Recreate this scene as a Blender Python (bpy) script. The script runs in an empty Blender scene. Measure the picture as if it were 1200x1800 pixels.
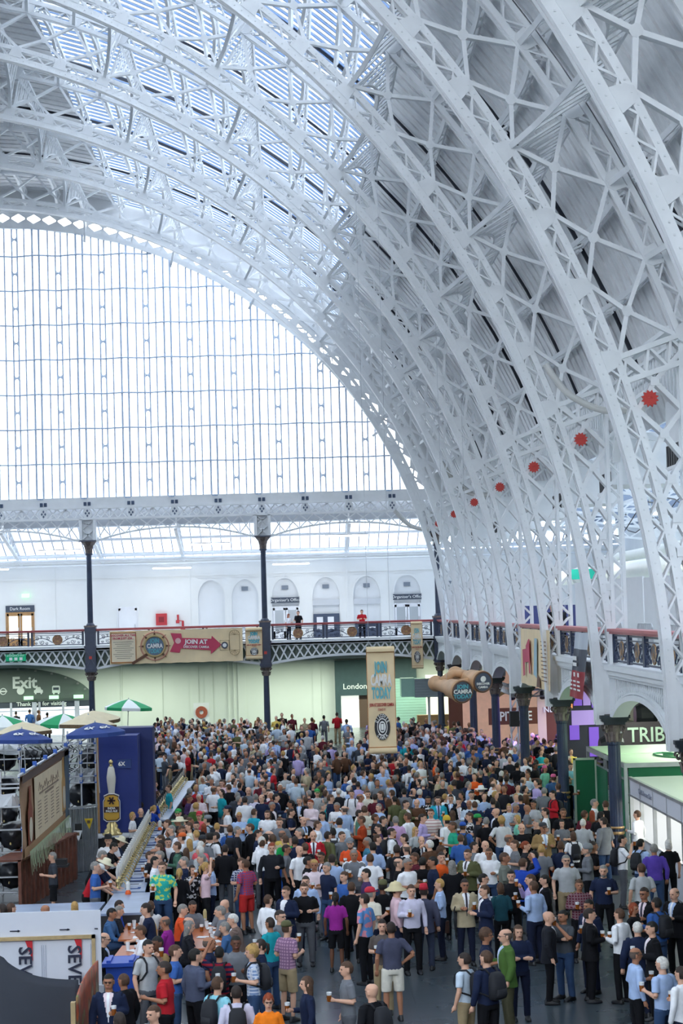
import bpy, bmesh, math, random
import numpy as np
from mathutils import Vector, Matrix
random.seed(7)
C = bpy.context.scene.collection
S = bpy.context.scene
PI = math.pi
# ------------------------------------------------------------------ camera
F_PX = 3412.0; VPX, VPY = 508.0, 1075.0; ROLL = 0.0265
CAMPOS = np.array([17.0, 0.0, 7.5])
_a = np.array([VPX-600.0, -(VPY-900.0), -F_PX]); _a /= np.linalg.norm(_a)
_u = np.array([-math.sin(ROLL), math.cos(ROLL), 0.0]); _u -= _a*(_a@_u); _u /= np.linalg.norm(_u)
ROT = np.array([np.cross(_a, _u), _a, _u])
cd = bpy.data.cameras.new('camera'); cam = bpy.data.objects.new('camera', cd); C.objects.link(cam)
cd.sensor_fit = 'HORIZONTAL'; cd.sensor_width = 24.0; cd.lens = F_PX/1200*24.0
cd.clip_start = 0.5; cd.clip_end = 600
M4 = Matrix.Identity(4)
for _i in range(3):
    for _j in range(3): M4[_i][_j] = float(ROT[_i][_j])
    M4[_i][3] = float(CAMPOS[_i])
cam.matrix_world = M4
S.camera = cam
# ------------------------------------------------------------------ world, light, exposure
w = bpy.data.worlds.new('sky'); S.world = w; w.use_nodes = True
nt = w.node_tree; bg = nt.nodes['Background']
bg.inputs['Color'].default_value = (0.91, 0.96, 1.0, 1); bg.inputs['Strength'].default_value = 2.8
S.view_settings.view_transform = 'Standard'; S.view_settings.look = 'None'
S.view_settings.gamma = 1.0; S.view_settings.exposure = 1.3
S.cycles.max_bounces = 7; S.cycles.diffuse_bounces = 5; S.cycles.glossy_bounces = 2
S.cycles.transmission_bounces = 3; S.cycles.transparent_max_bounces = 12
S.cycles.use_denoising = True
S.cycles.caustics_reflective = False; S.cycles.caustics_refractive = False
S.cycles.sample_clamp_indirect = 4.0
BAY = 10.36; YEND = 11.19*BAY          # end wall plane
RIBK = [2.2, 3.2, 4.2, 5.2, 6.2, 7.2, 8.2, 9.2, 10.2]
ZC = 4.58
# ------------------------------------------------------------------ lamps of the place (tube lights under the galleries)
def area(name, loc, size, power, color=(1,1,1), rot=(0,0,0)):
    l = bpy.data.lights.new(name, 'AREA'); l.shape = 'RECTANGLE'; l.size, l.size_y = size
    l.energy = power; l.color = color
    o = bpy.data.objects.new(name, l); o.location = loc; o.rotation_euler = rot; C.objects.link(o)
    return o
for _x in (-3, 7, 17, 24): area('gallery_tube_light', (_x, 120.5, 4.35), (6, 0.3), 200, (0.86, 1.0, 0.80))
for _x in (0, 9, 18.5): area('upper_tube_light', (_x, 121.5, 10.4), (5, 0.3), 25, (1.0, 0.99, 0.95))
for _y in (48, 62, 76, 90, 104): area('aisle_tube_light', (31, _y, 4.15), (1.2, 8), 200, (0.88, 1.0, 0.84))
for _y in (40, 58, 76, 94, 112): area('aisle_upper_light', (31, _y, 10.0), (0.5, 7), 60, (1, 1, 0.97))

# ------------------------------------------------------------------ materials
MATS = {}
def mat(name, color, rough=0.6, metal=0.0, noise=0.0, scale=3.0, bump=0.0, emis=None, spec=0.5, alpha=1.0):
    if name in MATS: return MATS[name]
    m = bpy.data.materials.new(name); m.use_nodes = True; t = m.node_tree; p = t.nodes['Principled BSDF']
    p.inputs['Base Color'].default_value = (*color, 1); p.inputs['Roughness'].default_value = rough
    p.inputs['Metallic'].default_value = metal; p.inputs['Specular IOR Level'].default_value = spec
    if noise > 0 or bump > 0:
        tc = t.nodes.new('ShaderNodeTexCoord'); nz = t.nodes.new('ShaderNodeTexNoise')
        nz.inputs['Scale'].default_value = scale; nz.inputs['Detail'].default_value = 4
        t.links.new(tc.outputs['Object'], nz.inputs['Vector'])
        if noise > 0:
            r = t.nodes.new('ShaderNodeValToRGB')
            r.color_ramp.elements[0].position = 0.3; r.color_ramp.elements[1].position = 0.7
            r.color_ramp.elements[0].color = (*[c*(1-noise) for c in color], 1)
            r.color_ramp.elements[1].color = (*[min(1, c*(1+noise)) for c in color], 1)
            t.links.new(nz.outputs['Fac'], r.inputs['Fac']); t.links.new(r.outputs['Color'], p.inputs['Base Color'])
        if bump > 0:
            b = t.nodes.new('ShaderNodeBump'); b.inputs['Strength'].default_value = bump; b.inputs['Distance'].default_value = 0.02
            t.links.new(nz.outputs['Fac'], b.inputs['Height']); t.links.new(b.outputs['Normal'], p.inputs['Normal'])
    if emis:
        p.inputs['Emission Color'].default_value = (*emis[0], 1); p.inputs['Emission Strength'].default_value = emis[1]
    MATS[name] = m
    return m
def glassmat(name, tint, milk=0.1, milkcol=(0.9, 0.95, 1.0)):
    m = bpy.data.materials.new(name); m.use_nodes = True; t = m.node_tree
    for n in list(t.nodes): t.nodes.remove(n)
    o = t.nodes.new('ShaderNodeOutputMaterial'); mx = t.nodes.new('ShaderNodeMixShader')
    a = t.nodes.new('ShaderNodeBsdfTransparent'); a.inputs['Color'].default_value = (*tint, 1)
    b = t.nodes.new('ShaderNodeBsdfTranslucent'); b.inputs['Color'].default_value = (*milkcol, 1)
    mx.inputs['Fac'].default_value = milk
    t.links.new(a.outputs[0], mx.inputs[1]); t.links.new(b.outputs[0], mx.inputs[2]); t.links.new(mx.outputs[0], o.inputs['Surface'])
    MATS[name] = m
    return m
def hexc(h):
    v = [int(h[i:i+2], 16)/255 for i in (0, 2, 4)]
    return tuple(x/12.92 if x <= 0.04045 else ((x+0.055)/1.055)**2.4 for x in v)
iron = mat('white_painted_iron', (0.80, 0.82, 0.84), 0.45, noise=0.05, scale=1.5)
ironj = mat('white_iron_joint', (0.76, 0.78, 0.80), 0.5, noise=0.05, scale=2)
wallw = mat('white_painted_brick', (0.80, 0.81, 0.80), 0.7, noise=0.03, scale=0.8, bump=0.1)
dark = mat('dark_gap', (0.03, 0.035, 0.05), 0.8)
navy = mat('navy_cast_iron', (0.028, 0.042, 0.085), 0.35, noise=0.15, scale=4)
gold = mat('aged_gold', (0.42, 0.27, 0.12), 0.4, 0.4, noise=0.4, scale=9)
redp = mat('red_painted_wood', (0.50, 0.10, 0.11), 0.4, noise=0.08)
redstar = mat('red_gloss_paint', (0.55, 0.045, 0.035), 0.4)
alu = mat('aluminium_tube', (0.55, 0.57, 0.60), 0.35, 0.7, noise=0.1)
whitep = mat('white_panel', (0.82, 0.83, 0.86), 0.5, noise=0.02)
blackp = mat('black_plastic', (0.012, 0.013, 0.017), 0.45, noise=0.2)
brass = mat('polished_brass', (0.70, 0.55, 0.25), 0.25, 0.8)

# ------------------------------------------------------------------ mesh builder
class MB:
    def __init__(s): s.v = []; s.f = []; s.m = []; s.n = 0
    def add(s, verts, faces, mi=0):
        verts = np.asarray(verts, float).reshape(-1, 3)
        s.v.append(verts); n = s.n
        for f in faces: s.f.append(tuple(int(i)+n for i in f)); s.m.append(mi)
        s.n += len(verts)
        return s
    def box(s, c, d, mi=0, ax=None):
        c = np.array(c, float); h = np.array(d, float)/2
        P = np.array([[x, y, z] for x in (-1, 1) for y in (-1, 1) for z in (-1, 1)])*h
        if ax is not None: P = P@np.array(ax)
        return s.add(P+c, [(0,1,3,2),(4,6,7,5),(0,4,5,1),(2,3,7,6),(0,2,6,4),(1,5,7,3)], mi)
    def box2(s, lo, hi, mi=0):
        lo = np.array(lo, float); hi = np.array(hi, float)
        return s.box((lo+hi)/2, hi-lo, mi)
    def bar(s, p, q, w, h, side=(0, 1, 0), mi=0):
        # rectangular bar from p to q: h along 'side', w across it
        p = np.array(p, float); q = np.array(q, float); d = q-p; L = np.linalg.norm(d)
        if L < 1e-6: return s
        d /= L; sd = np.array(side, float); sd = sd-d*(d@sd); nn = np.linalg.norm(sd)
        if nn < 1e-6: sd = np.cross(d, [0.3, 0.5, 0.8]); nn = np.linalg.norm(sd)
        sd /= nn; t = np.cross(d, sd)
        return s.box((p+q)/2, (L, h, w), mi, ax=[d, sd, t])
    def tube(s, pts, r, n=8, mi=0, caps=True):
        pts = np.array(pts, float); k = len(pts); rr = np.broadcast_to(np.array(r, float), (k,))
        ref = None; V = []
        for i in range(k):
            d = pts[min(i+1, k-1)]-pts[max(i-1, 0)]; d /= (np.linalg.norm(d)+1e-9)
            if ref is None: ref = np.array([0, 0, 1.0]) if abs(d[2]) < 0.9 else np.array([1.0, 0, 0])
            a = ref-d*(d@ref); a /= (np.linalg.norm(a)+1e-9); ref = a; b = np.cross(d, a)
            for j in range(n):
                t = 2*PI*j/n; V.append(pts[i]+rr[i]*(a*math.cos(t)+b*math.sin(t)))
        Fc = [(i*n+j, i*n+(j+1) % n, (i+1)*n+(j+1) % n, (i+1)*n+j) for i in range(k-1) for j in range(n)]
        if caps: Fc += [tuple(range(n-1, -1, -1)), tuple(range((k-1)*n, k*n))]
        return s.add(V, Fc, mi)
    def lathe(s, prof, c=(0, 0, 0), n=16, mi=0, sx=1.0, sy=1.0, fl=None):
        V = []; k = len(prof)
        for (r, z) in prof:
            for j in range(n):
                t = 2*PI*j/n
                q = r*(1.0 if fl is None else 1+fl*(j % 2))
                V.append((c[0]+q*math.cos(t)*sx, c[1]+q*math.sin(t)*sy, c[2]+z))
        Fc = [(i*n+j, i*n+(j+1) % n, (i+1)*n+(j+1) % n, (i+1)*n+j) for i in range(k-1) for j in range(n)]
        Fc += [tuple(range(n-1, -1, -1)), tuple(range((k-1)*n, k*n))]
        return s.add(V, Fc, mi)
    def prism(s, poly, fn, t0, t1, mi=0):
        # poly: list of 2D points, fn(a, b, t) -> 3D
        n = len(poly)
        V = [fn(a, b, t0) for a, b in poly]+[fn(a, b, t1) for a, b in poly]
        return s.add(V, [tuple(range(n-1, -1, -1)), tuple(range(n, 2*n))]+[(i, (i+1) % n, n+(i+1) % n, n+i) for i in range(n)], mi)
    def grid(s, P, mi=0):
        P = np.array(P, float); a, b = P.shape[:2]
        return s.add(P.reshape(-1, 3), [(i*b+j, i*b+j+1, (i+1)*b+j+1, (i+1)*b+j) for i in range(a-1) for j in range(b-1)], mi)
    def mesh(s, name, mats, off=(0, 0, 0), smooth=False):
        me = bpy.data.meshes.new(name)
        V = np.concatenate(s.v)-np.array(off, float)
        me.from_pydata(V.tolist(), [], s.f)
        for m in (mats if isinstance(mats, (list, tuple)) else [mats]): me.materials.append(m)
        me.polygons.foreach_set('material_index', s.m)
        if smooth: me.polygons.foreach_set('use_smooth', [True]*len(s.f))
        me.update()
        return me
    def build(s, name, mats, parent=None, local=False, smooth=False, **tags):
        off = (0, 0, 0)
        if parent is not None and not local: off = tuple(parent_loc(parent))
        o = bpy.data.objects.new(name, s.mesh(name, mats, off, smooth)); C.objects.link(o)
        if parent is not None: o.parent = parent
        for k, v in tags.items(): o[k] = v
        return o
def parent_loc(p):
    v = Vector((0, 0, 0))
    while p is not None: v = v+p.location; p = p.parent
    return v
def thing(name, label, cat, loc=(0, 0, 0), rz=0.0, group=None):
    o = bpy.data.objects.new(name, None); o.empty_display_size = 0.1; C.objects.link(o)
    o.location = loc; o.rotation_euler = (0, 0, rz); o['label'] = label; o['category'] = cat
    if group: o['group'] = group
    return o
def tag(o, label, cat, group=None, kind=None):
    o['label'] = label; o['category'] = cat
    if group: o['group'] = group
    if kind: o['kind'] = kind
    return o
def structure(name, mb, mats, smooth=False, parent=None):
    o = mb.build(name, mats, parent=parent, smooth=smooth)
    if parent is None: o['kind'] = 'structure'
    return o
ORDW = 'first second third fourth fifth sixth seventh eighth ninth tenth eleventh twelfth thirteenth fourteenth fifteenth sixteenth seventeenth eighteenth nineteenth twentieth twenty-first twenty-second twenty-third twenty-fourth twenty-fifth twenty-sixth twenty-seventh twenty-eighth twenty-ninth thirtieth'.split()
def dup(root, loc=None, rz=None, label=None, group=None):
    r = root.copy(); C.objects.link(r)
    if loc is not None: r.location = loc
    if rz is not None: r.rotation_euler = (0, 0, rz)
    if label: r['label'] = label
    if group: r['group'] = group
    for ch in list(root.children):
        c = ch.copy(); C.objects.link(c); c.parent = r
        for g in list(ch.children):
            d = g.copy(); C.objects.link(d); d.parent = c
    return r
_tc = {}
def text(body, size, loc, mats, parent, facing='-y', name='lettering', ext=0.006, align='CENTER', bold=0.0, rot=0.0, sx=1.0, mat3=None, local=False, fit=None):
    cu = bpy.data.curves.new('txt', 'FONT'); cu.body = body; cu.size = size; cu.align_x = align; cu.align_y = 'CENTER'
    cu.extrude = ext; cu.offset = bold; cu.resolution_u = 2
    o = bpy.data.objects.new('txt', cu); C.objects.link(o)
    dg = bpy.context.evaluated_depsgraph_get(); dg.update()
    me = bpy.data.meshes.new_from_object(o.evaluated_get(dg))
    bpy.data.objects.remove(o); bpy.data.curves.remove(cu)
    if mat3 is None:
        B = {'-y': Matrix(((1, 0, 0), (0, 0, -1), (0, 1, 0))), '-x': Matrix(((0, 0, -1), (-1, 0, 0), (0, 1, 0))),
             '+x': Matrix(((0, 0, 1), (1, 0, 0), (0, 1, 0))), '+y': Matrix(((-1, 0, 0), (0, 0, 1), (0, 1, 0)))}[facing]
    else: B = mat3
    if fit:
        xs_ = [v.co.x for v in me.vertices]; sx = fit/max(1e-6, max(xs_)-min(xs_))
    A = B@Matrix.Rotation(rot, 3, 'Z')@Matrix.Diagonal((sx, 1, 1))
    off = Vector(loc)-(Vector((0, 0, 0)) if (parent is None or local) else parent_loc(parent))
    me.transform(Matrix.Translation(off)@A.to_4x4())
    me.materials.clear(); me.materials.append(mats)
    t = bpy.data.objects.new(name, me); C.objects.link(t)
    if parent is not None: t.parent = parent
    return t
def arcp(R, th, y): return (R*math.cos(math.radians(th)), y, ZC+R*math.sin(math.radians(th)))
def arcband(mb, R0, R1, y0, y1, t0, t1, step=1.5, mi=0):
    # solid arc of rectangular section between radii R0..R1, y0..y1
    n = max(1, int(abs(t1-t0)/step+0.5)); V = []
    for i in range(n+1):
        th = t0+(t1-t0)*i/n
        V += [arcp(R0, th, y0), arcp(R1, th, y0), arcp(R1, th, y1), arcp(R0, th, y1)]
    Fc = [(i*4+j, (i+1)*4+j, (i+1)*4+(j+1) % 4, i*4+(j+1) % 4) for i in range(n) for j in range(4)]
    Fc += [(0, 1, 2, 3), (n*4+3, n*4+2, n*4+1, n*4)]
    mb.add(V, Fc, mi)
# ================================================================== ROOM SHELL
PAN = 3.947
def floor_mat():
    m = bpy.data.materials.new('dark_hall_floor'); m.use_nodes = True; t = m.node_tree; p = t.nodes['Principled BSDF']
    tc = t.nodes.new('ShaderNodeTexCoord'); br = t.nodes.new('ShaderNodeTexBrick'); nz = t.nodes.new('ShaderNodeTexNoise')
    br.inputs['Scale'].default_value = 1.0; br.inputs['Brick Width'].default_value = 2.4; br.inputs['Row Height'].default_value = 1.2
    br.inputs['Mortar Size'].default_value = 0.012
    br.inputs['Color1'].default_value = (0.050, 0.066, 0.080, 1); br.inputs['Color2'].default_value = (0.050, 0.066, 0.080, 1)
    br.inputs['Mortar'].default_value = (0.022, 0.03, 0.038, 1)
    nz.inputs['Scale'].default_value = 0.6; nz.inputs['Detail'].default_value = 6
    mr = t.nodes.new('ShaderNodeMapRange'); mr.inputs['To Min'].default_value = 0.22; mr.inputs['To Max'].default_value = 0.34
    t.links.new(tc.outputs['Object'], br.inputs['Vector']); t.links.new(tc.outputs['Object'], nz.inputs['Vector'])
    t.links.new(br.outputs['Color'], p.inputs['Base Color']); t.links.new(nz.outputs['Fac'], mr.inputs['Value'])
    t.links.new(mr.outputs['Result'], p.inputs['Roughness'])
    return m
mb = MB(); mb.box2((-40, -16, -0.3), (40, 126, 0)); structure('floor', mb, floor_mat())

glass_roof = glassmat('roof_glazing', (0.50, 0.535, 0.58), 0.15, (0.6, 0.64, 0.68))
glass_end = glassmat('end_glazing', (0.97, 0.98, 1.0), 0.06); glass_far = glassmat('dimmed_end_glazing', (0.34, 0.355, 0.37), 0.06, (0.5, 0.52, 0.55))  # far glass tint darkened to dim the sky, keeps the thin frame readable
glass_aisle = glassmat('aisle_glazing', (0.34, 0.39, 0.47), 0.35, (0.4, 0.44, 0.5))
roofboard = mat('grey_roof_boarding', (0.70, 0.71, 0.72), 0.65, noise=0.10, scale=0.7)
roofridge = mat('roof_boarding_batten', (0.80, 0.81, 0.82), 0.6, noise=0.08)
Y0R, Y1R = -15.0, YEND+1.2
RS = 28.75
# opaque boarded bands as one roof structure: crown + lower bands, with battens and raised sheets
for nm, (a, b) in {'ceiling_crown': (75.5, 104.5), 'ceiling_right': (16.0, 44.3), 'ceiling_left': (135.7, 164.0)}.items():
    mb = MB(); arcband(mb, RS, RS+0.15, Y0R, Y1R, a, b, 3.0)
    y = Y0R; i = 0
    while y < Y1R:
        arcband(mb, RS-0.03-(0.03 if i % 2 else 0.0), RS, y, y+0.36, a, b, 4.0, 1); y += 0.45; i += 1
    structure(nm, mb, [roofboard, roofridge])
# glazed bands: window_1 right, window_2 left : glass part, bars part
barm = mat('glazing_bar', (0.13, 0.22, 0.40), 0.5)
barw = mat('glazing_bar_white', (0.78, 0.82, 0.88), 0.5)
for nm, (a, b) in {'window_1': (44.3, 75.5), 'window_2': (104.5, 135.7)}.items():
    t = bpy.data.objects.new(nm, None); C.objects.link(t); t['kind'] = 'structure'
    mb = MB(); n = 10
    P = [[arcp(RS+0.05, a+(b-a)*i/n, y) for y in (Y0R, Y1R)] for i in range(n+1)]
    mb.grid(P).build('glass_sheets', glass_roof, t)
    mb = MB(); y = Y0R; i = 0
    while y < Y1R:
        if i % 2: arcband(mb, RS-0.06, RS+0.04, y, y+0.075, a, b, 4.0, 0)
        else: arcband(mb, RS-0.06, RS+0.04, y, y+0.12, a, b, 4.0, 1)
        y += 0.36; i += 1
    k = 0; th = a
    mb.build('glazing_bars', [barm, barw], t)
    mb = MB()
    for q in range(1, 8):
        th = a+(b-a)*q/8
        p = arcp(RS-0.14, th, 0); mb.bar((p[0], Y0R, p[2]), (p[0], Y1R, p[2]), 0.12, 0.14, (p[0], 0, p[2]-ZC))
    mb.build('glazing_purlins', iron, t)
# dark gutters over each rib
# ------------------------------------------------------------------ arched ribs
GUS = [90-PAN*k for k in range(-18, 19)]         # gusset angles 161.0 .. 18.95
def rib_mesh():
    ch, lc, xb, gs, pt = MB(), MB(), MB(), MB(), MB()
    W = 0.38
    for yy in (-W/2, W/2-0.09):
        arcband(ch, 25.42, 25.63, yy, yy+0.09, -1.0, 181.0, 1.6)       # inner face plates
        arcband(ch, 25.86, 26.02, yy, yy+0.09, 1.0, 179.0, 1.6)
        arcband(ch, 27.38, 27.52, yy, yy+0.09, 18.9, 161.1, 1.6)       # outer chord
        arcband(ch, 27.80, 27.95, yy, yy+0.09, 18.9, 161.1, 1.6)
    arcband(ch, 25.40, 25.43, -W/2-0.03, -0.03, -1.0, 181.0, 1.6); arcband(ch, 25.40, 25.43, 0.03, W/2+0.03, -1.0, 181.0, 1.6)   # soffit plates
    arcband(ch, 27.93, 27.96, -W/2, W/2, 18.9, 161.1, 2)
    # lacing between the twin plates
    def lace(R0, R1, t0, t1, pitch):
        th = t0; k = 0; n = int((t1-t0)/pitch); 
        for k in range(n):
            a0, a1 = (R0, R1) if k % 2 else (R1, R0)
            for yy in (-W/2+0.03, W/2-0.06):
                lc.bar(arcp(a0, t0+k*pitch, yy), arcp(a1, t0+(k+1)*pitch, yy), 0.045, 0.04)
    lace(25.62, 25.87, 2.0, 178.0, 0.80); lace(27.50, 27.82, 19.0, 161.0, 0.90)
    # big X bracing with gussets
    for i in range(len(GUS)-1):
        ta, tb = GUS[i], GUS[i+1]; tm = (ta+tb)/2
        A, B_ = arcp(26.0, ta, 0), arcp(27.42, tb, 0); Cc, Dd = arcp(26.0, tb, 0), arcp(27.42, ta, 0)
        N = arcp(26.56, tm, 0)
        for P in (A, B_, Cc, Dd):
            xb.bar(np.array(P)-[0, 0.14, 0], np.array(N)-[0, 0.14, 0], 0.10, 0.035, (0, 1, 0))
            xb.bar(P, N, 0.04, 0.26, (0, 1, 0))
        def plate(R, th, wr, wt, y=-W/2-0.02, shape='oct'):
            er = np.array([math.cos(math.radians(th)), 0, math.sin(math.radians(th))]); et = np.array([-er[2], 0, er[0]])
            c = np.array(arcp(R, th, y))
            poly = [(-wr, -wt*0.45), (-wr*0.45, -wt), (wr*0.45, -wt), (wr, -wt*0.45), (wr, wt*0.45), (wr*0.45, wt), (-wr*0.45, wt), (-wr, wt*0.45)]
            gs.prism(poly, lambda a, b, t: c+er*a+et*b+np.array([0, t, 0]), 0, 0.03)
        plate(26.56, tm, 0.12, 0.12, -0.17)
        for th in (ta,) + ((tb,) if i == len(GUS)-2 else ()):
            er = np.array([math.cos(math.radians(th)), 0, math.sin(math.radians(th))]); et = np.array([-er[2], 0, er[0]])
            c = np.array(arcp(25.86, th, -W/2-0.015))
            gs.prism([(-0.24, -0.26), (0.04, -0.20), (0.17, -0.08), (0.17, 0.08), (0.04, 0.20), (-0.24, 0.26)], lambda a, b, t: c+er*a+et*b+np.array([0, t, 0]), 0, 0.03)
            c2 = np.array(arcp(27.55, th, -W/2-0.015))
            gs.prism([(-0.16, -0.10), (-0.06, -0.22), (0.22, -0.26), (0.22, 0.26), (-0.06, 0.22), (-0.16, 0.10)], lambda a, b, t: c2+er*a+et*b+np.array([0, t, 0]), 0, 0.03)
    # rivets
    for s0 in (25.52,):
        th = 3.0
        while th < 177:
            p = arcp(s0+0.0, th, -W/2-0.012)
            gs.box(p, (0.035, 0.03, 0.035)); p = arcp(25.94, th+0.2, -W/2-0.012); gs.box(p, (0.035, 0.03, 0.035)); th += 0.55
    # springing: vertical posts, small X panels, base plate  (both sides)
    for sg in (1, -1):
        zs = [13.1]; h = 1.28
        while zs[-1]-h > 6.1: zs.append(zs[-1]-h); h *= 0.862
        def xin(z): 
            return math.sqrt(26.0**2-(z-ZC)**2) if z > ZC else 26.0
        XP = 25.98
        for zz0, zz1 in zip(zs[:-1], zs[1:]):
            xa, xb_ = xin(zz0), xin(zz1); m = ((xa+xb_)/2*0.5+XP*0.5, 0.0, (zz0+zz1)/2)
            for (px, pz) in ((xa, zz0), (XP, zz0), (xb_, zz1), (XP, zz1)):
                if abs(px-m[0]) < 0.03 and XP-xa < 0.06: continue
                xb.bar((sg*px, 0, pz), (sg*m[0], 0, m[2]), 0.11, 0.30, (0, 1, 0))
            gs.box((sg*m[0], -0.17, m[2]), (0.2, 0.03, 0.2))
        for yy in (-W/2, W/2-0.07):
            for xx in (25.98, 26.32): pt.box2((sg*xx-0.05, yy, 4.5), (sg*xx+0.05, yy+0.07, 13.3))
        z = 5.8; k = 0
        while z < 13.0:
            a0, a1 = (26.0, 26.32) if k % 2 else (26.32, 26.0)
            for yy in (-W/2+0.03, W/2-0.05): lc.bar((sg*a0, yy, z), (sg*a1, yy, z+0.33), 0.05, 0.04)
            z += 0.33; k += 1
        # double radial strut with lattice at the eaves
        for R0_ in (18.95, 17.7):
            p, q = arcp(25.9, R0_, 0), arcp(27.7, R0_, 0); ch.bar((sg*p[0], 0, p[2]), (sg*q[0], 0, q[2]), 0.12, 0.4)
        for j in range(6):
            a, b = arcp(25.9+j*0.27, 18.95 if j % 2 else 17.7, 0), arcp(25.9+(j+1)*0.27, 17.7 if j % 2 else 18.95, 0)
            lc.bar((sg*a[0], 0, a[2]), (sg*b[0], 0, b[2]), 0.06, 0.3)
        # solid base plate of the rib over the column capital
        gs.prism([(25.42, 4.42), (26.36, 4.42), (26.36, 5.75), (25.40, 5.75)], lambda a, b, t: np.array([sg*a, t, b]), -0.16, 0.16)
    return ch, lc, xb, gs, pt
_parts = rib_mesh()
_names = ('arch_chords', 'lacing', 'cross_bracing', 'gusset_plates', 'lattice_posts')
_meshes = [p.mesh(n, iron if n != 'gusset_plates' else ironj) for p, n in zip(_parts, _names)]
ORD = {3.2: 'nearest to the camera, cut by the right frame edge', 4.2: 'second from the camera, landing on the nearest visible column', 5.2: 'third from the camera, landing on the column with number 6',
       6.2: 'fourth from the camera, landing behind the grey and red hanging banner', 7.2: 'fifth from the camera, landing just behind the parchment side banner',
       8.2: 'sixth from the camera, landing left of the blue partition person', 9.2: 'seventh from the camera, landing above the painted binoculars', 10.2: 'last one before the glazed end wall'}
star_mb = MB()
_st = []
for k in range(24):
    r = 0.20 if k % 2 else 0.145; t_ = 2*PI*k/24; _st.append((r*math.cos(t_), r*math.sin(t_)))
star_mb.prism(_st, lambda a, b, t: np.array([a, t, b]), -0.04, 0.04)
star_mb.lathe([(0.07, 0), (0.06, 0.05), (0.0, 0.07)], n=10)
star_me = star_mb.mesh('star_boss', redstar)
RIBS = {}
for k in RIBK:
    t = thing('arch_rib', 'white lattice roof arch, ' + ORD.get(k, 'behind the camera'), 'roof arch', (0, k*BAY, 0), 0, 'lattice arches of the barrel roof')
    RIBS[k] = t
    for n, me in zip(_names, _meshes):
        o = bpy.data.objects.new(n, me); C.objects.link(o); o.parent = t
    if k >= 4.2:
        for sg in (1,):
            o = bpy.data.objects.new('star_boss', star_me); C.objects.link(o); o.parent = t
            o.location = (sg*25.22, -0.30, 12.05); o['label'] = 'red star boss at the crossing'
            o.rotation_euler = (0, 0, 0)
    mb = MB(); arcband(mb, RS-0.14, RS-0.02, k*BAY+0.45, k*BAY+0.57, 19, 161, 3.0)
    mb.build('gutter_gap', dark, t)
# ------------------------------------------------------------------ purlins between ribs: deep slatted ones and slim crescent ones
def purlin(th, Rb, Rt, depthmid, slats, w=0.10, lattice=True):
    mb = MB(); L = BAY-0.5; n = 14; er = np.array([math.cos(math.radians(th)), 0, math.sin(math.radians(th))]); et = np.array([-er[2], 0, er[0]])
    def P(R, y, s=0.0): return er*R+np.array([0, y, ZC])+et*s
    def Rlow(y):
        u = 2*y/L; return Rb+(depthmid-Rb)*(1-u*u)**0.8 if abs(u) < 1 else Rb
    ys = [(-L/2+L*i/n) for i in range(n+1)]
    for a, b in zip(ys[:-1], ys[1:]): mb.bar(P(Rlow(a), a), P(Rlow(b), b), 0.07, max(0.13, w*2.2), et)
    mb.bar(P(Rt, -L/2), P(Rt, L/2), 0.10, max(0.12, w*1.8), et)
    ns = slats
    for i in range(ns):
        y = -L/2+L*(i+0.5)/ns
        mb.bar(P(Rlow(y), y), P(Rt, y), 0.10 if slats > 12 else 0.05, w, et)
    if lattice:
        for i in range(ns):
            y0 = -L/2+L*i/ns; y1 = y0+L/ns
            a, b = (Rlow(y0), Rt) if i % 2 else (Rt, Rlow(y1))
            mb.bar(P(a, y0), P(b, y1), 0.05, 0.05, et)
    return mb
main_m = {}; minor_m = {}
for th in [90-PAN*3*j for j in range(-5, 6)]:
    main_m[th] = purlin(th, 25.95, 27.95, 27.35, 19, 0.05).mesh('slatted_purlin', iron)
for i, th in enumerate(GUS):
    if abs((th-90)/PAN/3-round((th-90)/PAN/3)) < 0.01: continue
    minor_m[th] = purlin(th, 27.45, 28.55, 28.35, 12, 0.05).mesh('slim_purlin', iron)
for k in RIBK:
    for th, me in main_m.items():
        o = bpy.data.objects.new('slatted_purlin', me); C.objects.link(o); o.parent = RIBS[k]; o.location = (0, BAY/2, 0)
    for th, me in minor_m.items():
        if th > 115 and k != 10.2: continue
        o = bpy.data.objects.new('slim_purlin', me); C.objects.link(o); o.parent = RIBS[k]; o.location = (0, BAY/2, 0)
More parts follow.
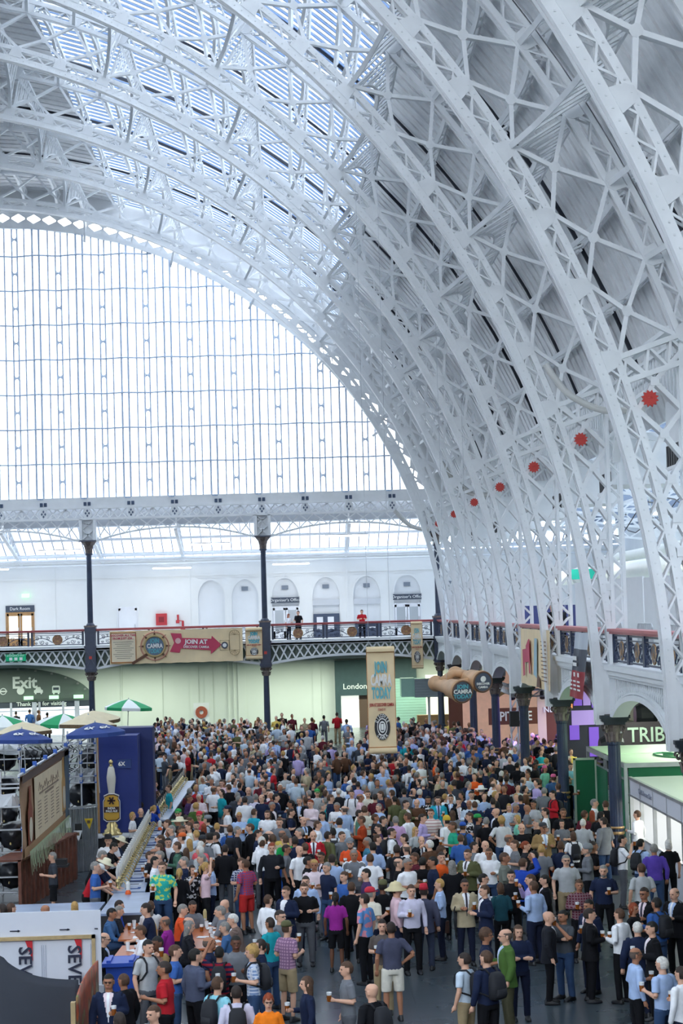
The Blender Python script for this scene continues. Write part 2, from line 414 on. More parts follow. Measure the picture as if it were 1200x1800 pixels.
# ================================================================== GLAZED END WALL
def endwall():
    t = bpy.data.objects.new('window_3', None); t.location = (0, YEND, 0); C.objects.link(t); t['kind'] = 'structure'
    R = 26.30; z0 = 14.55; MOD = 2.59
    ring = MB(); arcband(ring, 26.30, 26.58, YEND-0.25, YEND+0.15, 15, 165, 1.5); arcband(ring, 27.32, 27.7, YEND-0.25, YEND+0.15, 15, 165, 1.5)
    for i in range(-37, 38):
        c = 90+PAN/2*i+PAN/4
        er = np.array([math.cos(math.radians(c)), 0, math.sin(math.radians(c))]); et = np.array([-er[2], 0, er[0]]); cc = np.array(arcp(26.95, c, YEND-0.1))
        for s in (1, -1):
            for q in (1, -1):
                ring.prism([(s*0.38, q*0.47), (s*0.38, 0), (s*0.27, 0), (s*0.05, q*0.38), (0, q*0.41), (0, q*0.47)], lambda a, b, t_: cc+er*a+et*b+np.array([0, t_, 0]), 0, 0.05)
    ring.build('diamond_ring', iron, t)
    closure = MB(); arcband(closure, 27.6, RS+0.2, YEND+0.1, YEND+0.2, 15, 165, 2); closure.build('arch_closure', roofboard, t)
    def top(x): return ZC+math.sqrt(max(0, R*R-x*x))
    # folded plan: peaks (toward hall) at pier pairs, valleys at linked pairs
    def yf(x):
        ph = ((x-XP0)/MOD) % 1.0
        return -0.45*(abs(ph-0.5)*2)+0.1 if True else 0
    XP0 = (295/4-508)/29.44+17.0-12.95   # a pier pair centre, folded below
    XP0 = 2.41
    gl, mu, tr, lk, rd = MB(), MB(), MB(), MB(), MB()
    x = -25.9
    xs = []
    k0 = int((-26-XP0)/MOD)-1
    for k in range(k0, k0+23):
        c = XP0+k*MOD
        for dx, wd in ((-0.20, 0.10), (0.20, 0.10), (0.70, 0.07), (MOD/2-0.16, 0.075), (MOD/2+0.16, 0.075), (MOD-0.70, 0.07)):
            X = c+dx
            if abs(X) > 26.0: continue
            zt = top(X)
            if zt < z0+0.2: continue
            mu.box2((X-wd/2, YEND+yf(X)-0.05, z0), (X+wd/2, YEND+yf(X)+0.05, zt))
            xs.append(X)
    NZ = [z0+2.09*i for i in range(8)]
    for zi in NZ:
        if zi > ZC+R-0.3: break
        lim = math.sqrt(max(0, R*R-(zi-ZC)**2)); k = k0
        pts = []
        for k in range(k0, k0+24):
            for xx in (XP0+k*MOD, XP0+k*MOD+MOD/2): pts.append(xx)
        for a, b in zip(pts[:-1], pts[1:]):
            a, b = max(a, -lim), min(b, lim)
            if b-a < 0.05: continue
            tr.bar((a, YEND+yf(a+1e-4)-0.06, zi), (b, YEND+yf(b-1e-4)-0.06, zi), 0.075, 0.10, (0, 1, 0))
    for k in range(k0, k0+23):
        c = XP0+k*MOD+MOD/2
        for i in range(8):
            z = NZ[i]+1.05
            if z > top(c)-0.5 or abs(c) > 25.8: continue
            lk.bar((c-0.16, YEND+0.03, z), (c+0.16, YEND+0.03, z), 0.07, 0.06)
            for s in (1, -1):
                for dz in (0.12, -0.12): lk.bar((c+s*0.16, YEND+0.03, z+dz*1.2), (c, YEND+0.03, z), 0.04, 0.04)
            rd.bar((c-MOD*0.5, YEND-0.25, NZ[i]+2.0), (c+MOD*0.5, YEND-0.25, NZ[i]+0.1), 0.014, 0.014)
    # glass, folded, one strip per half module
    for k in range(k0, k0+23):
        for (a, b) in ((XP0+k*MOD, XP0+k*MOD+MOD/2), (XP0+k*MOD+MOD/2, XP0+(k+1)*MOD)):
            a2, b2 = max(a, -25.0), min(b, 25.0)
            if b2 <= a2: continue
            gl.add([(a2, YEND+yf(a2+1e-4), z0-0.2), (b2, YEND+yf(b2-1e-4), z0-0.2), (b2, YEND+yf(b2-1e-4), max(z0-0.2, top(b2))), (a2, YEND+yf(a2+1e-4), max(z0-0.2, top(a2)))], [(0, 1, 2, 3)])
    gl.build('glass_panes', glass_far, t)
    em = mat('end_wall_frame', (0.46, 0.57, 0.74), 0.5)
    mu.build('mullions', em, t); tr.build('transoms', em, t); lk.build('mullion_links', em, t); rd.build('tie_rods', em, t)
endwall()
# ------------------------------------------------------------------ end girder over the columns
COLX = [-25.9, -15.54, -5.18, 5.18, 15.54, 25.9]
def hcol(mb, cx, cz, w, h, y, mi=0):
    mb.box((cx, y, cz), (w, 0.1, h), mi)
t = thing('lattice_girder', 'white lattice girder with oval plates under the glazed end wall', 'girder', (0, YEND-0.3, 12))
yg = YEND-0.3
mb = MB()
mb.box2((-26, yg-0.15, 13.93), (26, yg+0.15, 14.05)); mb.box2((-26, yg-0.2, 13.27), (26, yg+0.2, 13.40)); mb.box2((-26, yg-0.1, 14.05), (26, yg+0.6, 14.6))
mb.build('top_chords', iron, t)
mb = MB(); ov = MB()
x = -25.9
while x < 25.8:
    for a in range(4):
        xa = x+0.28+a*0.508; mb.bar((xa, yg, 13.38), (xa+0.508, yg, 13.95), 0.06, 0.06); mb.bar((xa, yg+0.05, 13.95), (xa+0.508, yg+0.05, 13.38), 0.06, 0.05)
        mb.bar((xa, yg+0.1, 13.38), (x+1.295, yg+0.1, 13.9), 0.05, 0.05)
    P = [(0.27*math.cos(q*PI/6), 0.33*math.sin(q*PI/6)) for q in range(12)]
    ov.prism(P, lambda a, b, q: np.array([x+a, yg-0.13+q, 13.66+b]), 0, 0.08)
    for dx, dz in ((0.1, 0), (-0.1, 0), (0, 0.15), (0, -0.15)):
        ov.prism([(0.06, 0), (0, 0.09), (-0.06, 0), (0, -0.09)], lambda a, b, q: np.array([x+dx+a, yg-0.15+q, 13.66+dz+b]), 0, 0.03, 1)
    for dx in (-0.12, 0.12): ov.box((x+dx, yg-0.12, 14.22), (0.17, 0.06, 0.22), 1)
    x += 2.59
mb.build('lattice', iron, t); ov.build('oval_plates', [iron, mat('shadow_blue', (0.06, 0.09, 0.16), 0.7)], t)
ar, la = MB(), MB()
def zl(u): return 12.72-(abs(u)*2)**2.2*0.72       # u in -.5...5
for i in range(5):
    x0, x1 = COLX[i]+0.5, COLX[i+1]-0.5; n = 16
    pts = [(x0+(x1-x0)*j/n, zl(j/n-0.5)) for j in range(n+1)]
    for (xa, za), (xb, zb) in zip(pts[:-1], pts[1:]): ar.bar((xa, yg, za), (xb, yg, zb), 0.10, 0.3)
    N = 11; dx = (x1-x0)/N
    for j in range(N):
        xa, xb = x0+j*dx, x0+(j+1)*dx
        la.bar((xa, yg, 13.3), (xb, yg, zl((xb-x0)/(x1-x0)-0.5)), 0.07, 0.06); la.bar((xa, yg+0.05, zl((xa-x0)/(x1-x0)-0.5)), (xb, yg+0.05, 13.3), 0.07, 0.06)
ar.build('arched_chords', iron, t); la.build('arch_lattice', iron, t)
# ------------------------------------------------------------------ navy end columns (lower column, gallery pier, upper column)
def volute_cap(mb, r, z, h, y=0, x=0, mi=1, ab=0):
    mb.lathe([(r*1.0, z), (r*1.08, z+h*0.1), (r*1.05, z+h*0.5), (r*1.5, z+h*0.8)], (x, y, 0), 14, mi)
    mb.box((x, y, z+h*0.9), (r*3.3, r*3.3, h*0.16), ab); mb.box((x, y, z+h*0.98), (r*3.7, r*3.7, h*0.06), ab)
    for sx in (-1, 1):
        for sy in (-1, 1):
            c = np.array([x+sx*r*1.3, y+sy*r*1.3, z+h*0.62]); d = np.array([sx, sy, 0])/1.414
            pts = []
            for q in range(14):
                a = q*0.62; rr = r*0.52*(1-q/15); pts.append(c+d*rr*math.cos(a)+np.array([0, 0, rr*math.sin(a)]))
            mb.tube(pts, r*0.16, 5, mi)
    for a in range(8):
        t_ = a*PI/4; mb.tube([(x+r*1.0*math.cos(t_), y+r*1.0*math.sin(t_), z+h*0.05), (x+r*1.22*math.cos(t_), y+r*1.22*math.sin(t_), z+h*0.35), (x+r*1.5*math.cos(t_), y+r*1.5*math.sin(t_), z+h*0.42)], [r*0.22, r*0.2, r*0.05], 5, mi)
def endcol(x):
    parts = {}
    a = MB(); a.lathe([(0.26, 0), (0.26, 0.5), (0.2, 0.56), (0.165, 3.7), (0.19, 3.75)], (x, YEND, 0), 16); parts['lower_shaft'] = a
    a = MB(); volute_cap(a, 0.2, 3.72, 0.62, YEND, x); a.box((x, YEND, 4.40), (0.72, 0.72, 0.12)); parts['lower_capital'] = a
    a = MB(); a.box2((x-0.31, YEND-0.31, 4.4), (x+0.31, YEND+0.31, 6.6)); a.box2((x-0.36, YEND-0.36, 5.62), (x+0.36, YEND+0.36, 5.8)); a.box2((x-0.33, YEND-0.33, 6.55), (x+0.33, YEND+0.33, 6.95), 0); a.box2((x-0.36, YEND-0.36, 6.9), (x+0.36, YEND+0.36, 7.0), 1)
    for s in (1, -1): a.bar((x-0.22, YEND-0.33, 5.05-0.4*s), (x+0.22, YEND-0.33, 5.05+0.4*s), 0.05, 0.05)
    a.lathe([(0.01, 0), (0.1, 0), (0.1, 0.06), (0.01, 0.06)], (0, 0, 0), 6, 0) if False else None
    a.box((x, YEND-0.35, 5.1), (0.17, 0.06, 0.17), 2); parts['gallery_pier'] = a
    a = MB(); a.lathe([(0.27, 6.98), (0.25, 7.05), (0.17, 7.15), (0.15, 11.15), (0.22, 11.2), (0.22, 11.28)], (x, YEND, 0), 16); parts['upper_shaft'] = a
    a = MB(); a.lathe([(0.2, 11.26), (0.22, 11.5), (0.28, 11.75), (0.42, 11.92), (0.46, 12.0)], (x, YEND, 0), 16, 1, fl=0.06); a.box((x, YEND, 12.02), (0.98, 0.98, 0.08)); parts['upper_capital'] = a
    a = MB(); a.box2((x-0.5, yg-0.2, 12.06), (x-0.32, yg+0.2, 13.3)); a.box2((x+0.32, yg-0.2, 12.06), (x+0.5, yg+0.2, 13.3))
    for s in (1, -1):
        for z in (12.1, 12.7): a.bar((x-0.34, yg, z+0.3-0.3*s), (x+0.34, yg, z+0.3+0.3*s), 0.08, 0.1)
    a.box2((x-0.45, yg+0.1, 12.06), (x+0.45, yg+0.15, 13.3)); parts['bracket_box'] = a
    return parts
capm = mat('bronze_capital', (0.16, 0.13, 0.12), 0.45, 0.3, noise=0.4, scale=8)
for i, x in enumerate(COLX):
    if x < -16: continue
    lab = {5.18: 'navy cast-iron gallery column just right of the exit arch', 15.54: 'navy cast-iron gallery column right of the long parchment banner',
           25.9: 'navy cast-iron column in the far corner where the two galleries meet', -5.18: 'navy gallery column left of the exit arch, outside the frame', -15.54: 'navy gallery column far left, outside the frame'}[x]
    t = thing('gallery_column', lab, 'column', (x, YEND, 0), 0, 'navy columns of the end gallery')
    for n, a in endcol(x).items(): a.build(n, [navy, capm, redstar] if n not in ('bracket_box',) else [iron], t)
# ------------------------------------------------------------------ end gallery: slab, walls, rails
YW = 124.5
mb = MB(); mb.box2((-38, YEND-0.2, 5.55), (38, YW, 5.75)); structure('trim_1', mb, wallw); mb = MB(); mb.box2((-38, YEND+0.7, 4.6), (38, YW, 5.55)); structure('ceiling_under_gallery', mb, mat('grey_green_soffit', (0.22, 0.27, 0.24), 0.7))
wm_low = mat('pale_green_white_wall', (0.74, 0.77, 0.72), 0.7, noise=0.03, scale=0.5, bump=0.1)
mb = MB()
mb.box2((4.4, YW, 0), (38.5, YW+0.4, 5.6)); mb.box2((-38, YW, 0), (-6.9, YW+0.4, 5.6))
# arch surround for the exit
n = 24
for i in range(n):
    a0, a1 = PI*i/n, PI*(i+1)/n
    xa, xb = -1.25+5.65*math.cos(a0), -1.25+5.65*math.cos(a1); za, zb = 2.2+2.2*math.sin(a0), 2.2+2.2*math.sin(a1)
    mb.add([(xa, YW, za), (xb, YW, zb), (xb, YW, 5.6), (xa, YW, 5.6)], [(0, 1, 2, 3)])
for x in (8.3, 10.6, 11.5, 13.6, 18.4): mb.box2((x, YW-0.1, 0), (x+0.5, YW, 5.0))
for x in (13.0, 13.35, 6.2): mb.tube([(x, YW-0.15, 0), (x, YW-0.15, 4.9)], 0.04, 6)
structure('wall_far_lower', mb, wm_low)
# upper wall with blind arches
mb = MB(); up = MB()
archx = [-6.4, -2.2, 3.1, 7.6, 12.0, 14.15+0.1, 16.78, 19.4, 22.05, 24.7, 27.4]
archx = [-3.0, 12.05, 14.2, 16.77, 19.38, 22.0, 24.6, 27.3]
mb.box2((-38, YW+0.15, 5.75), (38.5, YW+0.4, 11.1)); structure('wall_far_upper', mb, mat('white_upper_wall_recess', (0.78, 0.80, 0.82), 0.7, noise=0.03, scale=0.6))
# wall face with arched openings made of spandrel strips
xs = [-38.0]; r = 0.86
for ax in archx: xs += [ax-r, ax+r]
xs.append(38.5)
for a, b in zip(xs[::2], xs[1::2]): up.box2((a, YW, 5.75), (b, YW+0.2, 8.45))
up.box2((-38, YW, 9.75), (38.5, YW+0.2, 11.1)); 
for a, b in zip(xs[::2], xs[1::2]): up.box2((a, YW, 8.45), (b, YW+0.2, 9.75))
for ax in archx:
    n = 12
    for i in range(n):
        a0, a1 = PI*i/n, PI*(i+1)/n
        xa, xb = ax+r*math.cos(a0), ax+r*math.cos(a1); za, zb = 8.45+1.2*math.sin(a0), 8.45+1.2*math.sin(a1)
        up.prism([(xa, za), (xb, zb), (xb, 9.76), (xa, 9.76)], lambda p, q, tt: np.array([p, tt, q]), YW, YW+0.2)
    pts = [(ax+(r+0.04)*math.cos(PI*i/14), YW-0.03, 8.45+1.24*math.sin(PI*i/14)) for i in range(15)]
    for p, q in zip(pts[:-1], pts[1:]): up.bar(p, q, 0.09, 0.06)
up.box2((-38, YW-0.12, 10.95), (38.5, YW, 11.15)); up.box2((-38, YW-0.05, 9.95), (38.5, YW, 10.05))
for x in (10.6, 20.7, 23.4, 2.0): up.box2((x, YW-0.06, 5.75), (x+0.12, YW, 11.0))
structure('wall_far_facing', up, mat('white_upper_wall', (0.80, 0.81, 0.80), 0.7, noise=0.03, scale=0.6))
# window hoods with small vents in the arches
for i, ax in enumerate(archx[2:]):
    mb = MB(); mb.box((ax, YW+0.08, 9.05), (0.42, 0.08, 0.26)); o = mb.build('wall_vent', mat('vent_grey', (0.20, 0.23, 0.28), 0.6))
    tag(o, 'small grey ventilation grille high in the %s blind arch' % ['arch left of the middle column', 'left signed doorway arch', 'second doorway', 'third doorway', 'right signed doorway', 'corner'][i], 'vent', 'grilles in the arches')
# aisle roof behind the end girder
mb = MB(); g = MB()
for i in range(33):
    x = -38+i*2.35
    g.add([(x, YEND+1.0, 14.3), (x+2.35, YEND+1.0, 14.3), (x+2.35, YW, 11.15), (x, YW, 11.15)], [(0, 1, 2, 3)])
t = bpy.data.objects.new('window_4', None); C.objects.link(t); t['kind'] = 'structure'
g.build('glass_sheets', glass_aisle, t)
x = -38
while x < 38: mb.bar((x, YEND+1, 14.22), (x, YW, 11.08), 0.05, 0.08, (0, 0, 1)); x += 0.62
mb.build('glazing_bars', mat('bar_blue_grey', (0.22, 0.27, 0.36), 0.6), t)
mb = MB()
for yy, zz in ((YEND+1.2, 14.15), (118.3, 13.1), (120.6, 12.35), (123, 11.5)): mb.box2((-38, yy, zz-0.15), (38, yy+0.14, zz))
mb.box2((-38, YEND+1.0, 12.95), (38, YEND+1.4, 14.3), 1)
mb.build('purlins', [iron, mat('grey_gutter', (0.42, 0.45, 0.50), 0.6)], t)
for j, x in enumerate([-10.36, -5.18, 0, 5.18, 10.36, 15.54, 20.72]):
    mb = MB(); zlo = 11.5
    mb.bar((x, YEND, 12.6), (x, YW, 10.95), 0.12, 0.2, (1, 0, 0)); mb.bar((x, YEND, 14.0), (x, YW, 11.1), 0.12, 0.2, (1, 0, 0))
    for q in range(6):
        y0 = YEND+q*1.4; f0 = q/6.2; f1 = (q+1)/6.2
        mb.bar((x, y0, 12.6-1.6*f0), (x, y0+1.4, 14.0-2.85*f1), 0.07, 0.1, (1, 0, 0)); mb.bar((x, y0, 14.0-2.85*f0), (x, y0+1.4, 12.6-1.6*f1), 0.07, 0.1, (1, 0, 0))
    o = mb.build('aisle_truss', iron); tag(o, 'white truss of the end aisle roof, %s' % ['out of frame left', 'out of frame at left column', 'at the left frame edge', 'behind the column right of the exit', 'above the long banner', 'behind the middle column', 'above the signed doors'][j], 'roof truss', 'trusses of the end aisle roof')
for z, y, rr in ((11.35, 123.0, 0.09), (11.05, 122.6, 0.12), (10.75, 123.4, 0.05)):
    mb = MB(); mb.tube([(-30, y, z), (38, y, z)], rr, 8); o = mb.build('service_pipe', iron)
    tag(o, 'long white service pipe along the end wall, %s one' % {0.09: 'upper', 0.12: 'thick middle', 0.05: 'thin lower'}[rr], 'pipe')
tube_lit = mat('lit_tube', (1, 1, 0.95), 0.5, emis=((1, 1, 0.93), 4.0))
for x, y, z, L, lb in ((3.2, 118.0, 11.55, 2.6, 'left frame part'), (12.3, 118.5, 11.75, 2.4, 'above the long banner'), (20.6, 117.5, 12.0, 2.6, 'above the right blind arches'), (9.7, 122.5, 10.45, 2.5, 'low on the wall above the fire hose'), (17.2, 122.2, 10.5, 2.4, 'low on the wall above the office doors'), (-1.4, 120.5, 10.6, 2.4, 'low above the small room door')):
    t = thing('tube_lamp', 'lit tube lamp under the end aisle roof, ' + lb, 'lamp', (x, y, z), 0, 'tube lamps over the end gallery')
    a = MB(); a.box((x, y, z+0.06), (L, 0.2, 0.06)); a.build('housing', iron, t)
    a = MB(); a.tube([(x-L/2+0.05, y, z), (x+L/2-0.05, y, z)], 0.05, 6); a.build('tube', tube_lit, t)
# ================================================================== RIGHT GALLERY, AISLE AND COLUMNS
XG = 25.9
whitecast = mat('white_cast_iron', (0.78, 0.81, 0.83), 0.5, noise=0.03, scale=1.0)
def spandrel_mesh():
    # gallery front between two ribs, local y in 0..BAY: cornice, slatted spandrel, round arch
    a, b, c = MB(), MB(), MB(); L = BAY
    x0 = XG-0.28
    a.box2((x0, 0.5, 5.66), (XG+0.5, L-0.5, 5.80)); a.box2((x0+0.06, 0.5, 5.52), (XG+0.4, L-0.5, 5.66))
    a.box2((x0+0.12, 0.4, 5.44), (XG+0.2, L-0.4, 5.52))
    n = 22; yc = L/2; hw = 4.1; zs, zc = 3.95, 5.02      # flat arch
    def zarch(y): 
        u = (y-yc)/hw; return zs+(zc-zs)*math.sqrt(max(0, 1-u*u))
    zb = 4.42
    ys = [yc-hw+2*hw*i/n for i in range(n+1)]
    for p, q in zip(ys[:-1], ys[1:]):
        zp, zq = max(zb, zarch(p)), max(zb, zarch(q))
        a.bar((XG-0.05, p, zp+0.05), (XG-0.05, q, zq+0.05), 0.14, 0.42, (1, 0, 0))
        b.bar((XG-0.18, p, zp+0.17), (XG-0.18, q, zq+0.17), 0.05, 0.10, (1, 0, 0))
    # solid web behind with slot bars
    y = 0.9
    while y < L-0.9:
        zt = 5.44; z0 = max(zb, zarch(y)) if abs(y-yc) < hw else zb
        if z0+0.12 < zt:
            c.bar((XG-0.066, y, z0+0.1), (XG-0.066, y, zt), 0.13, 0.02, (1, 0, 0))
            if zt-z0 > 0.35: c.bar((XG-0.066, y-0.13, z0+(zt-z0)*0.55), (XG-0.066, y+0.13, z0+(zt-z0)*0.68), 0.06, 0.02, (1, 0, 0))
        y += 0.27
    for p, q in zip(ys[:-1], ys[1:]):
        zp, zq = max(zb, zarch(p)), max(zb, zarch(q))
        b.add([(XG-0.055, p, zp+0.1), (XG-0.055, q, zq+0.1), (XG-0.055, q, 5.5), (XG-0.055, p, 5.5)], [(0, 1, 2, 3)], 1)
    for s0, s1 in ((0.15, yc-hw), (yc+hw, L-0.15)): a.box2((XG-0.1, s0, 4.42), (XG+0.1, s1, 5.5))
    # soffit ribs
    for yy in (yc,): pass
    return a, b, c
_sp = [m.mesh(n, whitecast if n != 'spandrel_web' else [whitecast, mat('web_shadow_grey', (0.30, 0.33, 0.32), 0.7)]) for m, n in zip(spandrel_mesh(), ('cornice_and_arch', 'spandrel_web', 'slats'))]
def scroll(mb, c, r, turns, side, ax, r0=0.012, sgn=1, start=0.0):
    pts = []
    n = int(10*turns)
    for q in range(n+1):
        a = start+sgn*2*PI*turns*q/n; rr = r*(1-0.85*q/n)
        pts.append(np.array(c)+np.array(ax)*rr*math.cos(a)+np.array([0, 0, 1.0])*rr*math.sin(a))
    mb.tube(pts, r0, 4)
def balpanel(L, ax, nrm, medal=0.26):
    # scroll-work panel of length L along ax, from z 5.88 to 6.62, local origin at panel start
    ax = np.array(ax, float); nrm = np.array(nrm, float); Z = np.array([0, 0, 1.0])
    fr, sc, md = MB(), MB(), MB()
    def P(s, z, o=0): return ax*s+Z*z+nrm*o
    for z in (5.9, 6.6, 6.48): fr.bar(P(0, z), P(L, z), 0.05 if z != 6.48 else 0.03, 0.05, nrm)
    for s in (0.03, L-0.03): fr.bar(P(s, 5.85), P(s, 6.66), 0.12, 0.12, nrm)
    c = P(L/2, 6.2); 
    for sg in (1, -1):
        e = ax*sg
        pts = [c+e*(medal+ (L/2-medal-0.1)*t_)+Z*(0.22*math.sin(t_*PI*0.95)-0.16+0.1*t_) for t_ in np.linspace(0, 1, 9)]
        sc.tube(pts, 0.022, 5)
        for (t_, z, r, tt) in ((0.25, 6.30, 0.12, 1.4), (0.55, 6.08, 0.15, 1.5), (0.82, 6.30, 0.13, 1.5), (0.30, 6.02, 0.09, 1.2), (0.85, 6.03, 0.08, 1.2), (0.6, 6.38, 0.07, 1.1)):
            cc = P(L/2, 0)+e*(medal+(L/2-medal-0.12)*t_)+Z*z
            scroll(sc, cc, min(r, L*0.09), tt, 1, e, 0.017, 1 if z > 6.2 else -1, 0.5)
    ring = [c+ax*medal*math.cos(q*PI/8)*1.0+Z*medal*math.sin(q*PI/8) for q in range(17)]
    md.tube(ring, 0.03, 5); 
    P2 = [(medal*0.95*math.cos(q*PI/10), medal*0.95*math.sin(q*PI/10)) for q in range(20)]
    md.prism(P2, lambda a, b, t_: c+ax*a+Z*b+nrm*t_, -0.015, 0.015, 1)
    for q in range(9):
        a = PI*0.5+(q-4)*0.42; md.tube([c-Z*0.12, c-Z*0.12+ax*0.26*math.cos(a)+Z*(0.3*math.sin(a))], [0.03, 0.012], 4, 0)
    return fr, sc, md
med = mat('bronze_medallion', (0.30, 0.16, 0.10), 0.45, 0.3, noise=0.4, scale=10)
medg = mat('dull_gold_leafwork', (0.34, 0.22, 0.12), 0.45, 0.3, noise=0.4, scale=14)
navyp = navy
# right gallery panels: three and a bit per bay, seen edge on, with gold medallions and dense leafwork
PL = 2.25
_fr, _sc, _md = balpanel(PL, (0, 1, 0), (-1, 0, 0), 0.24)
rfm = [_fr.mesh('panel_frame', navy), _sc.mesh('scrollwork', navy), _md.mesh('medallion', [medg, navy])]
for k in [2.2+i for i in range(10)]:
    y0 = k*BAY
    if y0 > YEND-1: continue
    Lb = min(BAY, YEND-y0)
    n = int(k+0.5)
    lbm = {4.2: 'beside the frame edge with the number 7 pier', 5.2: 'between the numbered piers 6 and 7 to its right', 3.2: 'nearest, cut off by the right frame edge', 2.2: 'nearest the camera, out of frame'}
    ordw = {6.2: 'third', 7.2: 'fourth', 8.2: 'fifth', 9.2: 'sixth', 10.2: 'last'}.get(k, 'nearest')
    t = thing('gallery_front', 'white slatted gallery front with round arch, ' + {4.2: 'bay right of the column numbered 6', 5.2: 'bay left of column 6 behind the banner', 3.2: 'bay at the right frame edge', 2.2: 'bay out of frame'}.get(k, ordw+' bay towards the far corner'), 'gallery front', (0, y0, 0), 0, 'gallery fronts of the right side')
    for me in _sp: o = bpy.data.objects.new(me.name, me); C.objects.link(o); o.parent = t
    t = thing('balustrade', 'black scrollwork balustrade with red handrail, ' + {4.2: 'bay right of the column numbered 6', 5.2: 'bay with the grey and red banner', 3.2: 'bay at the right frame edge', 2.2: 'bay out of frame', 6.2: 'bay with the parchment banner'}.get(k, ordw+' bay towards the far corner'), 'balustrade', (XG+0.02, y0, 0), 0, 'balustrades of the right gallery')
    np_ = 4
    for j in range(np_):
        for me in rfm:
            o = bpy.data.objects.new(me.name, me); C.objects.link(o); o.parent = t; o.location = (0, 0.55+j*PL*1.03, 0)
    mb = MB(); mb.box2((-0.16, 0.32, 6.70), (0.30, BAY-0.32, 6.78)); mb.box2((-0.10, 0.32, 6.64), (0.2, BAY-0.32, 6.70))
    mb.build('handrail', redp, t, local=True)
# slab, soffit and back wall of the right aisle
mb = MB(); mb.box2((XG+0.2, -16, 5.55), (38.5, YEND, 5.75)); mb.box2((XG+0.6, -16, 5.1), (38.5, YEND, 5.55)); structure('trim_2', mb, mat('pale_green_soffit', (0.60, 0.66, 0.60), 0.7))
mb = MB(); mb.box2((38.5, -16, 0), (38.9, 126, 15.5)); structure('wall_right', mb, wallw)
mb = MB(); mb.box2((-40, -16.3, 0), (40, -16, 14.5)); structure('wall_back', mb, wallw)
t = bpy.data.objects.new('window_7', None); C.objects.link(t); t['kind'] = 'structure'
mb = MB(); mb.add([(26.3*math.cos(PI*q/40), -15.6, max(14.4, ZC+26.3*math.sin(PI*q/40))) for q in range(41)], [tuple(range(41))]); mb.build('glass_sheet', glass_end, t)
mb = MB()
for q in range(-20, 21):
    x = q*1.28; zt = ZC+math.sqrt(26.3**2-x*x)
    if zt > 14.8: mb.box2((x-0.06, -15.65, 14.5), (x+0.06, -15.5, zt))
for q in range(8):
    z = 14.5+2.09*q; l_ = math.sqrt(max(0, 26.3**2-(z-ZC)**2)); mb.box2((-l_, -15.65, z-0.06), (l_, -15.5, z+0.06))
mb.build('frame', iron, t)
mb = MB(); mb.box2((-38.9, -16, 0), (-38.5, 126, 15.5)); mb.box2((-38.5, -16, 5.1), (-26.2, YEND, 5.75)); structure('wall_left', mb, wallw)
for s, nm in ((1, 'window_5'), (-1, 'window_6')):
    t = bpy.data.objects.new(nm, None); C.objects.link(t); t['kind'] = 'structure'
    g = MB(); g.add([(s*27.2, -16, 14.4), (s*38.6, -16, 12.4), (s*38.6, 126, 12.4), (s*27.2, 126, 14.4)], [(0, 1, 2, 3)]); g.build('glass_sheets', glass_aisle, t)
    mb = MB(); y = -16
    while y < 125: mb.bar((s*27.2, y, 14.3), (s*38.6, y, 12.3), 0.10, 0.08, (0, 0, 1)); y += 0.55
    mb.build('glazing_bars', MATS['bar_blue_grey'], t)
    mb = MB()
    for xx in (29.5, 32, 34.5, 37): mb.box2((s*xx-0.08, -16, 13.9-(xx-27.2)*0.175-0.1), (s*xx+0.08, 125, 13.9-(xx-27.2)*0.175+0.1))
    mb.box2((s*27.2-0.1, -16, 13.3), (s*27.2+0.1, 125, 16.0)); mb.build('purlins', iron, t)
# closing strip between aisle roof and main roof skin
mb = MB()
for s in (1, -1): mb.add([(s*27.2, -16, 14.4), (s*27.7, -16, 12.8), (s*27.7, 126, 12.8), (s*27.2, 126, 14.4)], [(0, 1, 2, 3)])
# eaves spandrels with slats and round arch between the posts
def eaves():
    a = MB(); L = BAY; X = 26.15; yc = L/2; hw = L/2-0.5
    def za(y):
        u = (y-yc)/hw; return 11.4+1.35*math.sqrt(max(0, 1-u*u))
    n = 20; ys = [yc-hw+2*hw*i/n for i in range(n+1)]
    for p, q in zip(ys[:-1], ys[1:]): a.bar((X, p, za(p)), (X, q, za(q)), 0.10, 0.22, (1, 0, 0))
    a.bar((X, 0.2, 13.9), (X, L-0.2, 13.9), 0.12, 0.2, (1, 0, 0)); a.bar((X, 0.2, 13.5), (X, L-0.2, 13.5), 0.08, 0.15, (1, 0, 0))
    y = 0.7; i = 0
    while y < L-0.6:
        z = za(y) if abs(y-yc) < hw else 11.4
        a.bar((X, y, z), (X, y, 13.5), 0.10, 0.05, (1, 0, 0))
        a.bar((X, y, 13.0), (X, y+0.2, 13.25), 0.05, 0.05, (1, 0, 0)); a.bar((X, y+0.2, 13.25), (X, y+0.4, 13.0), 0.05, 0.05, (1, 0, 0))
        y += 0.4; i += 1
    return a
em_ = eaves().mesh('eaves_spandrel', iron)
for k in RIBK:
    o = bpy.data.objects.new('eaves_spandrel', em_); C.objects.link(o); o.parent = RIBS[k]
    mb = MB(); mb.box2((26.45, 2.0, 10.9), (28.4, 4.2, 12.4)); 
    for q in range(7): mb.box2((26.40, 2.2+q*0.28, 10.75), (26.45, 2.36+q*0.28, 11.3), 1)
    mb.box2((26.38, 1.9, 10.70), (26.46, 4.3, 10.78))
    mb.build('ventilation_hood', [iron, mat('slot_dark', (0.03, 0.03, 0.035), 0.6)], RIBS[k], local=True)
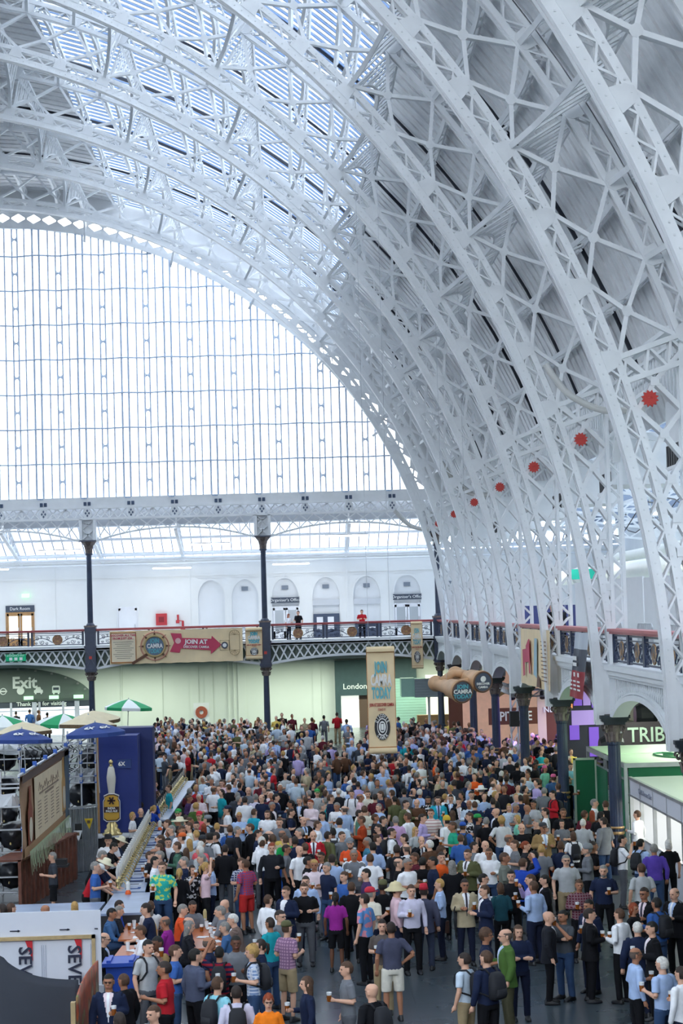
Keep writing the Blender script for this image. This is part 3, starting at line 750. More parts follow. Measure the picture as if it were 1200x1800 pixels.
# lower navy columns with bronze volute capitals
def navycol():
    a, b, c, d = MB(), MB(), MB(), MB()
    a.lathe([(0.36, 0), (0.36, 0.35), (0.33, 0.42)], n=20); 
    b.lathe([(0.27, 0.42), (0.27, 0.95), (0.255, 1.0), (0.24, 3.55), (0.27, 3.58), (0.27, 3.64), (0.25, 3.66)], n=32, fl=-0.05)
    c.lathe([(0.30, 0.42), (0.31, 0.46), (0.30, 0.50)], n=20); c.lathe([(0.285, 1.1), (0.30, 1.14), (0.285, 1.18)], n=20)
    c.lathe([(0.285, 1.26), (0.30, 1.29), (0.285, 1.32)], n=20)
    volute_cap(d, 0.25, 3.62, 0.62, mi=1); d.box((0, 0, 4.27), (1.05, 1.05, 0.07)); d.box((0, 0, 4.35), (1.15, 1.15, 0.09))
    return a, b, c, d
def _slim(m):
    m.v = [v*np.array([0.72, 0.72, 1.0]) for v in m.v]; return m
_nc = [_slim(m).mesh(n, mm) for m, n, mm in zip(navycol(), ('plinth', 'shaft', 'gold_bands', 'capital'), (navy, navy, gold, [mat('black_abacus', (0.02, 0.03, 0.04), 0.4), capm]))]
COLL = {4.2: 'at the right frame edge beside the number 7 pier', 5.2: 'under the pier numbered 6, in front of the green booth', 6.2: 'left of the green booth doors, beneath the red end of a banner', 7.2: 'under the parchment side banner, right of the stage rig',
        8.2: 'right of the painted binoculars', 9.2: 'just behind the right binocular lens', 10.2: 'behind the left binocular barrel', 3.2: 'nearest, out of frame'}
for k in (3.2, 4.2, 5.2, 6.2, 7.2, 8.2, 9.2, 10.2):
    t = thing('cast_iron_column', 'navy column with bronze scroll capital, ' + COLL[k], 'column', (XG, k*BAY, 0), 0, 'navy columns of the right aisle')
    for me in _nc: o = bpy.data.objects.new(me.name, me); C.objects.link(o); o.parent = t
# pier plates carry painted numbers
numm = mat('black_number_paint', (0.01, 0.01, 0.012), 0.6)
text('6', 0.28, (XG+0.10, 5.2*BAY-0.26, 4.98), numm, RIBS[5.2], name='pier_number', bold=0.008)
text('7', 0.28, (XG+0.10, 4.2*BAY-0.26, 4.98), numm, RIBS[4.2], name='pier_number', bold=0.008)
# ------------------------------------------------------------------ end gallery front: lattice parapet girder, balustrade with medallions
for i in range(2, 5):
    x0, x1 = COLX[i], COLX[i+1]; L = x1-x0
    nm = {2: 'left of the exit-side column', 3: 'behind the long parchment banner', 4: 'between the middle column and the corner'}[i]
    t = thing('gallery_front', 'white lattice gallery girder with shallow arch, ' + nm, 'gallery front', (x0, YEND, 0), 0, 'lattice fronts of the end gallery')
    a, b = MB(), MB(); n = 18
    def zl2(u): return 4.92-(abs(u)*2)**2*0.42
    X0, X1 = x0+0.34, x1-0.34
    for j in range(n):
        u0, u1 = j/n, (j+1)/n; a.bar((X0+(X1-X0)*u0, YEND, zl2(u0-.5)-0.05), (X0+(X1-X0)*u1, YEND, zl2(u1-.5)-0.05), 0.14, 0.4)
    a.box2((X0, YEND-0.28, 5.66), (X1, YEND+0.2, 5.82)); a.box2((X0, YEND-0.2, 5.52), (X1, YEND+0.2, 5.66)); a.build('chords', whitecast, t)
    N = 20; dx = (X1-X0)/N
    for j in range(N):
        xa, xb = X0+j*dx, X0+(j+1)*dx; z0a, z0b = zl2((xa-X0)/(X1-X0)-.5), zl2((xb-X0)/(X1-X0)-.5)
        b.bar((xa, YEND-0.05, 5.55), (xb, YEND-0.05, z0b), 0.09, 0.06); b.bar((xa, YEND+0.02, z0a), (xb, YEND+0.02, 5.55), 0.09, 0.06)
    b.build('lattice', whitecast, t)
    t = thing('balustrade', 'black balustrade with round medallions, red rail, ' + nm, 'balustrade', (x0, YEND, 0), 0, 'balustrades of the end gallery')
    mb = MB(); mb.box2((X0, YEND-0.18, 6.72), (X1, YEND+0.14, 6.80)); mb.box2((X0, YEND-0.1, 6.66), (X1, YEND+0.08, 6.72)); mb.build('handrail', redp, t)
    PLN = (L-0.7)/3-0.15
    fr, sc, md = balpanel(PLN, (1, 0, 0), (0, -1, 0), 0.28)
    ms = [fr.mesh('panel_frame', navy), sc.mesh('scrollwork', navy), md.mesh('medallion', [gold, med])]
    for j in range(3):
        for me in ms:
            o = bpy.data.objects.new(me.name, me); C.objects.link(o); o.parent = t; o.location = (0.42+j*(PLN+0.15), -0.02, 0)
# ------------------------------------------------------------------ right aisle: trusses, ducts, partitions, barriers
for j, k in enumerate((4.2, 5.2, 6.2, 7.2, 8.2, 9.2, 10.2)):
    y = k*BAY+0.35; mb = MB()
    mb.bar((26.4, y, 13.6), (38.5, y, 11.6), 0.12, 0.14); mb.bar((26.4, y, 12.2), (38.5, y, 10.7), 0.12, 0.14)
    for q in range(9):
        xa, xb = 26.4+q*1.34, 26.4+(q+1)*1.34
        fa, fb = (xa-26.4)/12.1, (xb-26.4)/12.1
        mb.bar((xa, y, 12.2-1.5*fa), (xb, y, 13.6-2.0*fb), 0.07, 0.08); mb.bar((xa, y, 13.6-2.0*fa), (xb, y, 12.2-1.5*fb), 0.07, 0.08)
    for q in (0, 1): 
        mb.bar((29+q*4, y, 12.4), (31+q*4, y+BAY*0.98, 12.2), 0.07, 0.07, (0, 0, 1)); mb.bar((31+q*4, y, 12.2), (29+q*4, y+BAY*0.98, 12.4), 0.07, 0.07, (0, 0, 1))
    o = mb.build('aisle_truss', iron); tag(o, 'white lattice truss across the right aisle roof, %s from the camera' % ['first', 'second', 'third', 'fourth', 'fifth', 'sixth', 'seventh'][j], 'roof truss', 'trusses of the right aisle roof')
ductm = mat('white_duct', (0.80, 0.80, 0.74), 0.5, noise=0.03)
mb = MB(); pts = [(33, y, 9.0) for y in range(40, 118, 4)]; mb.tube(pts, 0.42, 20)
for y in (66, 79, 93, 106): mb.tube([(33, y, 9.0), (33, y+0.5, 9.0)], 0.52, 8)
o = mb.build('ventilation_duct', ductm, smooth=True); tag(o, 'fat cream ventilation duct running above the white partitions', 'duct')
mb = MB(); mb.tube([(35.6, 45, 10.2), (35.6, 116, 10.0)], 0.28, 16); o = mb.build('ventilation_duct', ductm, smooth=True); tag(o, 'thinner white duct running higher behind the fat cream one', 'duct')
fm = mat('ribbed_flexible_duct', (0.62, 0.62, 0.60), 0.6, noise=0.06, scale=3)
def flexduct(P, r, lab):
    t = np.linspace(0, 1, 40); P = np.array(P, float)
    # catmull through points
    pts = []
    for u in t*(len(P)-1):
        i = min(int(u), len(P)-2); f_ = u-i; p0 = P[max(i-1, 0)]; p1 = P[i]; p2 = P[i+1]; p3 = P[min(i+2, len(P)-1)]
        pts.append(0.5*((2*p1)+(-p0+p2)*f_+(2*p0-5*p1+4*p2-p3)*f_**2+(-p0+3*p1-3*p2+p3)*f_**3))
    m = MB(); m.tube(pts, [r*(1.0+0.05*(i % 2)) for i in range(40)], 14); o = m.build('flexible_duct', fm); tag(o, lab, 'duct', 'flexible ducts hanging at the springing of the roof')
flexduct([(23.68, 49, 13.61), (23.91, 49, 13.24), (24.26, 49, 12.82), (24.83, 49, 12.49), (25.34, 49, 12.37), (26.2, 49.2, 12.4)], 0.085, 'curved grey flexible duct hanging by the second nearest red star boss')
flexduct([(23.85, 85, 13.88), (24.45, 85, 12.96), (25.23, 85, 12.44), (26.2, 85, 12.4)], 0.11, 'curved grey flexible duct hanging by the fourth red star boss')
flexduct([(23.24, 112, 13.18), (23.94, 112, 12.4), (24.82, 112, 12.05), (26, 112, 12.1)], 0.11, 'curved white flexible duct in the far corner of the roof')
# white partitions on the right gallery
mb = MB(); 
def partition(y0, y1, x, z1, lab, m, joints=(), g=None, z0=5.76):
    p = MB(); p.box2((x, y0, z0), (x+0.08, y1, z1))
    for j in joints: p.box2((x-0.03, j, z0), (x, j+0.08, z1))
    o = p.build('exhibition_partition', m); tag(o, lab, 'partition', g); return o
partition(45, 66.5, 29.2, 8.32, 'tall white partition wall on the right gallery, nearest stretch', whitep, (50, 56, 62), 'white partitions on the right gallery')
partition(66.7, 82.6, 29.2, 8.38, 'tall white partition wall on the right gallery, farther stretch', whitep, (71, 76), 'white partitions on the right gallery')
bluepan = mat('royal_blue_fabric', (0.015, 0.03, 0.22), 0.7, noise=0.1)
for i, (y0, y1) in enumerate(((84, 88.5), (89.2, 95), (96, 101), (102, 108))):
    o = partition(y0, y1, 29.6, 7.45, 'dark blue fabric display panel on the right gallery, %s one counting from the far corner' % ['fourth', 'third', 'second', 'first'][i], bluepan, (), 'blue panels on the right gallery')
for i, (y0, x) in enumerate(((46, 27.2), (50.2, 27.3), (55.5, 27.4), (60, 27.3), (64.5, 27.4))):
    mb = MB(); mb.tube([(x, y0, 5.76), (x, y0, 6.75), (x, y0+0.15, 6.86), (x, y0+2.2, 6.86), (x, y0+2.35, 6.75), (x, y0+2.35, 5.76)], 0.025, 6); mb.tube([(x, y0, 5.95), (x, y0+2.35, 5.95)], 0.02, 6)
    for q in range(1, 18): mb.tube([(x, y0+q*0.13, 5.95), (x, y0+q*0.13, 6.86)], 0.009, 4)
    o = mb.build('crowd_barrier', alu); tag(o, 'grey steel crowd barrier on the right gallery, %s from the camera' % ['first', 'second', 'third', 'fourth', 'fifth'][i], 'barrier', 'crowd barriers on the gallery')
# wiring and small ceiling lamps of the right aisle
lampm = mat('lit_flood_lamp', (1, 0.97, 0.9), 0.4, emis=((1, 0.95, 0.85), 6.0))
for i, (x, y, z) in enumerate(((31.5, 62, 10.2), (30.5, 70, 10.6), (32.5, 56, 9.9), (34, 66, 10.6), (29.5, 76, 11.2), (31, 84, 10.9), (33.5, 52, 10.4))):
    t = thing('flood_lamp', 'small lit flood lamp hanging in the right aisle roof, %s of the cluster' % ['near the middle', 'left one', 'right low one', 'upper right one', 'upper left one', 'farthest one', 'rightmost one'][i], 'lamp', (x, y, z), 0, 'flood lamps of the right aisle')
    a = MB(); a.box((x, y, z+0.18), (0.5, 0.35, 0.2)); a.bar((x, y, z+0.25), (x, y, 12.0), 0.03, 0.03); a.build('housing', iron, t)
    a = MB(); a.box((x, y-0.02, z+0.06), (0.42, 0.36, 0.05)); a.build('lens', lampm, t)
for i in range(5):
    mb = MB(); pts = [(30+i*0.7, 60+q*1.6, 10.6-0.5*math.sin(q*PI/4)+0.12*i) for q in range(13)]; mb.tube(pts, 0.025, 4); o = mb.build('hanging_cable', blackp); tag(o, 'looping black cable under the right aisle roof, %s of five from the left' % ['first','second','third','fourth','last'][i], 'cable', 'looping cables')
mb = MB(); mb.box2((31.0, 96, 8.7), (32.6, 96.1, 9.2), 0); o = mb.build('hanging_sign', mat('teal_sign', (0.0, 0.35, 0.25), 0.5)); tag(o, 'small teal green hanging sign above the right gallery', 'sign')
# ================================================================== END WALL FITTINGS
signm = mat('slate_sign', (0.055, 0.07, 0.10), 0.5); letw = mat('white_lettering', (0.86, 0.88, 0.88), 0.5)
tealdark = mat('dark_teal_cladding', (0.045, 0.085, 0.095), 0.6, noise=0.08)
pale_teal = mat('pale_teal_cladding', (0.33, 0.55, 0.47), 0.6, noise=0.04)
litm = mat('lit_interior', (0.9, 0.92, 0.85), 0.6, emis=((0.95, 1.0, 0.9), 0.35))
def boxobj(name, lo, hi, m, parent=None, **kw):
    b = MB(); b.box2(lo, hi); return b.build(name, m, parent, **kw)
def sign(lab, x0, x1, z0, z1, y, body, size, xoff=0.0, m=signm, lm=letw, align='CENTER', bold=0.0, cat='sign'):
    t = thing('wall_sign', lab, cat, ((x0+x1)/2, y, z0)); boxobj('board', (x0, y-0.06, z0), (x1, y, z1), m, t)
    text(body, size, ((x0+x1)/2+xoff, y-0.07, (z0+z1)/2), lm, t, align=align, bold=bold); return t
def door(n, x0, x1, z0, z1, y, panes, fm=whitep, gm=None, lab=None):
    t = bpy.data.objects.new('door_%d' % n, None); C.objects.link(t); t['kind'] = 'structure'
    a = MB(); w_ = (x1-x0)/panes
    a.box2((x0-0.06, y-0.06, z0), (x0, y+0.02, z1)); a.box2((x1, y-0.06, z0), (x1+0.06, y+0.02, z1)); a.box2((x0-0.06, y-0.06, z1), (x1+0.06, y+0.02, z1+0.08))
    a.build('door_frame', fm, t)
    for i in range(panes):
        b = MB(); X0, X1 = x0+i*w_+0.02, x0+(i+1)*w_-0.02
        b.box2((X0, y-0.03, z0), (X0+0.12, y, z1)); b.box2((X1-0.12, y-0.03, z0), (X1, y, z1)); b.box2((X0, y-0.03, z0), (X1, y, z0+0.5)); b.box2((X0, y-0.03, z1-0.15), (X1, y, z1)); lf = b.build('door_leaf', fm, t)
        boxobj('door_glass', (X0+0.12, y-0.02, z0+0.5), (X1-0.12, y-0.01, z1-0.15), gm or litm, lf)
        boxobj('door_handle', ((X0+X1)/2+w_*0.36, y-0.08, z0+0.95), ((X0+X1)/2+w_*0.36+0.04, y-0.03, z0+1.2), alu, lf)
G5 = 5.76
sign('dark sign reading Organiser\'s Office above the left double door of the upper wall', 15.86, 17.66, 8.06, 8.42, YW-0.02, "Organiser's Office", 0.27)
sign('dark sign reading Organiser\'s Office above the right double door of the upper wall', 23.68, 25.5, 8.06, 8.42, YW-0.02, "Organiser's Office", 0.27)
sign('dark sign reading Dark Room over the wooden door at the left edge', -1.05, 0.78, 7.95, 8.36, YW-0.02, 'Dark Room', 0.27)
greydoor = mat('grey_glass', (0.45, 0.48, 0.50), 0.3); woodl = mat('light_oak', hexc('b08656'), 0.5, noise=0.1, scale=6)
door(1, 15.95, 17.6, G5, 7.75, YW, 2, whitep, greydoor); door(2, 23.75, 25.4, G5, 7.75, YW, 2, whitep, greydoor); door(3, -1.0, 0.7, G5, 7.85, YW, 2, woodl, litm)
door(4, 9.0+(-2.9), 7.3, G5, 8.0, YW, 1, whitep, whitep)
posters = mat('notice_board', (0.06, 0.08, 0.13), 0.6)
for i, (x0, x1, z0, z1) in enumerate(((18.55, 20.2, G5, 7.3), (21.2, 22.8, G5, 6.6))):
    t = thing('notice_board', 'dark notice board with pale papers under the %s blind arch' % ('second', 'third')[i], 'notice board', ((x0+x1)/2, YW-0.1, z0))
    boxobj('board', (x0, YW-0.12, z0), (x1, YW-0.02, z1), posters, t)
    for j in range(2): boxobj('paper', (x0+0.2+j*0.7, YW-0.14, z0+0.55), (x0+0.6+j*0.7, YW-0.12, z1-0.2), whitep, t)
for i in range(2): boxobj('trim_%d' % (3+i), (18.52+i*2.62, YW-0.04, 7.85), (20.24+i*2.62, YW-0.0, 8.2), mat('shutter_white', (0.6, 0.62, 0.65), 0.5))['kind'] = 'structure'
redbox = mat('red_enamel', (0.50, 0.03, 0.04), 0.4)
t = thing('fire_cabinet', 'red fire cabinet on the white upper gallery wall', 'fire cabinet', (8.85, YW, 6.9)); boxobj('cabinet', (8.5, YW-0.25, 6.85), (9.2, YW, 7.6), redbox, t); b = MB(); b.lathe([(0, 0), (0.14, 0), (0.14, 0.02), (0, 0.02)], n=12); b = MB(); b.box((8.85, YW-0.27, 7.22), (0.34, 0.02, 0.34)); b.build('round_handle', mat('darkred', (0.25, 0.01, 0.02), 0.5), t)
b = MB(); b.tube([(10.2, YW-0.15, G5), (10.2, YW-0.15, 7.1), (9.9, YW-0.15, 7.1), (9.9, YW-0.15, 7.5)], 0.07, 8); b.box((9.88, YW-0.2, 7.05), (0.22, 0.12, 0.2)); b.box((10.2, YW-0.2, 6.6), (0.3, 0.12, 0.12)); tag(b.build('hydrant_pipe', redbox), 'red dry riser pipe with valves right of the fire cabinet', 'pipe')
# lower wall fittings
b = MB(); cc = (11.25, YW-0.2, 1.25)
for r in (0.34, 0.26, 0.18): b.tube([(cc[0]+r*math.cos(q*PI/9), cc[1], cc[2]+r*math.sin(q*PI/9)) for q in range(19)], 0.05, 6)
t = thing('hose_reel', 'round red and brass fire hose reel on a pale board', 'hose reel', (11.25, YW, 0.6)); b.build('hose', mat('red_brown_hose', (0.42, 0.10, 0.06), 0.5), t); boxobj('back_board', (10.75, YW-0.12, 0.55), (11.75, YW-0.1, 1.85), whitep, t)
t = thing('london_room_front', 'dark teal London Room doorway front behind the hanging scroll', 'shop front', (21.6, YW-0.5, 0)); boxobj('fascia', (19.8, YW-0.6, 2.05), (25.0, YW-0.1, 4.3), tealdark, t)
boxobj('side_pier', (19.8, YW-0.6, 0), (20.15, YW-0.1, 2.05), tealdark, t); boxobj('lit_doorway', (20.15, YW-0.2, 0), (21.3, YW-0.15, 2.05), litm, t); boxobj('dark_doorway', (21.3, YW-0.2, 0), (23.5, YW-0.15, 2.05), mat('brown_dim', (0.12, 0.07, 0.05), 0.6), t); text('London Room', 0.50, (21.75, YW-0.62, 2.62), letw, t, bold=0.006)
b = MB()
for i in range(18): b.box2((23.6, YW-0.75+0.01*(i % 2), i*0.17), (25.6, YW-0.62, i*0.17+0.16))
tag(b.build('clapboard_screen', pale_teal), 'pale teal clapboard wall right of the hanging scroll', 'wall panel')
b = MB()
t = thing('cafe_kiosk', 'clapboard cafe kiosk with a grey canopy and lit counter in the far corner', 'kiosk', (28, 117, 0))
cg = mat('grey_canopy', (0.26, 0.31, 0.35), 0.6)
for i in range(7): b.box2((24.4, 116.4-0.01*(i % 2), 2.15+i*0.16), (33.5, 117.2, 2.15+i*0.16+0.15))
b.build('canopy', cg, t); b = MB(); b.box2((23.6, 116.6, 2.2), (24.4, 118, 3.3)); b.build('canopy_side', pale_teal, t)
boxobj('back_wall', (25.4, 121.5, 0), (36, 121.6, 3.3), mat('lit_cream_wall', (0.8, 0.78, 0.6), 0.6, emis=((1.0, 0.93, 0.70), 0.35)), t)
boxobj('counter', (24.6, 118, 0), (34, 118.6, 1.0), woodl, t); boxobj('post', (25.2, 117.2, 0), (25.35, 117.35, 2.2), whitep, t)
text('pastries', 0.30, (26.4, 116.35, 2.33), numm, t); text('sandwiches', 0.30, (28.6, 116.35, 2.33), numm, t); text('wraps', 0.30, (30.9, 116.35, 2.33), numm, t)
for i in range(3):
    b = MB(); x = 27.6+i*2.2; b.box2((x, 120.9, 0.9), (x+1.5, 121.4, 2.1))
    for q in range(3): b.box2((x+0.05, 120.8, 1.15+q*0.32), (x+1.45, 120.92, 1.19+q*0.32), 1)
    for q in range(12): b.box((x+0.12+q*0.115, 120.86, 1.25+0.32*(q % 3)), (0.07, 0.07, 0.16), 2+(q % 3))
    b.build('drinks_shelf', [mat('shelf_white', (0.8, 0.8, 0.75), 0.5), alu, mat('bottle_green', (0.05, 0.35, 0.10), 0.3), redbox, woodl], t)
# exit arch
t = thing('exit_screen', 'grey arched exit front with white Exit lettering and glazed doors', 'shop front', (-1.25, YW, 0))
P = [(4.4+0.0, 2.25)]+[(-1.25+5.65*math.cos(PI*i/28), 2.22+2.2*math.sin(PI*i/28)) for i in range(29)]
b = MB(); b.prism(P[1:], lambda a, c_, q: np.array([a, q, c_]), YW-0.02, YW+0.1); b.build('fascia', mat('grey_green_fascia', (0.13, 0.16, 0.15), 0.6), t)
text('Exit', 1.02, (0.05, YW-0.05, 3.42), letw, t, bold=0.03)
text('Thank you for visiting', 0.36, (1.1, YW-0.03, 2.08), letw, t, bold=0.008); boxobj('text_band', (-6.9, YW+0.05, 1.85), (4.4, YW+0.15, 2.28), signm, t)
def icon(x, kind):
    b = MB(); y = YW-0.06; z = 2.93
    if kind == 0:
        b.tube([(x+0.19*math.cos(q*PI/8), y, z+0.19*math.sin(q*PI/8)) for q in range(17)], 0.035, 6); b.box((x, y, z), (0.5, 0.04, 0.09))
    elif kind == 1:
        b.prism([(x+0.24*math.cos(q*PI/8), z+0.24*math.sin(q*PI/8)) for q in range(16)], lambda a, c_, q: np.array([a, y+q, c_]), -0.02, 0.02)
    elif kind == 2:
        b.prism([(x-0.28, z-0.15), (x-0.28, z+0.02), (x-0.18, z+0.06), (x-0.12, z+0.22), (x+0.12, z+0.22), (x+0.18, z+0.06), (x+0.28, z+0.02), (x+0.28, z-0.15)], lambda a, c_, q: np.array([a, y+q, c_]), -0.02, 0.02); b.box((x-0.18, y, z-0.18), (0.1, 0.05, 0.1)); b.box((x+0.18, y, z-0.18), (0.1, 0.05, 0.1))
    else:
        b.prism([(x-0.25, z-0.18), (x-0.25, z+0.22), (x-0.18, z+0.28), (x+0.18, z+0.28), (x+0.25, z+0.22), (x+0.25, z-0.18)], lambda a, c_, q: np.array([a, y+q, c_]), -0.02, 0.02); b.box((x-0.15, y, z-0.22), (0.1, 0.05, 0.1)); b.box((x+0.15, y, z-0.22), (0.1, 0.05, 0.1)); b.box((x, y-0.025, z+0.08), (0.36, 0.02, 0.16), 1)
    b.build('pictogram', [letw, signm], t)
for i, x in enumerate((-1.3, -0.2, 0.93, 2.05)): icon(x, i)
boxobj('bright_lobby', (-6.9, YW+1.2, 0), (4.4, YW+1.25, 2.1), mat('daylit_lobby', (0.8, 0.85, 0.9), 0.6, emis=((0.85, 0.93, 1.0), 0.4)), t)
b = MB()
for x in (-6.5, -4.9, -3.3, -1.9, -0.9, 0.5, 0.9, 2.4, 3.2, 4.2): b.box2((x, YW-0.05, 0), (x+(0.3 if int(x*10) % 3 else 0.14), YW+0.1, 2.2))
b.box2((-6.9, YW-0.02, 1.62), (4.4, YW+0.05, 1.68)); b.build('door_posts', alu, t)
spotm = mat('spot_bulb', (1, 0.9, 0.75), 0.4, emis=((1, 0.86, 0.68), 12.0))
for i, a in enumerate((80, 68, 56, 44, 31, 20)):
    x, z = -1.25+5.5*math.cos(math.radians(a)), 2.22+2.12*math.sin(math.radians(a))
    b = MB(); b.box((x, YW-0.35, z), (0.14, 0.14, 0.1)); b.box((x, YW-0.3, z+0.05), (0.04, 0.5, 0.03)); o = b.build('arch_spotlight', mat('spot_case', (0.3, 0.3, 0.3), 0.5)); tag(o, 'small warm spotlight on the exit arch rim, %s from the top' % ORDW[i], 'lamp', 'spotlights over the exit')
    l = bpy.data.lights.new('arch_spot', 'SPOT'); l.energy = 60; l.color = (1, 0.85, 0.68); l.spot_size = 1.5; l.spot_blend = 0.8; l.shadow_soft_size = 0.05
    lo = bpy.data.objects.new('arch_spot', l); C.objects.link(lo); lo.location = (x, YW-0.36, z-0.06); lo.rotation_euler = (math.radians(-28), 0, 0)
greensign = mat('green_exit_sign', (0.0, 0.25, 0.12), 0.5, emis=((0.0, 0.5, 0.22), 0.12))
t = thing('exit_sign', 'green emergency exit sign on the white lattice at the left edge', 'sign', (0.75, YEND-0.4, 5.05)); boxobj('panel', (0.2, YEND-0.45, 5.02), (1.38, YEND-0.35, 5.42), greensign, t); text('EMERGENCY EXIT', 0.13, (0.79, YEND-0.46, 5.34), letw, t)
for x in (0.5, 0.8, 1.1): boxobj('pictogram', (x-0.09, YEND-0.47, 5.07), (x+0.09, YEND-0.46, 5.24), letw, t)
for i, x in enumerate((0.35, 1.95, 3.5)):
    o = boxobj('exit_lamp', (x-0.3, YW-0.5, 2.38), (x+0.3, YW-0.42, 2.6), mat('lit_green_lamp', (0.3, 0.8, 0.4), 0.5, emis=((0.45, 0.95, 0.5), 0.6))); tag(o, 'small lit green exit lamp on the exit front, %s one' % ('left', 'middle', 'right')[i], 'sign', 'green exit lamps')
o = boxobj('exit_lamp', (0.0, YW-0.2, 8.85), (0.5, YW-0.1, 9.1), MATS['lit_green_lamp']); tag(o, 'small lit green exit lamp above the wooden gallery door', 'sign', 'green exit lamps')

# ================================================================== BANNERS
parch = mat('parchment_print', hexc('f0d8ae'), 0.7, noise=0.08, scale=1.2); parchd = mat('parchment_edge', hexc('b57a45'), 0.7, noise=0.2, scale=3)
cyan = mat('cyan_print', hexc('62b5c4'), 0.6); white_p = mat('white_print', (0.88, 0.88, 0.86), 0.6); redprint = mat('crimson_print', hexc('b33a3a'), 0.6); pinkp = mat('pink_print', hexc('c83f5e'), 0.6); blackprint = mat('black_print', (0.02, 0.02, 0.025), 0.6)
greyp = mat('slate_blue_print', hexc('66788f'), 0.5)
def disc(mb, c, r, y, mi=0, n=24, sx=1.0, th=0.006): mb.prism([(r*sx*math.cos(2*PI*q/n), r*math.sin(2*PI*q/n)) for q in range(n)], lambda a, b, t_: np.array([c[0]+a, y+t_, c[1]+b]), 0, th, mi)
def scrollbanner(lab, x0, x1, z0, z1, y, g=None, sub=True):
    t = thing('hanging_banner', lab, 'banner', ((x0+x1)/2, y, z0), 0, g); w_ = x1-x0; h = z1-z0; r = w_*0.10
    b = MB(); n = 24; P = []
    for i in range(n+1):
        u = i/n; z = z0+r*1.4+(h-2.8*r)*u; P.append((z, 0.02*math.sin(u*9)))
    prof = [(z0+r*2.2, -r*1.1), (z0+r*1.2, -r*1.6), (z0+r*0.2, -r*1.0), (z0, -r*0.2), (z0+r*0.7, 0.02), (z0+r*1.4, 0.0)]+P+[(z1-r*0.8, 0.0), (z1-r*0.1, -r*0.3), (z1, -r*0.9), (z1-r*0.9, -r*1.7), (z1-r*1.9, -r*1.3)]
    G = [[(x0+w_*j/6+0.012*w_*math.sin(i*1.7+j), y+a, z) for j in range(7)] for i, (z, a) in enumerate(prof)]
    b.grid(G); G2 = [[(p[0], p[1]+0.012, p[2]) for p in row] for row in G]; b.grid(G2); b.build('sheet', parch, t, smooth=True)
    e = MB()
    for s_ in (x0, x1):
        for i in range(5, len(prof)-5): e.bar((s_, y+prof[i][1]-0.004, prof[i][0]), (s_, y+prof[i+1][1]-0.004, prof[i+1][0]), 0.02*w_, 0.01)
    e.bar((x0, y-0.01, z1-1.95*r), (x1, y-0.01, z1-1.95*r), 0.05*w_, 0.008); e.bar((x0, y-0.01, z0+2.25*r), (x1, y-0.01, z0+2.25*r), 0.05*w_, 0.008); e.build('scorched_edges', parchd, t)
    cx = (x0+x1)/2; f_ = y-0.035
    text('JOIN', h*0.145, (cx, f_, z0+h*0.80), cyan, t, bold=0.022*w_, fit=w_*0.46); text('CAMRA', h*0.145, (cx, f_, z0+h*0.68), white_p, t, bold=0.022*w_, fit=w_*0.76); text('TODAY', h*0.145, (cx, f_, z0+h*0.56), cyan, t, bold=0.022*w_, fit=w_*0.70)
    text('JOIN AT DISCOVER CAMRA', h*0.042, (cx, f_, z0+h*0.455), redprint, t, fit=w_*0.88, bold=0.004); text('STAND B1', h*0.034, (cx, f_, z0+h*0.41), redprint, t, fit=w_*0.27)
    b = MB(); R_ = h*0.125; sx = min(1.0, w_*0.28/R_); disc(b, (cx, z0+h*0.25), R_, f_+0.005, 0, sx=sx); disc(b, (cx, z0+h*0.25), R_*0.66, f_, 1, sx=sx); disc(b, (cx, z0+h*0.25), R_*0.58, f_-0.005, 0, sx=sx)
    disc(b, (cx, z0+h*0.25), R_*0.44, f_-0.01, 1, sx=sx); b.box((cx, f_-0.014, z0+h*0.25), (R_*sx*0.42, 0.004, R_*0.6), 0); b.box((cx, f_-0.018, z0+h*0.25), (R_*sx*0.30, 0.004, R_*0.46), 1)
    b.build('round_emblem', [blackprint, white_p], t)
    for wd, sg in (('DISCOVER', 1), ('CAMRA', -1)):
        for i, ch in enumerate(wd):
            a = PI/2-sg*(i-(len(wd)-1)/2)*0.30 if sg > 0 else -PI/2+(i-(len(wd)-1)/2)*0.34
            text(ch, R_*0.34, (cx+R_*0.83*sx*math.cos(a), f_-0.01, z0+h*0.25+R_*0.83*math.sin(a)), white_p, t, rot=(a-PI/2 if sg > 0 else a+PI/2), bold=0.004, sx=sx)
    return t
t = scrollbanner('tall hanging parchment scroll banner in front of the crowd, reading JOIN CAMRA TODAY', 19.42, 20.31, 2.90, 6.31, 62.0)
b = MB(); b.tube([(19.5, 62, 6.3), (19.5, 62, 31.0)], 0.006, 4); b.tube([(20.2, 62, 6.3), (20.2, 62, 31.0)], 0.006, 4); b.build('suspension_wires', alu, t)
scrollbanner('small parchment scroll banner at the right end of the long banner', 14.38, 15.36, 4.72, 6.62, YEND-0.45, 'small scroll banners on the gallery')
scrollbanner('narrow parchment scroll banner on the far gallery rail near the corner', 24.2, 24.88, 3.9, 6.70, YEND-0.45, 'small scroll banners on the gallery')
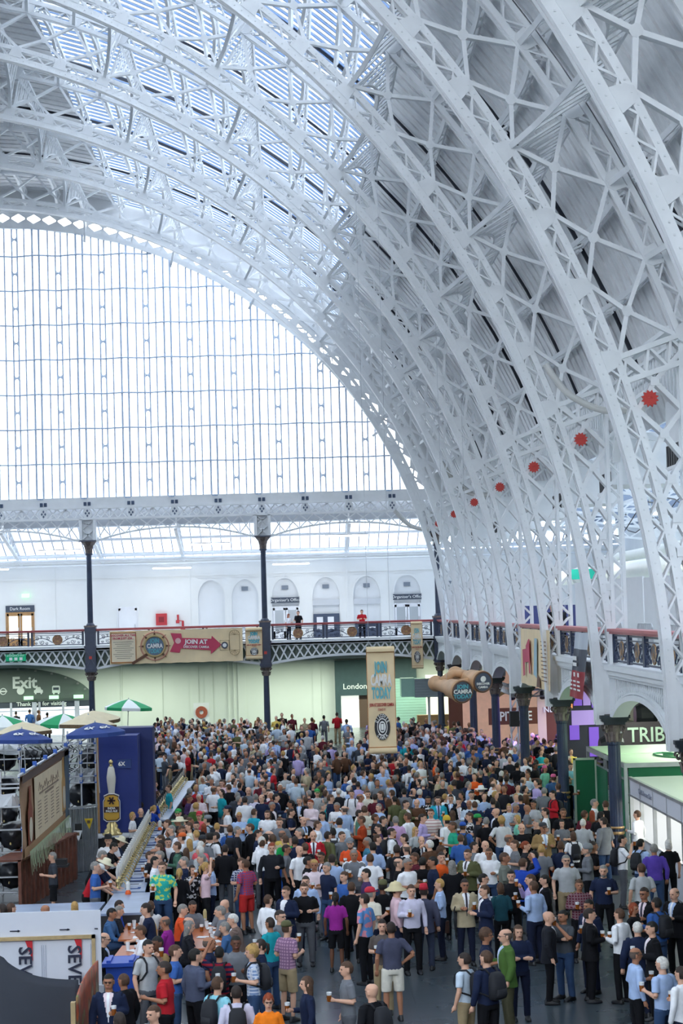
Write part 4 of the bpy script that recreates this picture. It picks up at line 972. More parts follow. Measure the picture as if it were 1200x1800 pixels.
# long banner
t = thing('long_banner', 'long parchment banner along the far gallery rail with magnifying glass and pink arrow', 'banner', (10.2, YEND-0.45, 4.66)); yb = YEND-0.45
b = MB(); G = [[(6.34+7.86*i/40, yb+0.03*math.sin(i*0.9)*(1-j/6), 4.66+1.96*j/6+0.015*math.sin(i*1.3)) for i in range(41)] for j in range(7)]; b.grid(G); b.build('sheet', parch, t, smooth=True)
f_ = yb-0.06
b = MB(); b.box2((6.42, f_, 4.75), (7.88, f_+0.01, 6.52), 0); 
for (lo, hi) in (((6.40, 4.73), (6.45, 6.54)), ((7.86, 4.73), (7.91, 6.54)), ((6.40, 4.73), (7.91, 4.80)), ((6.40, 6.48), (7.91, 6.54))): b.box2((lo[0], f_-0.01, lo[1]), (hi[0], f_, hi[1]), 1)
for i in range(9): b.box2((6.75-0.1*(i % 3), f_-0.005, 5.0+i*0.12), (7.55+0.1*(i % 3), f_, 5.02+i*0.12), 2)
b.build('list_panel', [mat('pale_parchment', hexc('eadcc0'), 0.7), parchd, blackprint], t); text('DISCOVER ALL THIS', 0.17, (7.15, f_-0.02, 6.36), pinkp, t, bold=0.004); text('FROM JUST £24...', 0.17, (7.15, f_-0.02, 6.18), pinkp, t, bold=0.004)
b = MB(); cx, cz = 9.0, 5.68
for q in range(8):
    a = q*PI/4; b.prism([(0.62*math.cos(a-0.12), 0.62*math.sin(a-0.12)), (0.98*math.cos(a), 0.98*math.sin(a)), (0.62*math.cos(a+0.12), 0.62*math.sin(a+0.12))], lambda p, r, s_: np.array([cx+p, f_+s_, cz+r]), 0, 0.01, 3)
b.tube([(cx+0.82*math.cos(q*PI/16), f_+0.01, cz+0.82*math.sin(q*PI/16)) for q in range(33)], 0.035, 5, 2, False)
disc(b, (cx, cz), 0.60, f_-0.01, 0); b.tube([(cx+0.60*math.cos(q*PI/16), f_-0.03, cz+0.60*math.sin(q*PI/16)) for q in range(33)], 0.06, 6, 1, False)
b.bar((cx-0.42, f_-0.02, cz-0.45), (cx-1.35, f_-0.02, cz-1.0), 0.16, 0.04, (0, 1, 0), 3); b.build('magnifying_glass', [greyp, mat('lens_gold', hexc('b09a6a'), 0.5), mat('compass_red', hexc('c98a78'), 0.6), mat('handle_brown', hexc('6a4632'), 0.6)], t)
text('JOIN', 0.36, (cx, f_-0.04, cz+0.30), cyan, t, bold=0.012, fit=.55); text('CAMRA', 0.36, (cx, f_-0.04, cz), white_p, t, bold=0.012, fit=.95); text('TODAY', 0.36, (cx, f_-0.04, cz-0.30), cyan, t, bold=0.012, fit=.8)
b = MB(); b.prism([(9.95, 6.42), (10.58, 6.38), (10.62, 6.12), (12.35, 6.02), (12.38, 6.20), (12.95, 5.65), (12.30, 5.12), (12.32, 5.34), (10.55, 5.50), (10.45, 5.24), (9.88, 5.32), (10.15, 5.85)], lambda p, r, s_: np.array([p, f_+s_, r]), 0, 0.012, 0); disc(b, (10.38, 5.95), 0.17, f_-0.01, 1); b.build('arrow_print', [pinkp, mat('arrow_emblem', hexc('e8b8b8'), .6)], t)
text('JOIN AT', 0.36, (11.45, f_-0.02, 5.86), white_p, t, bold=0.012, rot=-0.04); text('DISCOVER CAMRA', 0.20, (11.45, f_-0.02, 5.56), white_p, t, bold=0.004, rot=-0.04, sx=0.9)
b = MB(); disc(b, (13.13, 5.62), 0.2, f_, 0); disc(b, (13.13, 5.62), 0.12, f_-0.01, 1); b.tube([(12.86, f_, 5.33), (13.4, f_, 5.33), (13.4, f_, 5.91), (12.86, f_, 5.91), (12.86, f_, 5.33)], 0.012, 4, 2, False)
b.tube([(13.42, f_, 5.3), (13.42, f_, 6.25)]+[(13.72+0.3*math.cos(PI-q*PI/8), f_, 6.25+0.25*math.sin(q*PI/8)) for q in range(9)]+[(14.02, f_, 5.3)]+[(13.72+0.3*math.cos(-q*PI/8), f_, 5.3-0.28*math.sin(q*PI/8)) for q in range(9)], 0.012, 4, 2, False)
for q in range(7):
    a = q*PI/6; b.tube([(13.72, f_, 6.22), (13.72+0.28*math.cos(a), f_, 6.22+0.24*math.sin(a))], 0.008, 4, 2); b.tube([(13.72, f_, 5.32), (13.72+0.28*math.cos(a), f_, 5.32-0.26*math.sin(a))], 0.008, 4, 2)
b.build('floor_plan_print', [signm, white_p, mat('sepia_line', hexc('8a7048'), .6)], t)
# side banners of the right gallery
t = thing('side_banner', 'parchment side banner with a crimson arrow over the right gallery rail', 'banner', (25.3, 66.9, 4.65)); xb = 25.45
b = MB(); G = [[(xb+0.04*math.sin(i*0.8)*(1-0.5*j/6), 71.0-8.0*i/20+0.3*(1-j/6), 4.65+(2.0)*j/6) for i in range(21)] for j in range(7)]; b.grid(G); b.build('sheet', parch, t, smooth=True)
b = MB()
def pq(poly, mi): b.prism(poly, lambda p, r, s_: np.array([xb-0.07-s_, p, r]), 0, 0.01, mi)
pq([(70.0, 4.95), (70.0, 5.9), (69.0, 5.95), (69.0, 6.05), (68.2, 6.3), (68.0, 6.3), (68.0, 5.1), (68.3, 5.1), (68.3, 5.5), (69.5, 5.45), (69.5, 5.0)], 0); pq([(67.0, 5.1), (66.5, 6.35), (65.9, 6.35), (66.2, 5.0)], 1)
pq([(66.3, 4.7), (66.0, 5.1), (65.4, 5.0), (65.4, 4.7)], 2)
for i in range(11): pq([(64.9, 4.95+i*0.13), (64.9, 4.98+i*0.13), (63.6, 4.98+i*0.13), (63.6, 4.95+i*0.13)], 2)
b.build('print', [pinkp, mat('print_blue', hexc('9fc0cf'), .6), MATS['handle_brown']], t)
t = thing('side_banner', 'narrow grey and red hanging banner over the right gallery rail', 'banner', (25.3, 56, 4.65)); xb = 25.42
b = MB(); G = [[(xb+0.03*math.sin(i*1.1), 57.2-2.5*i/8+1.6*(1-j/12), 4.70+(1.96)*j/12) for i in range(9)] for j in range(13)]
for j0, j1, mi in ((0, 5, 0), (5, 9, 1), (9, 12, 2)): b.grid([r for r in G[j0:j1+1]], mi)
b.build('sheet', [mat('red_banner', hexc('a8323c'), 0.6), mat('dark_grey_banner', hexc('4a505c'), .6), mat('pale_grey_banner', hexc('c4ccd6'), .6)], t, smooth=False)
b = MB()
for i in range(3):
    for q in range(3): b.box((xb-0.08, 57.9-i*0.75, 4.98+q*0.12), (0.01, 0.5, 0.05))
    b.box((xb-0.08, 57.9-i*0.75, 5.42), (0.01, 0.25, 0.12))
b.box((xb-0.08, 57.0, 5.9), (0.01, 0.7, 0.12)); b.box((xb-0.08, 57.0, 5.72), (0.01, 0.7, 0.1)); b.build('print', white_p, t)
# painted binoculars
t = thing('giant_binoculars', 'giant painted wooden binoculars hanging beside the right gallery', 'display prop', (22.6, 64, 4.7))
bino = mat('painted_wood_binocular', hexc('c9a078'), 0.55, noise=0.18, scale=2.5); bd = mat('binocular_dark', hexc('6a4a36'), 0.5)
def barrel(p0, p1, r0, r1):
    b = MB(); p0 = np.array(p0); p1 = np.array(p1)
    us = [0, .04, .10, .14, .5, .62, .9, .93, 1.0]; rs = [r0*1.0, r0*1.12, r0*1.12, r0*.86, r0*1.02, r1*.88, r1*1.0, r1*1.08, r1*1.08]
    b.tube([p0+(p1-p0)*u for u in us], rs, 24); return b
A0, A1 = (21.85, 65.9, 4.95), (22.60, 63.7, 4.72); B0, B1 = (22.55, 66.3, 5.25), (23.33, 64.2, 5.0)
for P0_, P1_, r0, r1, tx in ((A0, A1, .24, .36, True), (B0, B1, .22, .34, False)):
    bb = barrel(P0_, P1_, r0, r1).build('barrel', bino, t, smooth=True)
    d = np.array(P1_)-np.array(P0_); d /= np.linalg.norm(d); c = np.array(P1_)+d*0.012; sd = np.cross(d, [0, 0, 1.0]); sd /= np.linalg.norm(sd); up = np.cross(sd, d); sd = -sd if sd[0] < 0 else sd
    m = MB(); m.add([c+(sd*math.cos(2*PI*q/28)+up*math.sin(2*PI*q/28))*r1*0.9 for q in range(28)], [tuple(range(28))]); lens = m.build('lens', mat('lens_slate', hexc('4c5568'), 0.3), t)
    m = MB(); m.tube([c+(sd*math.cos(2*PI*q/28)+up*math.sin(2*PI*q/28))*r1*0.97 for q in range(29)], 0.03, 6, 0, False); m.build('lens_rim', bd, t)
    nrm = np.cross(sd, up); nrm = nrm if nrm[1] < 0 else -nrm
    M3 = Matrix(((sd[0], up[0], nrm[0]), (sd[1], up[1], nrm[1]), (sd[2], up[2], nrm[2])))
    cc = c+d*0.02
    if tx:
        for wd, dz, cm in (('JOIN', .16, cyan), ('CAMRA', 0, white_p), ('TODAY', -.16, cyan)): text(wd, 0.19, tuple(cc+up*dz), cm, t, mat3=M3, bold=0.006)
    else:
        m = MB(); m.add([cc+(sd*math.cos(2*PI*q/20)+up*math.sin(2*PI*q/20))*0.10+up*0.10 for q in range(20)], [tuple(range(20))]); m.build('emblem', white_p, t)
        for wd, dz in (('DISCOVER', -.06), ('CAMRA', -.17)): text(wd, 0.10, tuple(cc+up*dz), white_p, t, mat3=M3, bold=0.004)
b = MB(); b.tube([(22.05, 65.2, 5.0), (22.45, 65.3, 5.28), (22.85, 65.4, 5.2)], [.16, .13, .16], 12); b.tube([(22.35, 64.4, 4.92), (22.75, 64.5, 5.02), (23.1, 64.7, 5.08)], [.14, .10, .14], 12); b.build('bridge', bino, t, smooth=True)
b = MB(); b.tube([(22.2, 65, 5.1), (22.2, 65, 29)], 0.006, 4); b.tube([(23, 65.2, 5.3), (23, 65.2, 29)], 0.006, 4); b.build('suspension_wires', alu, t)

# ================================================================== STAGE RIG, STANDS OF THE RIGHT AISLE
t = thing('stage_rig', 'aluminium box truss stage rig with purple light behind the columns', 'stage rig', (28, 86, 0))
b = MB()
def boxtruss(p, q, s=0.3):
    p, q = np.array(p, float), np.array(q, float); d = q-p; L = np.linalg.norm(d); d /= L; a = np.cross(d, [0, 0, 1.0] if abs(d[2]) < .9 else [0, 1.0, 0]); a /= np.linalg.norm(a); c = np.cross(d, a)
    for u in (-1, 1):
        for v in (-1, 1): b.tube([p+(a*u+c*v)*s/2, q+(a*u+c*v)*s/2], 0.03, 5)
    n = int(L/0.45)
    for i in range(n):
        for u in (-1, 1): b.tube([p+d*L*i/n+(a*u+c)*s/2, p+d*L*(i+1)/n+(a*u-c)*s/2], 0.015, 4); b.tube([p+d*L*i/n+(a-c*u)*s/2*0.99, p+d*L*(i+1)/n+(-a-c*u)*s/2*0.99], 0.015, 4)
boxtruss((26.6, 84, 0), (26.6, 84, 4.0)); boxtruss((26.5, 84, 3.7), (31.0, 84, 3.7)); boxtruss((26.6, 90, 3.7), (31, 90, 3.7)); boxtruss((26.6, 84, 3.8), (26.6, 92, 3.8)); boxtruss((30.2, 79, 0), (30.2, 79, 4.2)); b.build('truss', alu, t)
for i, (x, y) in enumerate(((27.0, 83.9), (28.2, 83.9), (29.4, 83.9), (27.2, 90), (28.6, 90))):
    b = MB(); b.tube([(x, y, 3.5), (x, y-0.25, 3.2)], [0.10, 0.14], 10); o = b.build('stage_lamp', blackp); tag(o, 'black stage spotlight hanging on the truss, %s' % ['front left', 'front middle', 'front right', 'rear left', 'rear right'][i], 'lamp', 'stage spotlights')
l = bpy.data.lights.new('purple_stage_light', 'AREA'); l.size = 2.5; l.energy = 150; l.color = (0.42, 0.22, 1.0); lo = bpy.data.objects.new('purple_stage_light', l); C.objects.link(lo); lo.location = (28.5, 86, 3.6)
o = boxobj('loudspeaker', (26.35, 83.4, 2.3), (26.75, 83.8, 2.95), blackp); tag(o, 'black loudspeaker box hanging on the left truss leg', 'loudspeaker')
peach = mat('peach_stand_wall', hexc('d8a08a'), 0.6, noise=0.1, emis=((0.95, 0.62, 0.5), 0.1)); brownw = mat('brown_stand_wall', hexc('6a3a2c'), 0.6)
t = thing('exhibition_stand', 'brown and peach exhibition stand with a white-lettered sign behind the truss', 'stand', (28.5, 93, 0))
boxobj('back_wall', (25.6, 98, 0), (29.6, 98.1, 4.2), peach, t); boxobj('side_wall', (24.9, 98, 0), (25.6, 98.1, 4.2), brownw, t); boxobj('sign_board', (26.5, 94.0, 1.75), (29.2, 94.1, 2.55), brownw, t); text('SPITFIRE', 0.62, (27.7, 93.97, 2.13), letw, t, bold=0.012, sx=0.8)
b = MB(); b.tube([(27.5+0.75*math.cos(q*PI/10), 94, 2.6+0.75*math.sin(q*PI/10)) for q in range(11)], 0.09, 8); b.build('sign_arch', mat('carved_wood', hexc('8a6a44'), .6, noise=.2), t)
t = thing('exhibition_stand', 'brown exhibition stand board with white words between two navy columns', 'stand', (29.5, 92, 0))
boxobj('board', (28.9, 91, 0.9), (30.6, 91.1, 3.25), brownw, t); text('Be the first\nNEW Spitfire', 0.36, (29.75, 90.95, 2.75), letw, t, bold=0.008); boxobj('left_post', (28.5, 91, 0), (28.9, 91.1, 3.4), mat('pale_peach', hexc('e8d0c0'), .6), t); boxobj('right_post', (30.6, 91, 0), (31.1, 91.1, 3.5), MATS['pale_peach'], t); boxobj('counter', (28.4, 89.5, 0), (31.2, 90.2, 1.05), woodl, t)
scr = mat('purple_screen', (0.2, 0.1, 0.5), 0.3, emis=((0.30, 0.12, 0.95), 0.15)); scr2 = mat('lilac_screen', (0.4, 0.3, 0.6), 0.3, emis=((0.5, 0.3, 0.95), 0.15)); scro = mat('orange_screen', (0.8, 0.3, 0.1), 0.3, emis=((0.95, 0.3, 0.1), 0.4))
t = thing('video_wall', 'purple-lit screens on a dark exhibition stand left of the green booth', 'video wall', (29, 80, 0))
b = MB(); b.box2((28.3, 80, 0), (30.0, 80.1, 4.3), 0)
for (x0, x1, z0, z1, mi) in ((28.32, 28.55, 3.2, 4.15, 3), (28.6, 28.95, 3.3, 4.2, 1), (29.0, 29.3, 3.3, 4.2, 2), (29.35, 29.6, 3.2, 4.2, 1), (28.5, 29.6, 2.5, 3.1, 2), (28.4, 28.8, 1.9, 2.5, 1), (29.2, 29.6, 1.2, 2.4, 1)): b.box2((x0, 79.95, z0), (x1, 80, z1), mi)
b.build('screens', [mat('dark_stand', (0.03, 0.03, 0.05), .5), scr, scr2, scro], t)
t = thing('tribute_banner', 'dark banner lettered TRIBUTE behind the green booth', 'banner', (31.6, 80, 1.0)); boxobj('sheet', (30.2, 80, 0.6), (34.2, 80.05, 2.55), mat('dark_grey_cloth', hexc('3a3238'), .7, noise=.1), t); text('TRIBUTE', 0.85, (32.25, 79.97, 2.0), mat('pale_green_letter', hexc('b8cdbb'), .6), t, bold=0.01, sx=0.9)
for i, (x, y, z) in enumerate(((30.6, 82, 2.6), (32.0, 82.4, 2.7), (33.4, 82, 2.6), (34.8, 82.4, 2.7), (29.2, 74.5, 1.9))):
    b = MB(); b.tube([(x-0.45, y, z), (x-0.25, y, z), (x+0.25, y, z), (x+0.45, y, z)], [0.4, 0.52, 0.52, 0.4], 14); b.box2((x-0.5, y-0.5, z-0.62), (x+0.5, y+0.5, z-0.5)); 
    for sx in (-.5, .45): b.box2((x+sx, y-0.5, 0), (x+sx+.05, y-0.45, z-0.5)); b.box2((x+sx, y+0.45, 0), (x+sx+.05, y+0.5, z-0.5))
    tag(b.build('covered_cask', mat('black_cask_cover', (0.02, 0.022, 0.026), 0.35, bump=.3, scale=5), smooth=False), 'black covered beer cask on a rack behind the dark lettered banner, %s' % ['first from left', 'second from left', 'third from left', 'rightmost', 'apart at far left'][i], 'cask', 'black covered casks behind the right stands')
greenw = mat('green_booth_panel', hexc('14704a'), 0.6, noise=0.06); creamr = mat('pale_green_booth_roof', hexc('d8ecd2'), 0.5)
t = thing('exhibition_booth', 'green-walled booth with flat pale roof behind the second nearest column', 'booth', (30.5, 64, 0))
X0, X1, YA, YB = 27.30, 34.5, 60.4, 68.0
b = MB(); b.box2((X0, YA, 2.42), (X1, YB, 2.5)); b.box2((X0+0.02, YA+3.6, 2.5), (X1, YA+3.7, 2.53)); b.build('roof', creamr, t)
boxobj('front_wall', (X0+0.1, YA, 0), (X1, YA+0.08, 2.40), greenw, t); boxobj('side_wall', (X0, YA+0.1, 0), (X0+0.08, YA+1.6, 2.40), greenw, t)
b = MB()
for (x, y) in ((X0, YA), (X0, YA+1.7), (X0, YA+3.9), (X0, YB)): b.box2((x-0.04, y-0.04, 0), (x+0.06, y+0.06, 2.5))
for z in (2.42,): b.box2((X0-0.03, YA, z-0.08), (X0+0.03, YB, z+0.08))
b.box2((X0, YA-0.03, 2.36), (X1, YA+0.03, 2.5)); b.box2((X0-0.03, YA, 1.98), (X0+0.03, YB, 2.04)); b.build('aluminium_posts', alu, t)
boxobj('door_leaf', (26.55, 66.0, 0.05), (27.25, 66.06, 2.2), greenw, t); boxobj('door_leaf', (27.25, 63.8, 0.05), (27.29, 65.8, 2.0), greenw, t)
b = MB()
for (x0, x1, z0, z1) in ((26.5, 26.57, 0, 2.26), (27.22, 27.29, 0, 2.26), (26.5, 27.29, 2.19, 2.26), (26.5, 27.29, 0, 0.07)): b.box2((x0, 65.98, z0), (x1, 66.08, z1))
b.build('door_frame', mat('pale_green_frame', hexc('c2d6c4'), .5), t)
b = MB(); pts = [(29.0, 63.0, 2.53)]+[(28.7+0.7*math.cos(q*.5)+q*.12, 62.6+1.2*math.sin(q*.5), 2.53) for q in range(12)]; b.tube(pts, 0.03, 6); tag(b.build('coiled_cable', mat('green_cable', hexc('3f7a5c'), .5)), 'loose green cable lying coiled on the booth roof', 'cable')
t = thing('exhibition_booth', 'white shell booth with pale fascia at the right edge below the green one', 'booth', (29, 52, 0))
X0, YA, YB = 26.62, 45.5, 55.6
b = MB(); b.box2((X0, YA, 2.44), (33, YB, 2.5)); b.build('roof', mat('white_booth_roof', (0.86, 0.9, 0.84), .5, bump=.3, scale=1.5), t)
b = MB(); b.box2((X0-0.03, YA, 2.0), (X0+0.03, YB, 2.5)); b.box2((X0, YB-0.04, 0), (33, YB+0.02, 2.44)); 
b.build('fascia', mat('pale_lilac_fascia', (0.72, 0.73, 0.80), .5), t); boxobj('inner_wall', (28.8, YA, 0), (28.9, YB, 2.44), mat('lit_white_wall', (0.85, 0.86, 0.8), .6), t); boxobj('counter_front', (X0-0.02, 47.0, 0), (X0+0.04, YB, 0.95), mat('pale_lilac_fascia', (0.72, 0.73, 0.80), .5), t)
b = MB()
for y in (46.3, 48.2, 50.1, 52.0, 53.9, 55.5): b.box2((X0-0.05, y-0.03, 0), (X0+0.05, y+0.03, 2.5))
b.box2((X0-0.05, YA, 2.44), (X0+0.04, YB, 2.52)); b.box2((X0-0.05, YA, 1.97), (X0+0.04, YB, 2.03)); b.box2((X0-0.05, YA, 0.93), (X0+0.04, YB, 0.98)); b.build('aluminium_frame', alu, t)
text('CAMRA Brewers Clinic', 0.20, (X0-0.07, 53.0, 2.25), mat('grey_letter', (0.3, 0.32, 0.4), .5), t, facing='-x')
b = MB(); b.box2((X0-0.08, 47.0, 1.75), (X0-0.06, 47.25, 2.2)); b.box2((X0-0.08, 47.0, 1.2), (X0-0.06, 47.25, 1.6)); b.build('notice', pinkp, t)
area('booth_light', (27.9, 51, 2.35), (1.5, 7), 90, (1, 1, 0.9))
for i, (x, y) in enumerate(((25.2, 75.2), (25.2, 72.6))):
    b = MB(); b.tube([(x, y, 0), (x, y, 1.0), (x, y+.15, 1.1), (x, y+2.2, 1.1), (x, y+2.35, 1.0), (x, y+2.35, 0)], 0.025, 6)
    for q in range(1, 18): b.tube([(x, y+q*.13, .2), (x, y+q*.13, 1.1)], 0.01, 4)
    tag(b.build('crowd_barrier', alu), 'steel crowd barrier on the hall floor beside the columns, %s one' % ('far', 'near')[i], 'barrier', 'floor barriers')

# ================================================================== PARASOLS
grn = mat('green_parasol', hexc('1f9e63'), 0.7); wpar = mat('white_parasol', (0.82, 0.86, 0.84), 0.7); bepar = mat('beige_parasol', hexc('ddcfae'), 0.7, noise=.05); bl6 = mat('blue_parasol', hexc('2a4488'), 0.7, noise=.06); trimb = mat('brown_fringe', hexc('6b573f'), .8, noise=.4, scale=20)
def parasol_meshes(ms, val, R=1.32):
    a, v, p = MB(), MB(), MB(); n = 8
    for i in range(n):
        t0, t1 = 2*PI*i/n+PI/8, 2*PI*(i+1)/n+PI/8; rows = []
        for (r, z) in ((0.02, 0), (0.45, -.10), (0.9, -.26), (R, -.44)):
            rows.append([(r*math.cos(t0+(t1-t0)*q/4)*(1-.05*math.sin(PI*q/4)*(r/R)), r*math.sin(t0+(t1-t0)*q/4)*(1-.05*math.sin(PI*q/4)*(r/R)), z) for q in range(5)])
        a.grid(rows, i % 2); rows = [rows[-1], [(x_, y_, -.60) for x_, y_, _ in rows[-1]]]; v.grid(rows, i % 2)
    p.tube([(0, 0, -3.0), (0, 0, .02)], 0.022, 8); p.lathe([(0.03, 0), (0.03, .06), (0, .09)], n=8)
    for i in range(n): 
        t0 = 2*PI*i/n+PI/8; p.tube([(0, 0, -.7), (0.6*math.cos(t0), .6*math.sin(t0), -.2)], .008, 4)
    return a.mesh('canopy', ms), v.mesh('valance', val), p.mesh('pole', alu)
PAR = {'g': parasol_meshes([grn, wpar], [grn, wpar]), 'b': parasol_meshes([bepar, bepar], [trimb, trimb]), 's': parasol_meshes([bl6, bl6], [bl6, bl6])}
for i, (k, x, y, lab, rz) in enumerate((('g', 8.18, 105.9, 'green and white parasol standing apart by the wall behind the blue display', .2), ('b', 10.49, 64.0, 'beige parasol with dark fringe, highest of the left cluster', 0), ('b', 10.60, 61.5, 'beige parasol peeking over the right blue parasol', .3),
                                 ('s', 11.20, 57.6, 'blue parasol printed 6X next to the blue display box', .1), ('g', 9.51, 64.2, 'green and white parasol in the middle of the left cluster', .35), ('b', 8.75, 60.0, 'beige parasol with dark fringe behind the left blue parasol', .2),
                                 ('s', 9.13, 57.0, 'blue parasol printed 6X, left one', .3), ('g', 7.51, 64.2, 'green and white parasol cut off by the left edge', .2))):
    t = thing('parasol', lab, 'parasol', (x, y, 3.0 if i == 0 else {64.0: 4.44, 61.5: 4.43, 57.6: 4.40, 64.2: 4.36, 60.0: 4.35, 57.0: 4.31}[y]), rz, {'g': 'green and white parasols', 'b': 'beige parasols', 's': 'blue parasols'}[k]); t.rotation_euler = (0.05*math.sin(i*2), .05*math.cos(i*3), rz)
    if i: t.scale = (.69, .69, .69)
    for me in PAR[k]: o = bpy.data.objects.new(me.name, me); C.objects.link(o); o.parent = t
    if k == 's':
        for a in (-1.9, -1.1):
            d = np.array([math.cos(a), math.sin(a), -.34]); d /= np.linalg.norm(d); sd = np.array([-math.sin(a), math.cos(a), 0]); nn = np.cross(sd, -d); nn = nn if nn[2] > 0 else -nn
            M3 = Matrix(((sd[0], -d[0], nn[0]), (sd[1], -d[1], nn[1]), (sd[2], -d[2], nn[2])))
            text('6X', 0.34, (0.82*math.cos(a), .82*math.sin(a), -.20), white_p, t, mat3=M3, local=True, bold=0.012)

t = thing('sign_easel', 'pale notice board standing below the lone green and white parasol', 'sign', (9.0, 92, 0)); b = MB(); b.box2((8.75, 92, 1.2), (9.3, 92.06, 2.35)); b.build('board', whitep, t); b = MB(); b.box2((8.98, 92.06, 0), (9.06, 92.12, 2.3)); b.build('post', alu, t)
# ================================================================== LEFT SIDE: SCAFFOLD, CASKS, BANNER, DISPLAY
caskm = mat('cask_cover', (0.022, 0.024, 0.03), 0.3, noise=.3, bump=.5, scale=4); blanket = mat('silver_blanket', (0.55, 0.57, 0.60), .35, bump=.6, scale=9); clipb = mat('blue_clamp', (0.03, 0.12, 0.5), .5)
def scaffold(lab, xs, ys, zs, top):
    t = thing('scaffold_rack', lab, 'scaffold', (xs[0], ys[0], 0), 0, 'scaffold racks for the casks'); a, b, c = MB(), MB(), MB()
    for x in xs:
        for y in ys: a.tube([(x, y, 0), (x, y, top)], .028, 6)
    for z in zs:
        for y in ys: b.tube([(xs[0]-.15, y, z), (xs[-1]+.15, y, z)], .026, 6)
        for x in xs: b.tube([(x, ys[0]-.1, z+.05), (x, ys[-1]+.1, z+.05)], .026, 6); c.box((x, ys[0], z+.03), (.09, .09, .09))
    a.build('uprights', alu, t); b.build('ledgers', alu, t); c.build('clamps', clipb, t); return t
scaffold('scaffold rack full of casks between the menu banner and the blue display', (10.05, 10.45, 10.9), (60.5, 63.5), (.5, 1.55, 2.4, 2.6, 3.0, 3.3, 3.6), 4.0)
scaffold('long scaffold rack of casks behind the menu banner', (3.5, 5.0, 6.5, 8.0, 9.6), (64.5, 67.5), (.5, 1.4, 2.3, 2.9, 3.2), 3.6)
scaffold('front scaffold rack at the left edge beside the menu banner', (8.4, 9.0, 9.75), (52.3, 53.6), (.25, .65, 1.3, 1.9, 2.5, 3.0), 3.35)
def cask_mesh():
    a, b = MB(), MB(); a.tube([(0, -.46, -.04), (0, -.42, 0), (0, -.3, 0), (0, -.15, 0), (0, 0, 0), (0, .15, 0), (0, .36, 0), (0, .42, 0)], [.10, .24, .34, .33, .37, .33, .34, .24], 20); rn_ = np.random.RandomState(4); a.v[0] = a.v[0]*(1+rn_.uniform(-.09, .12, (len(a.v[0]), 1))); b.tube([(0, -.46, -.15), (0, -.52, -.15), (0, -.53, -.2)], .025, 6); return a.mesh('cask_cover', caskm, smooth=True), b.mesh('tap', brass)
cm = cask_mesh(); n_ = 0
for (x, y, z, w) in [(10.27, 61.6, .92, 'bottom row right rack, left'), (10.72, 61.8, .92, 'bottom row right rack, right'), (10.3, 61.5, 1.95, 'second row right rack, left'), (10.75, 61.9, 1.95, 'second row right rack, right'), (10.5, 63, 2.95, 'upper row of the right rack')]+\
        [(4.2+j*.78, 66, .95+.93*r, 'rear rack %s row, %s from left' % (('bottom', 'middle', 'top')[r], ORDW[j])) for r in range(3) for j in range(7)]+\
        [(8.7, 53.0, .62, 'left edge rack, lowest'), (9.35, 53.0, .65, 'left edge rack, lowest right'), (8.7, 53, 1.68, 'left edge rack, middle left'), (9.4, 53, 1.68, 'left edge rack, middle right')]:
    t = thing('covered_cask', 'black covered beer cask, '+w, 'cask', (x, y, z), 0, 'covered casks on the scaffold')
    for me in cm: o = bpy.data.objects.new(me.name, me); C.objects.link(o); o.parent = t
for i, (lo, hi) in enumerate((((10.1, 60.9, 2.44), (10.85, 63, 2.72)), ((8.45, 52.4, 2.52), (9.6, 53.5, 2.8)), ((5.1, 64.8, 3.2), (7.9, 67, 3.36)))):
    b = MB(); G = [[(lo[0]+(hi[0]-lo[0])*u/8, lo[1]+(hi[1]-lo[1])*v/5, hi[2]-.10*abs(math.sin(u*2.1+v))-(.25 if v in (0, 5) or u in (0, 8) else 0)) for v in range(6)] for u in range(9)]; b.grid(G); tag(b.build('cooling_blanket', blanket), 'crumpled silver cooling blanket over the casks, %s' % ('right rack', 'left edge rack', 'rear rack')[i], 'blanket', 'cooling blankets')
b = MB()
for i in range(16):
    x0 = 8.2+0.17*i; b.tube([(x0, 64.3, 3.3), (x0+.3, 64, 3.0+.2*math.sin(i)), (x0+.1, 64.2, 2.6), (x0+.5, 64.5, 2.4)], .02, 5)
tag(b.build('beer_hoses', blackp), 'tangle of black beer hoses on the scaffold', 'hoses', kind='stuff')
# menu banner in plane x = 10.3
t = thing('menu_banner', 'large brown beer menu banner with parchment list tied on scaffold', 'banner', (10.3, 53, 1.6)); xb = 10.3
def yz(mb, y0, y1, z0, z1, mi=0, o=0.0): mb.box2((xb+o, y0, z0), (xb+o+.006, y1, z1), mi)
b = MB(); G = [[(xb+.03*math.sin(i*1.1+j), 48.1+10.0*i/20, 1.62+2.02*j/6) for i in range(21)] for j in range(7)]; b.grid(G); b.build('sheet', mat('brown_menu_print', hexc('a88466'), .7, noise=.12, scale=1.5), t)
b = MB(); yz(b, 50.3, 56.3, 1.85, 3.42, 0, .05); yz(b, 48.1, 58.1, 3.46, 3.64, 4, .05); yz(b, 48.3, 58, 1.62, 1.85, 1, .045); yz(b, 57.0, 58.1, 1.7, 3.6, 2, .05)
for z in [2.05+.085*i for i in range(9)]:
    for y in (50.9, 52.2, 53.6, 54.8): yz(b, y, y+.6, z, z+.02, 3, .06)
yz(b, 51.2, 55.4, 2.92, 2.96, 3, .06); yz(b, 52.4, 54.2, 2.82, 2.88, 3, .06)
for q in range(12): b.tube([(xb+.07, 51+q*.36, 3.02+.1*math.sin(q*2.2)), (xb+.07, 51.2+q*.36, 3.15+.08*math.cos(q*1.7)), (xb+.07, 51.36+q*.36, 3.02)], .007, 4, 3)
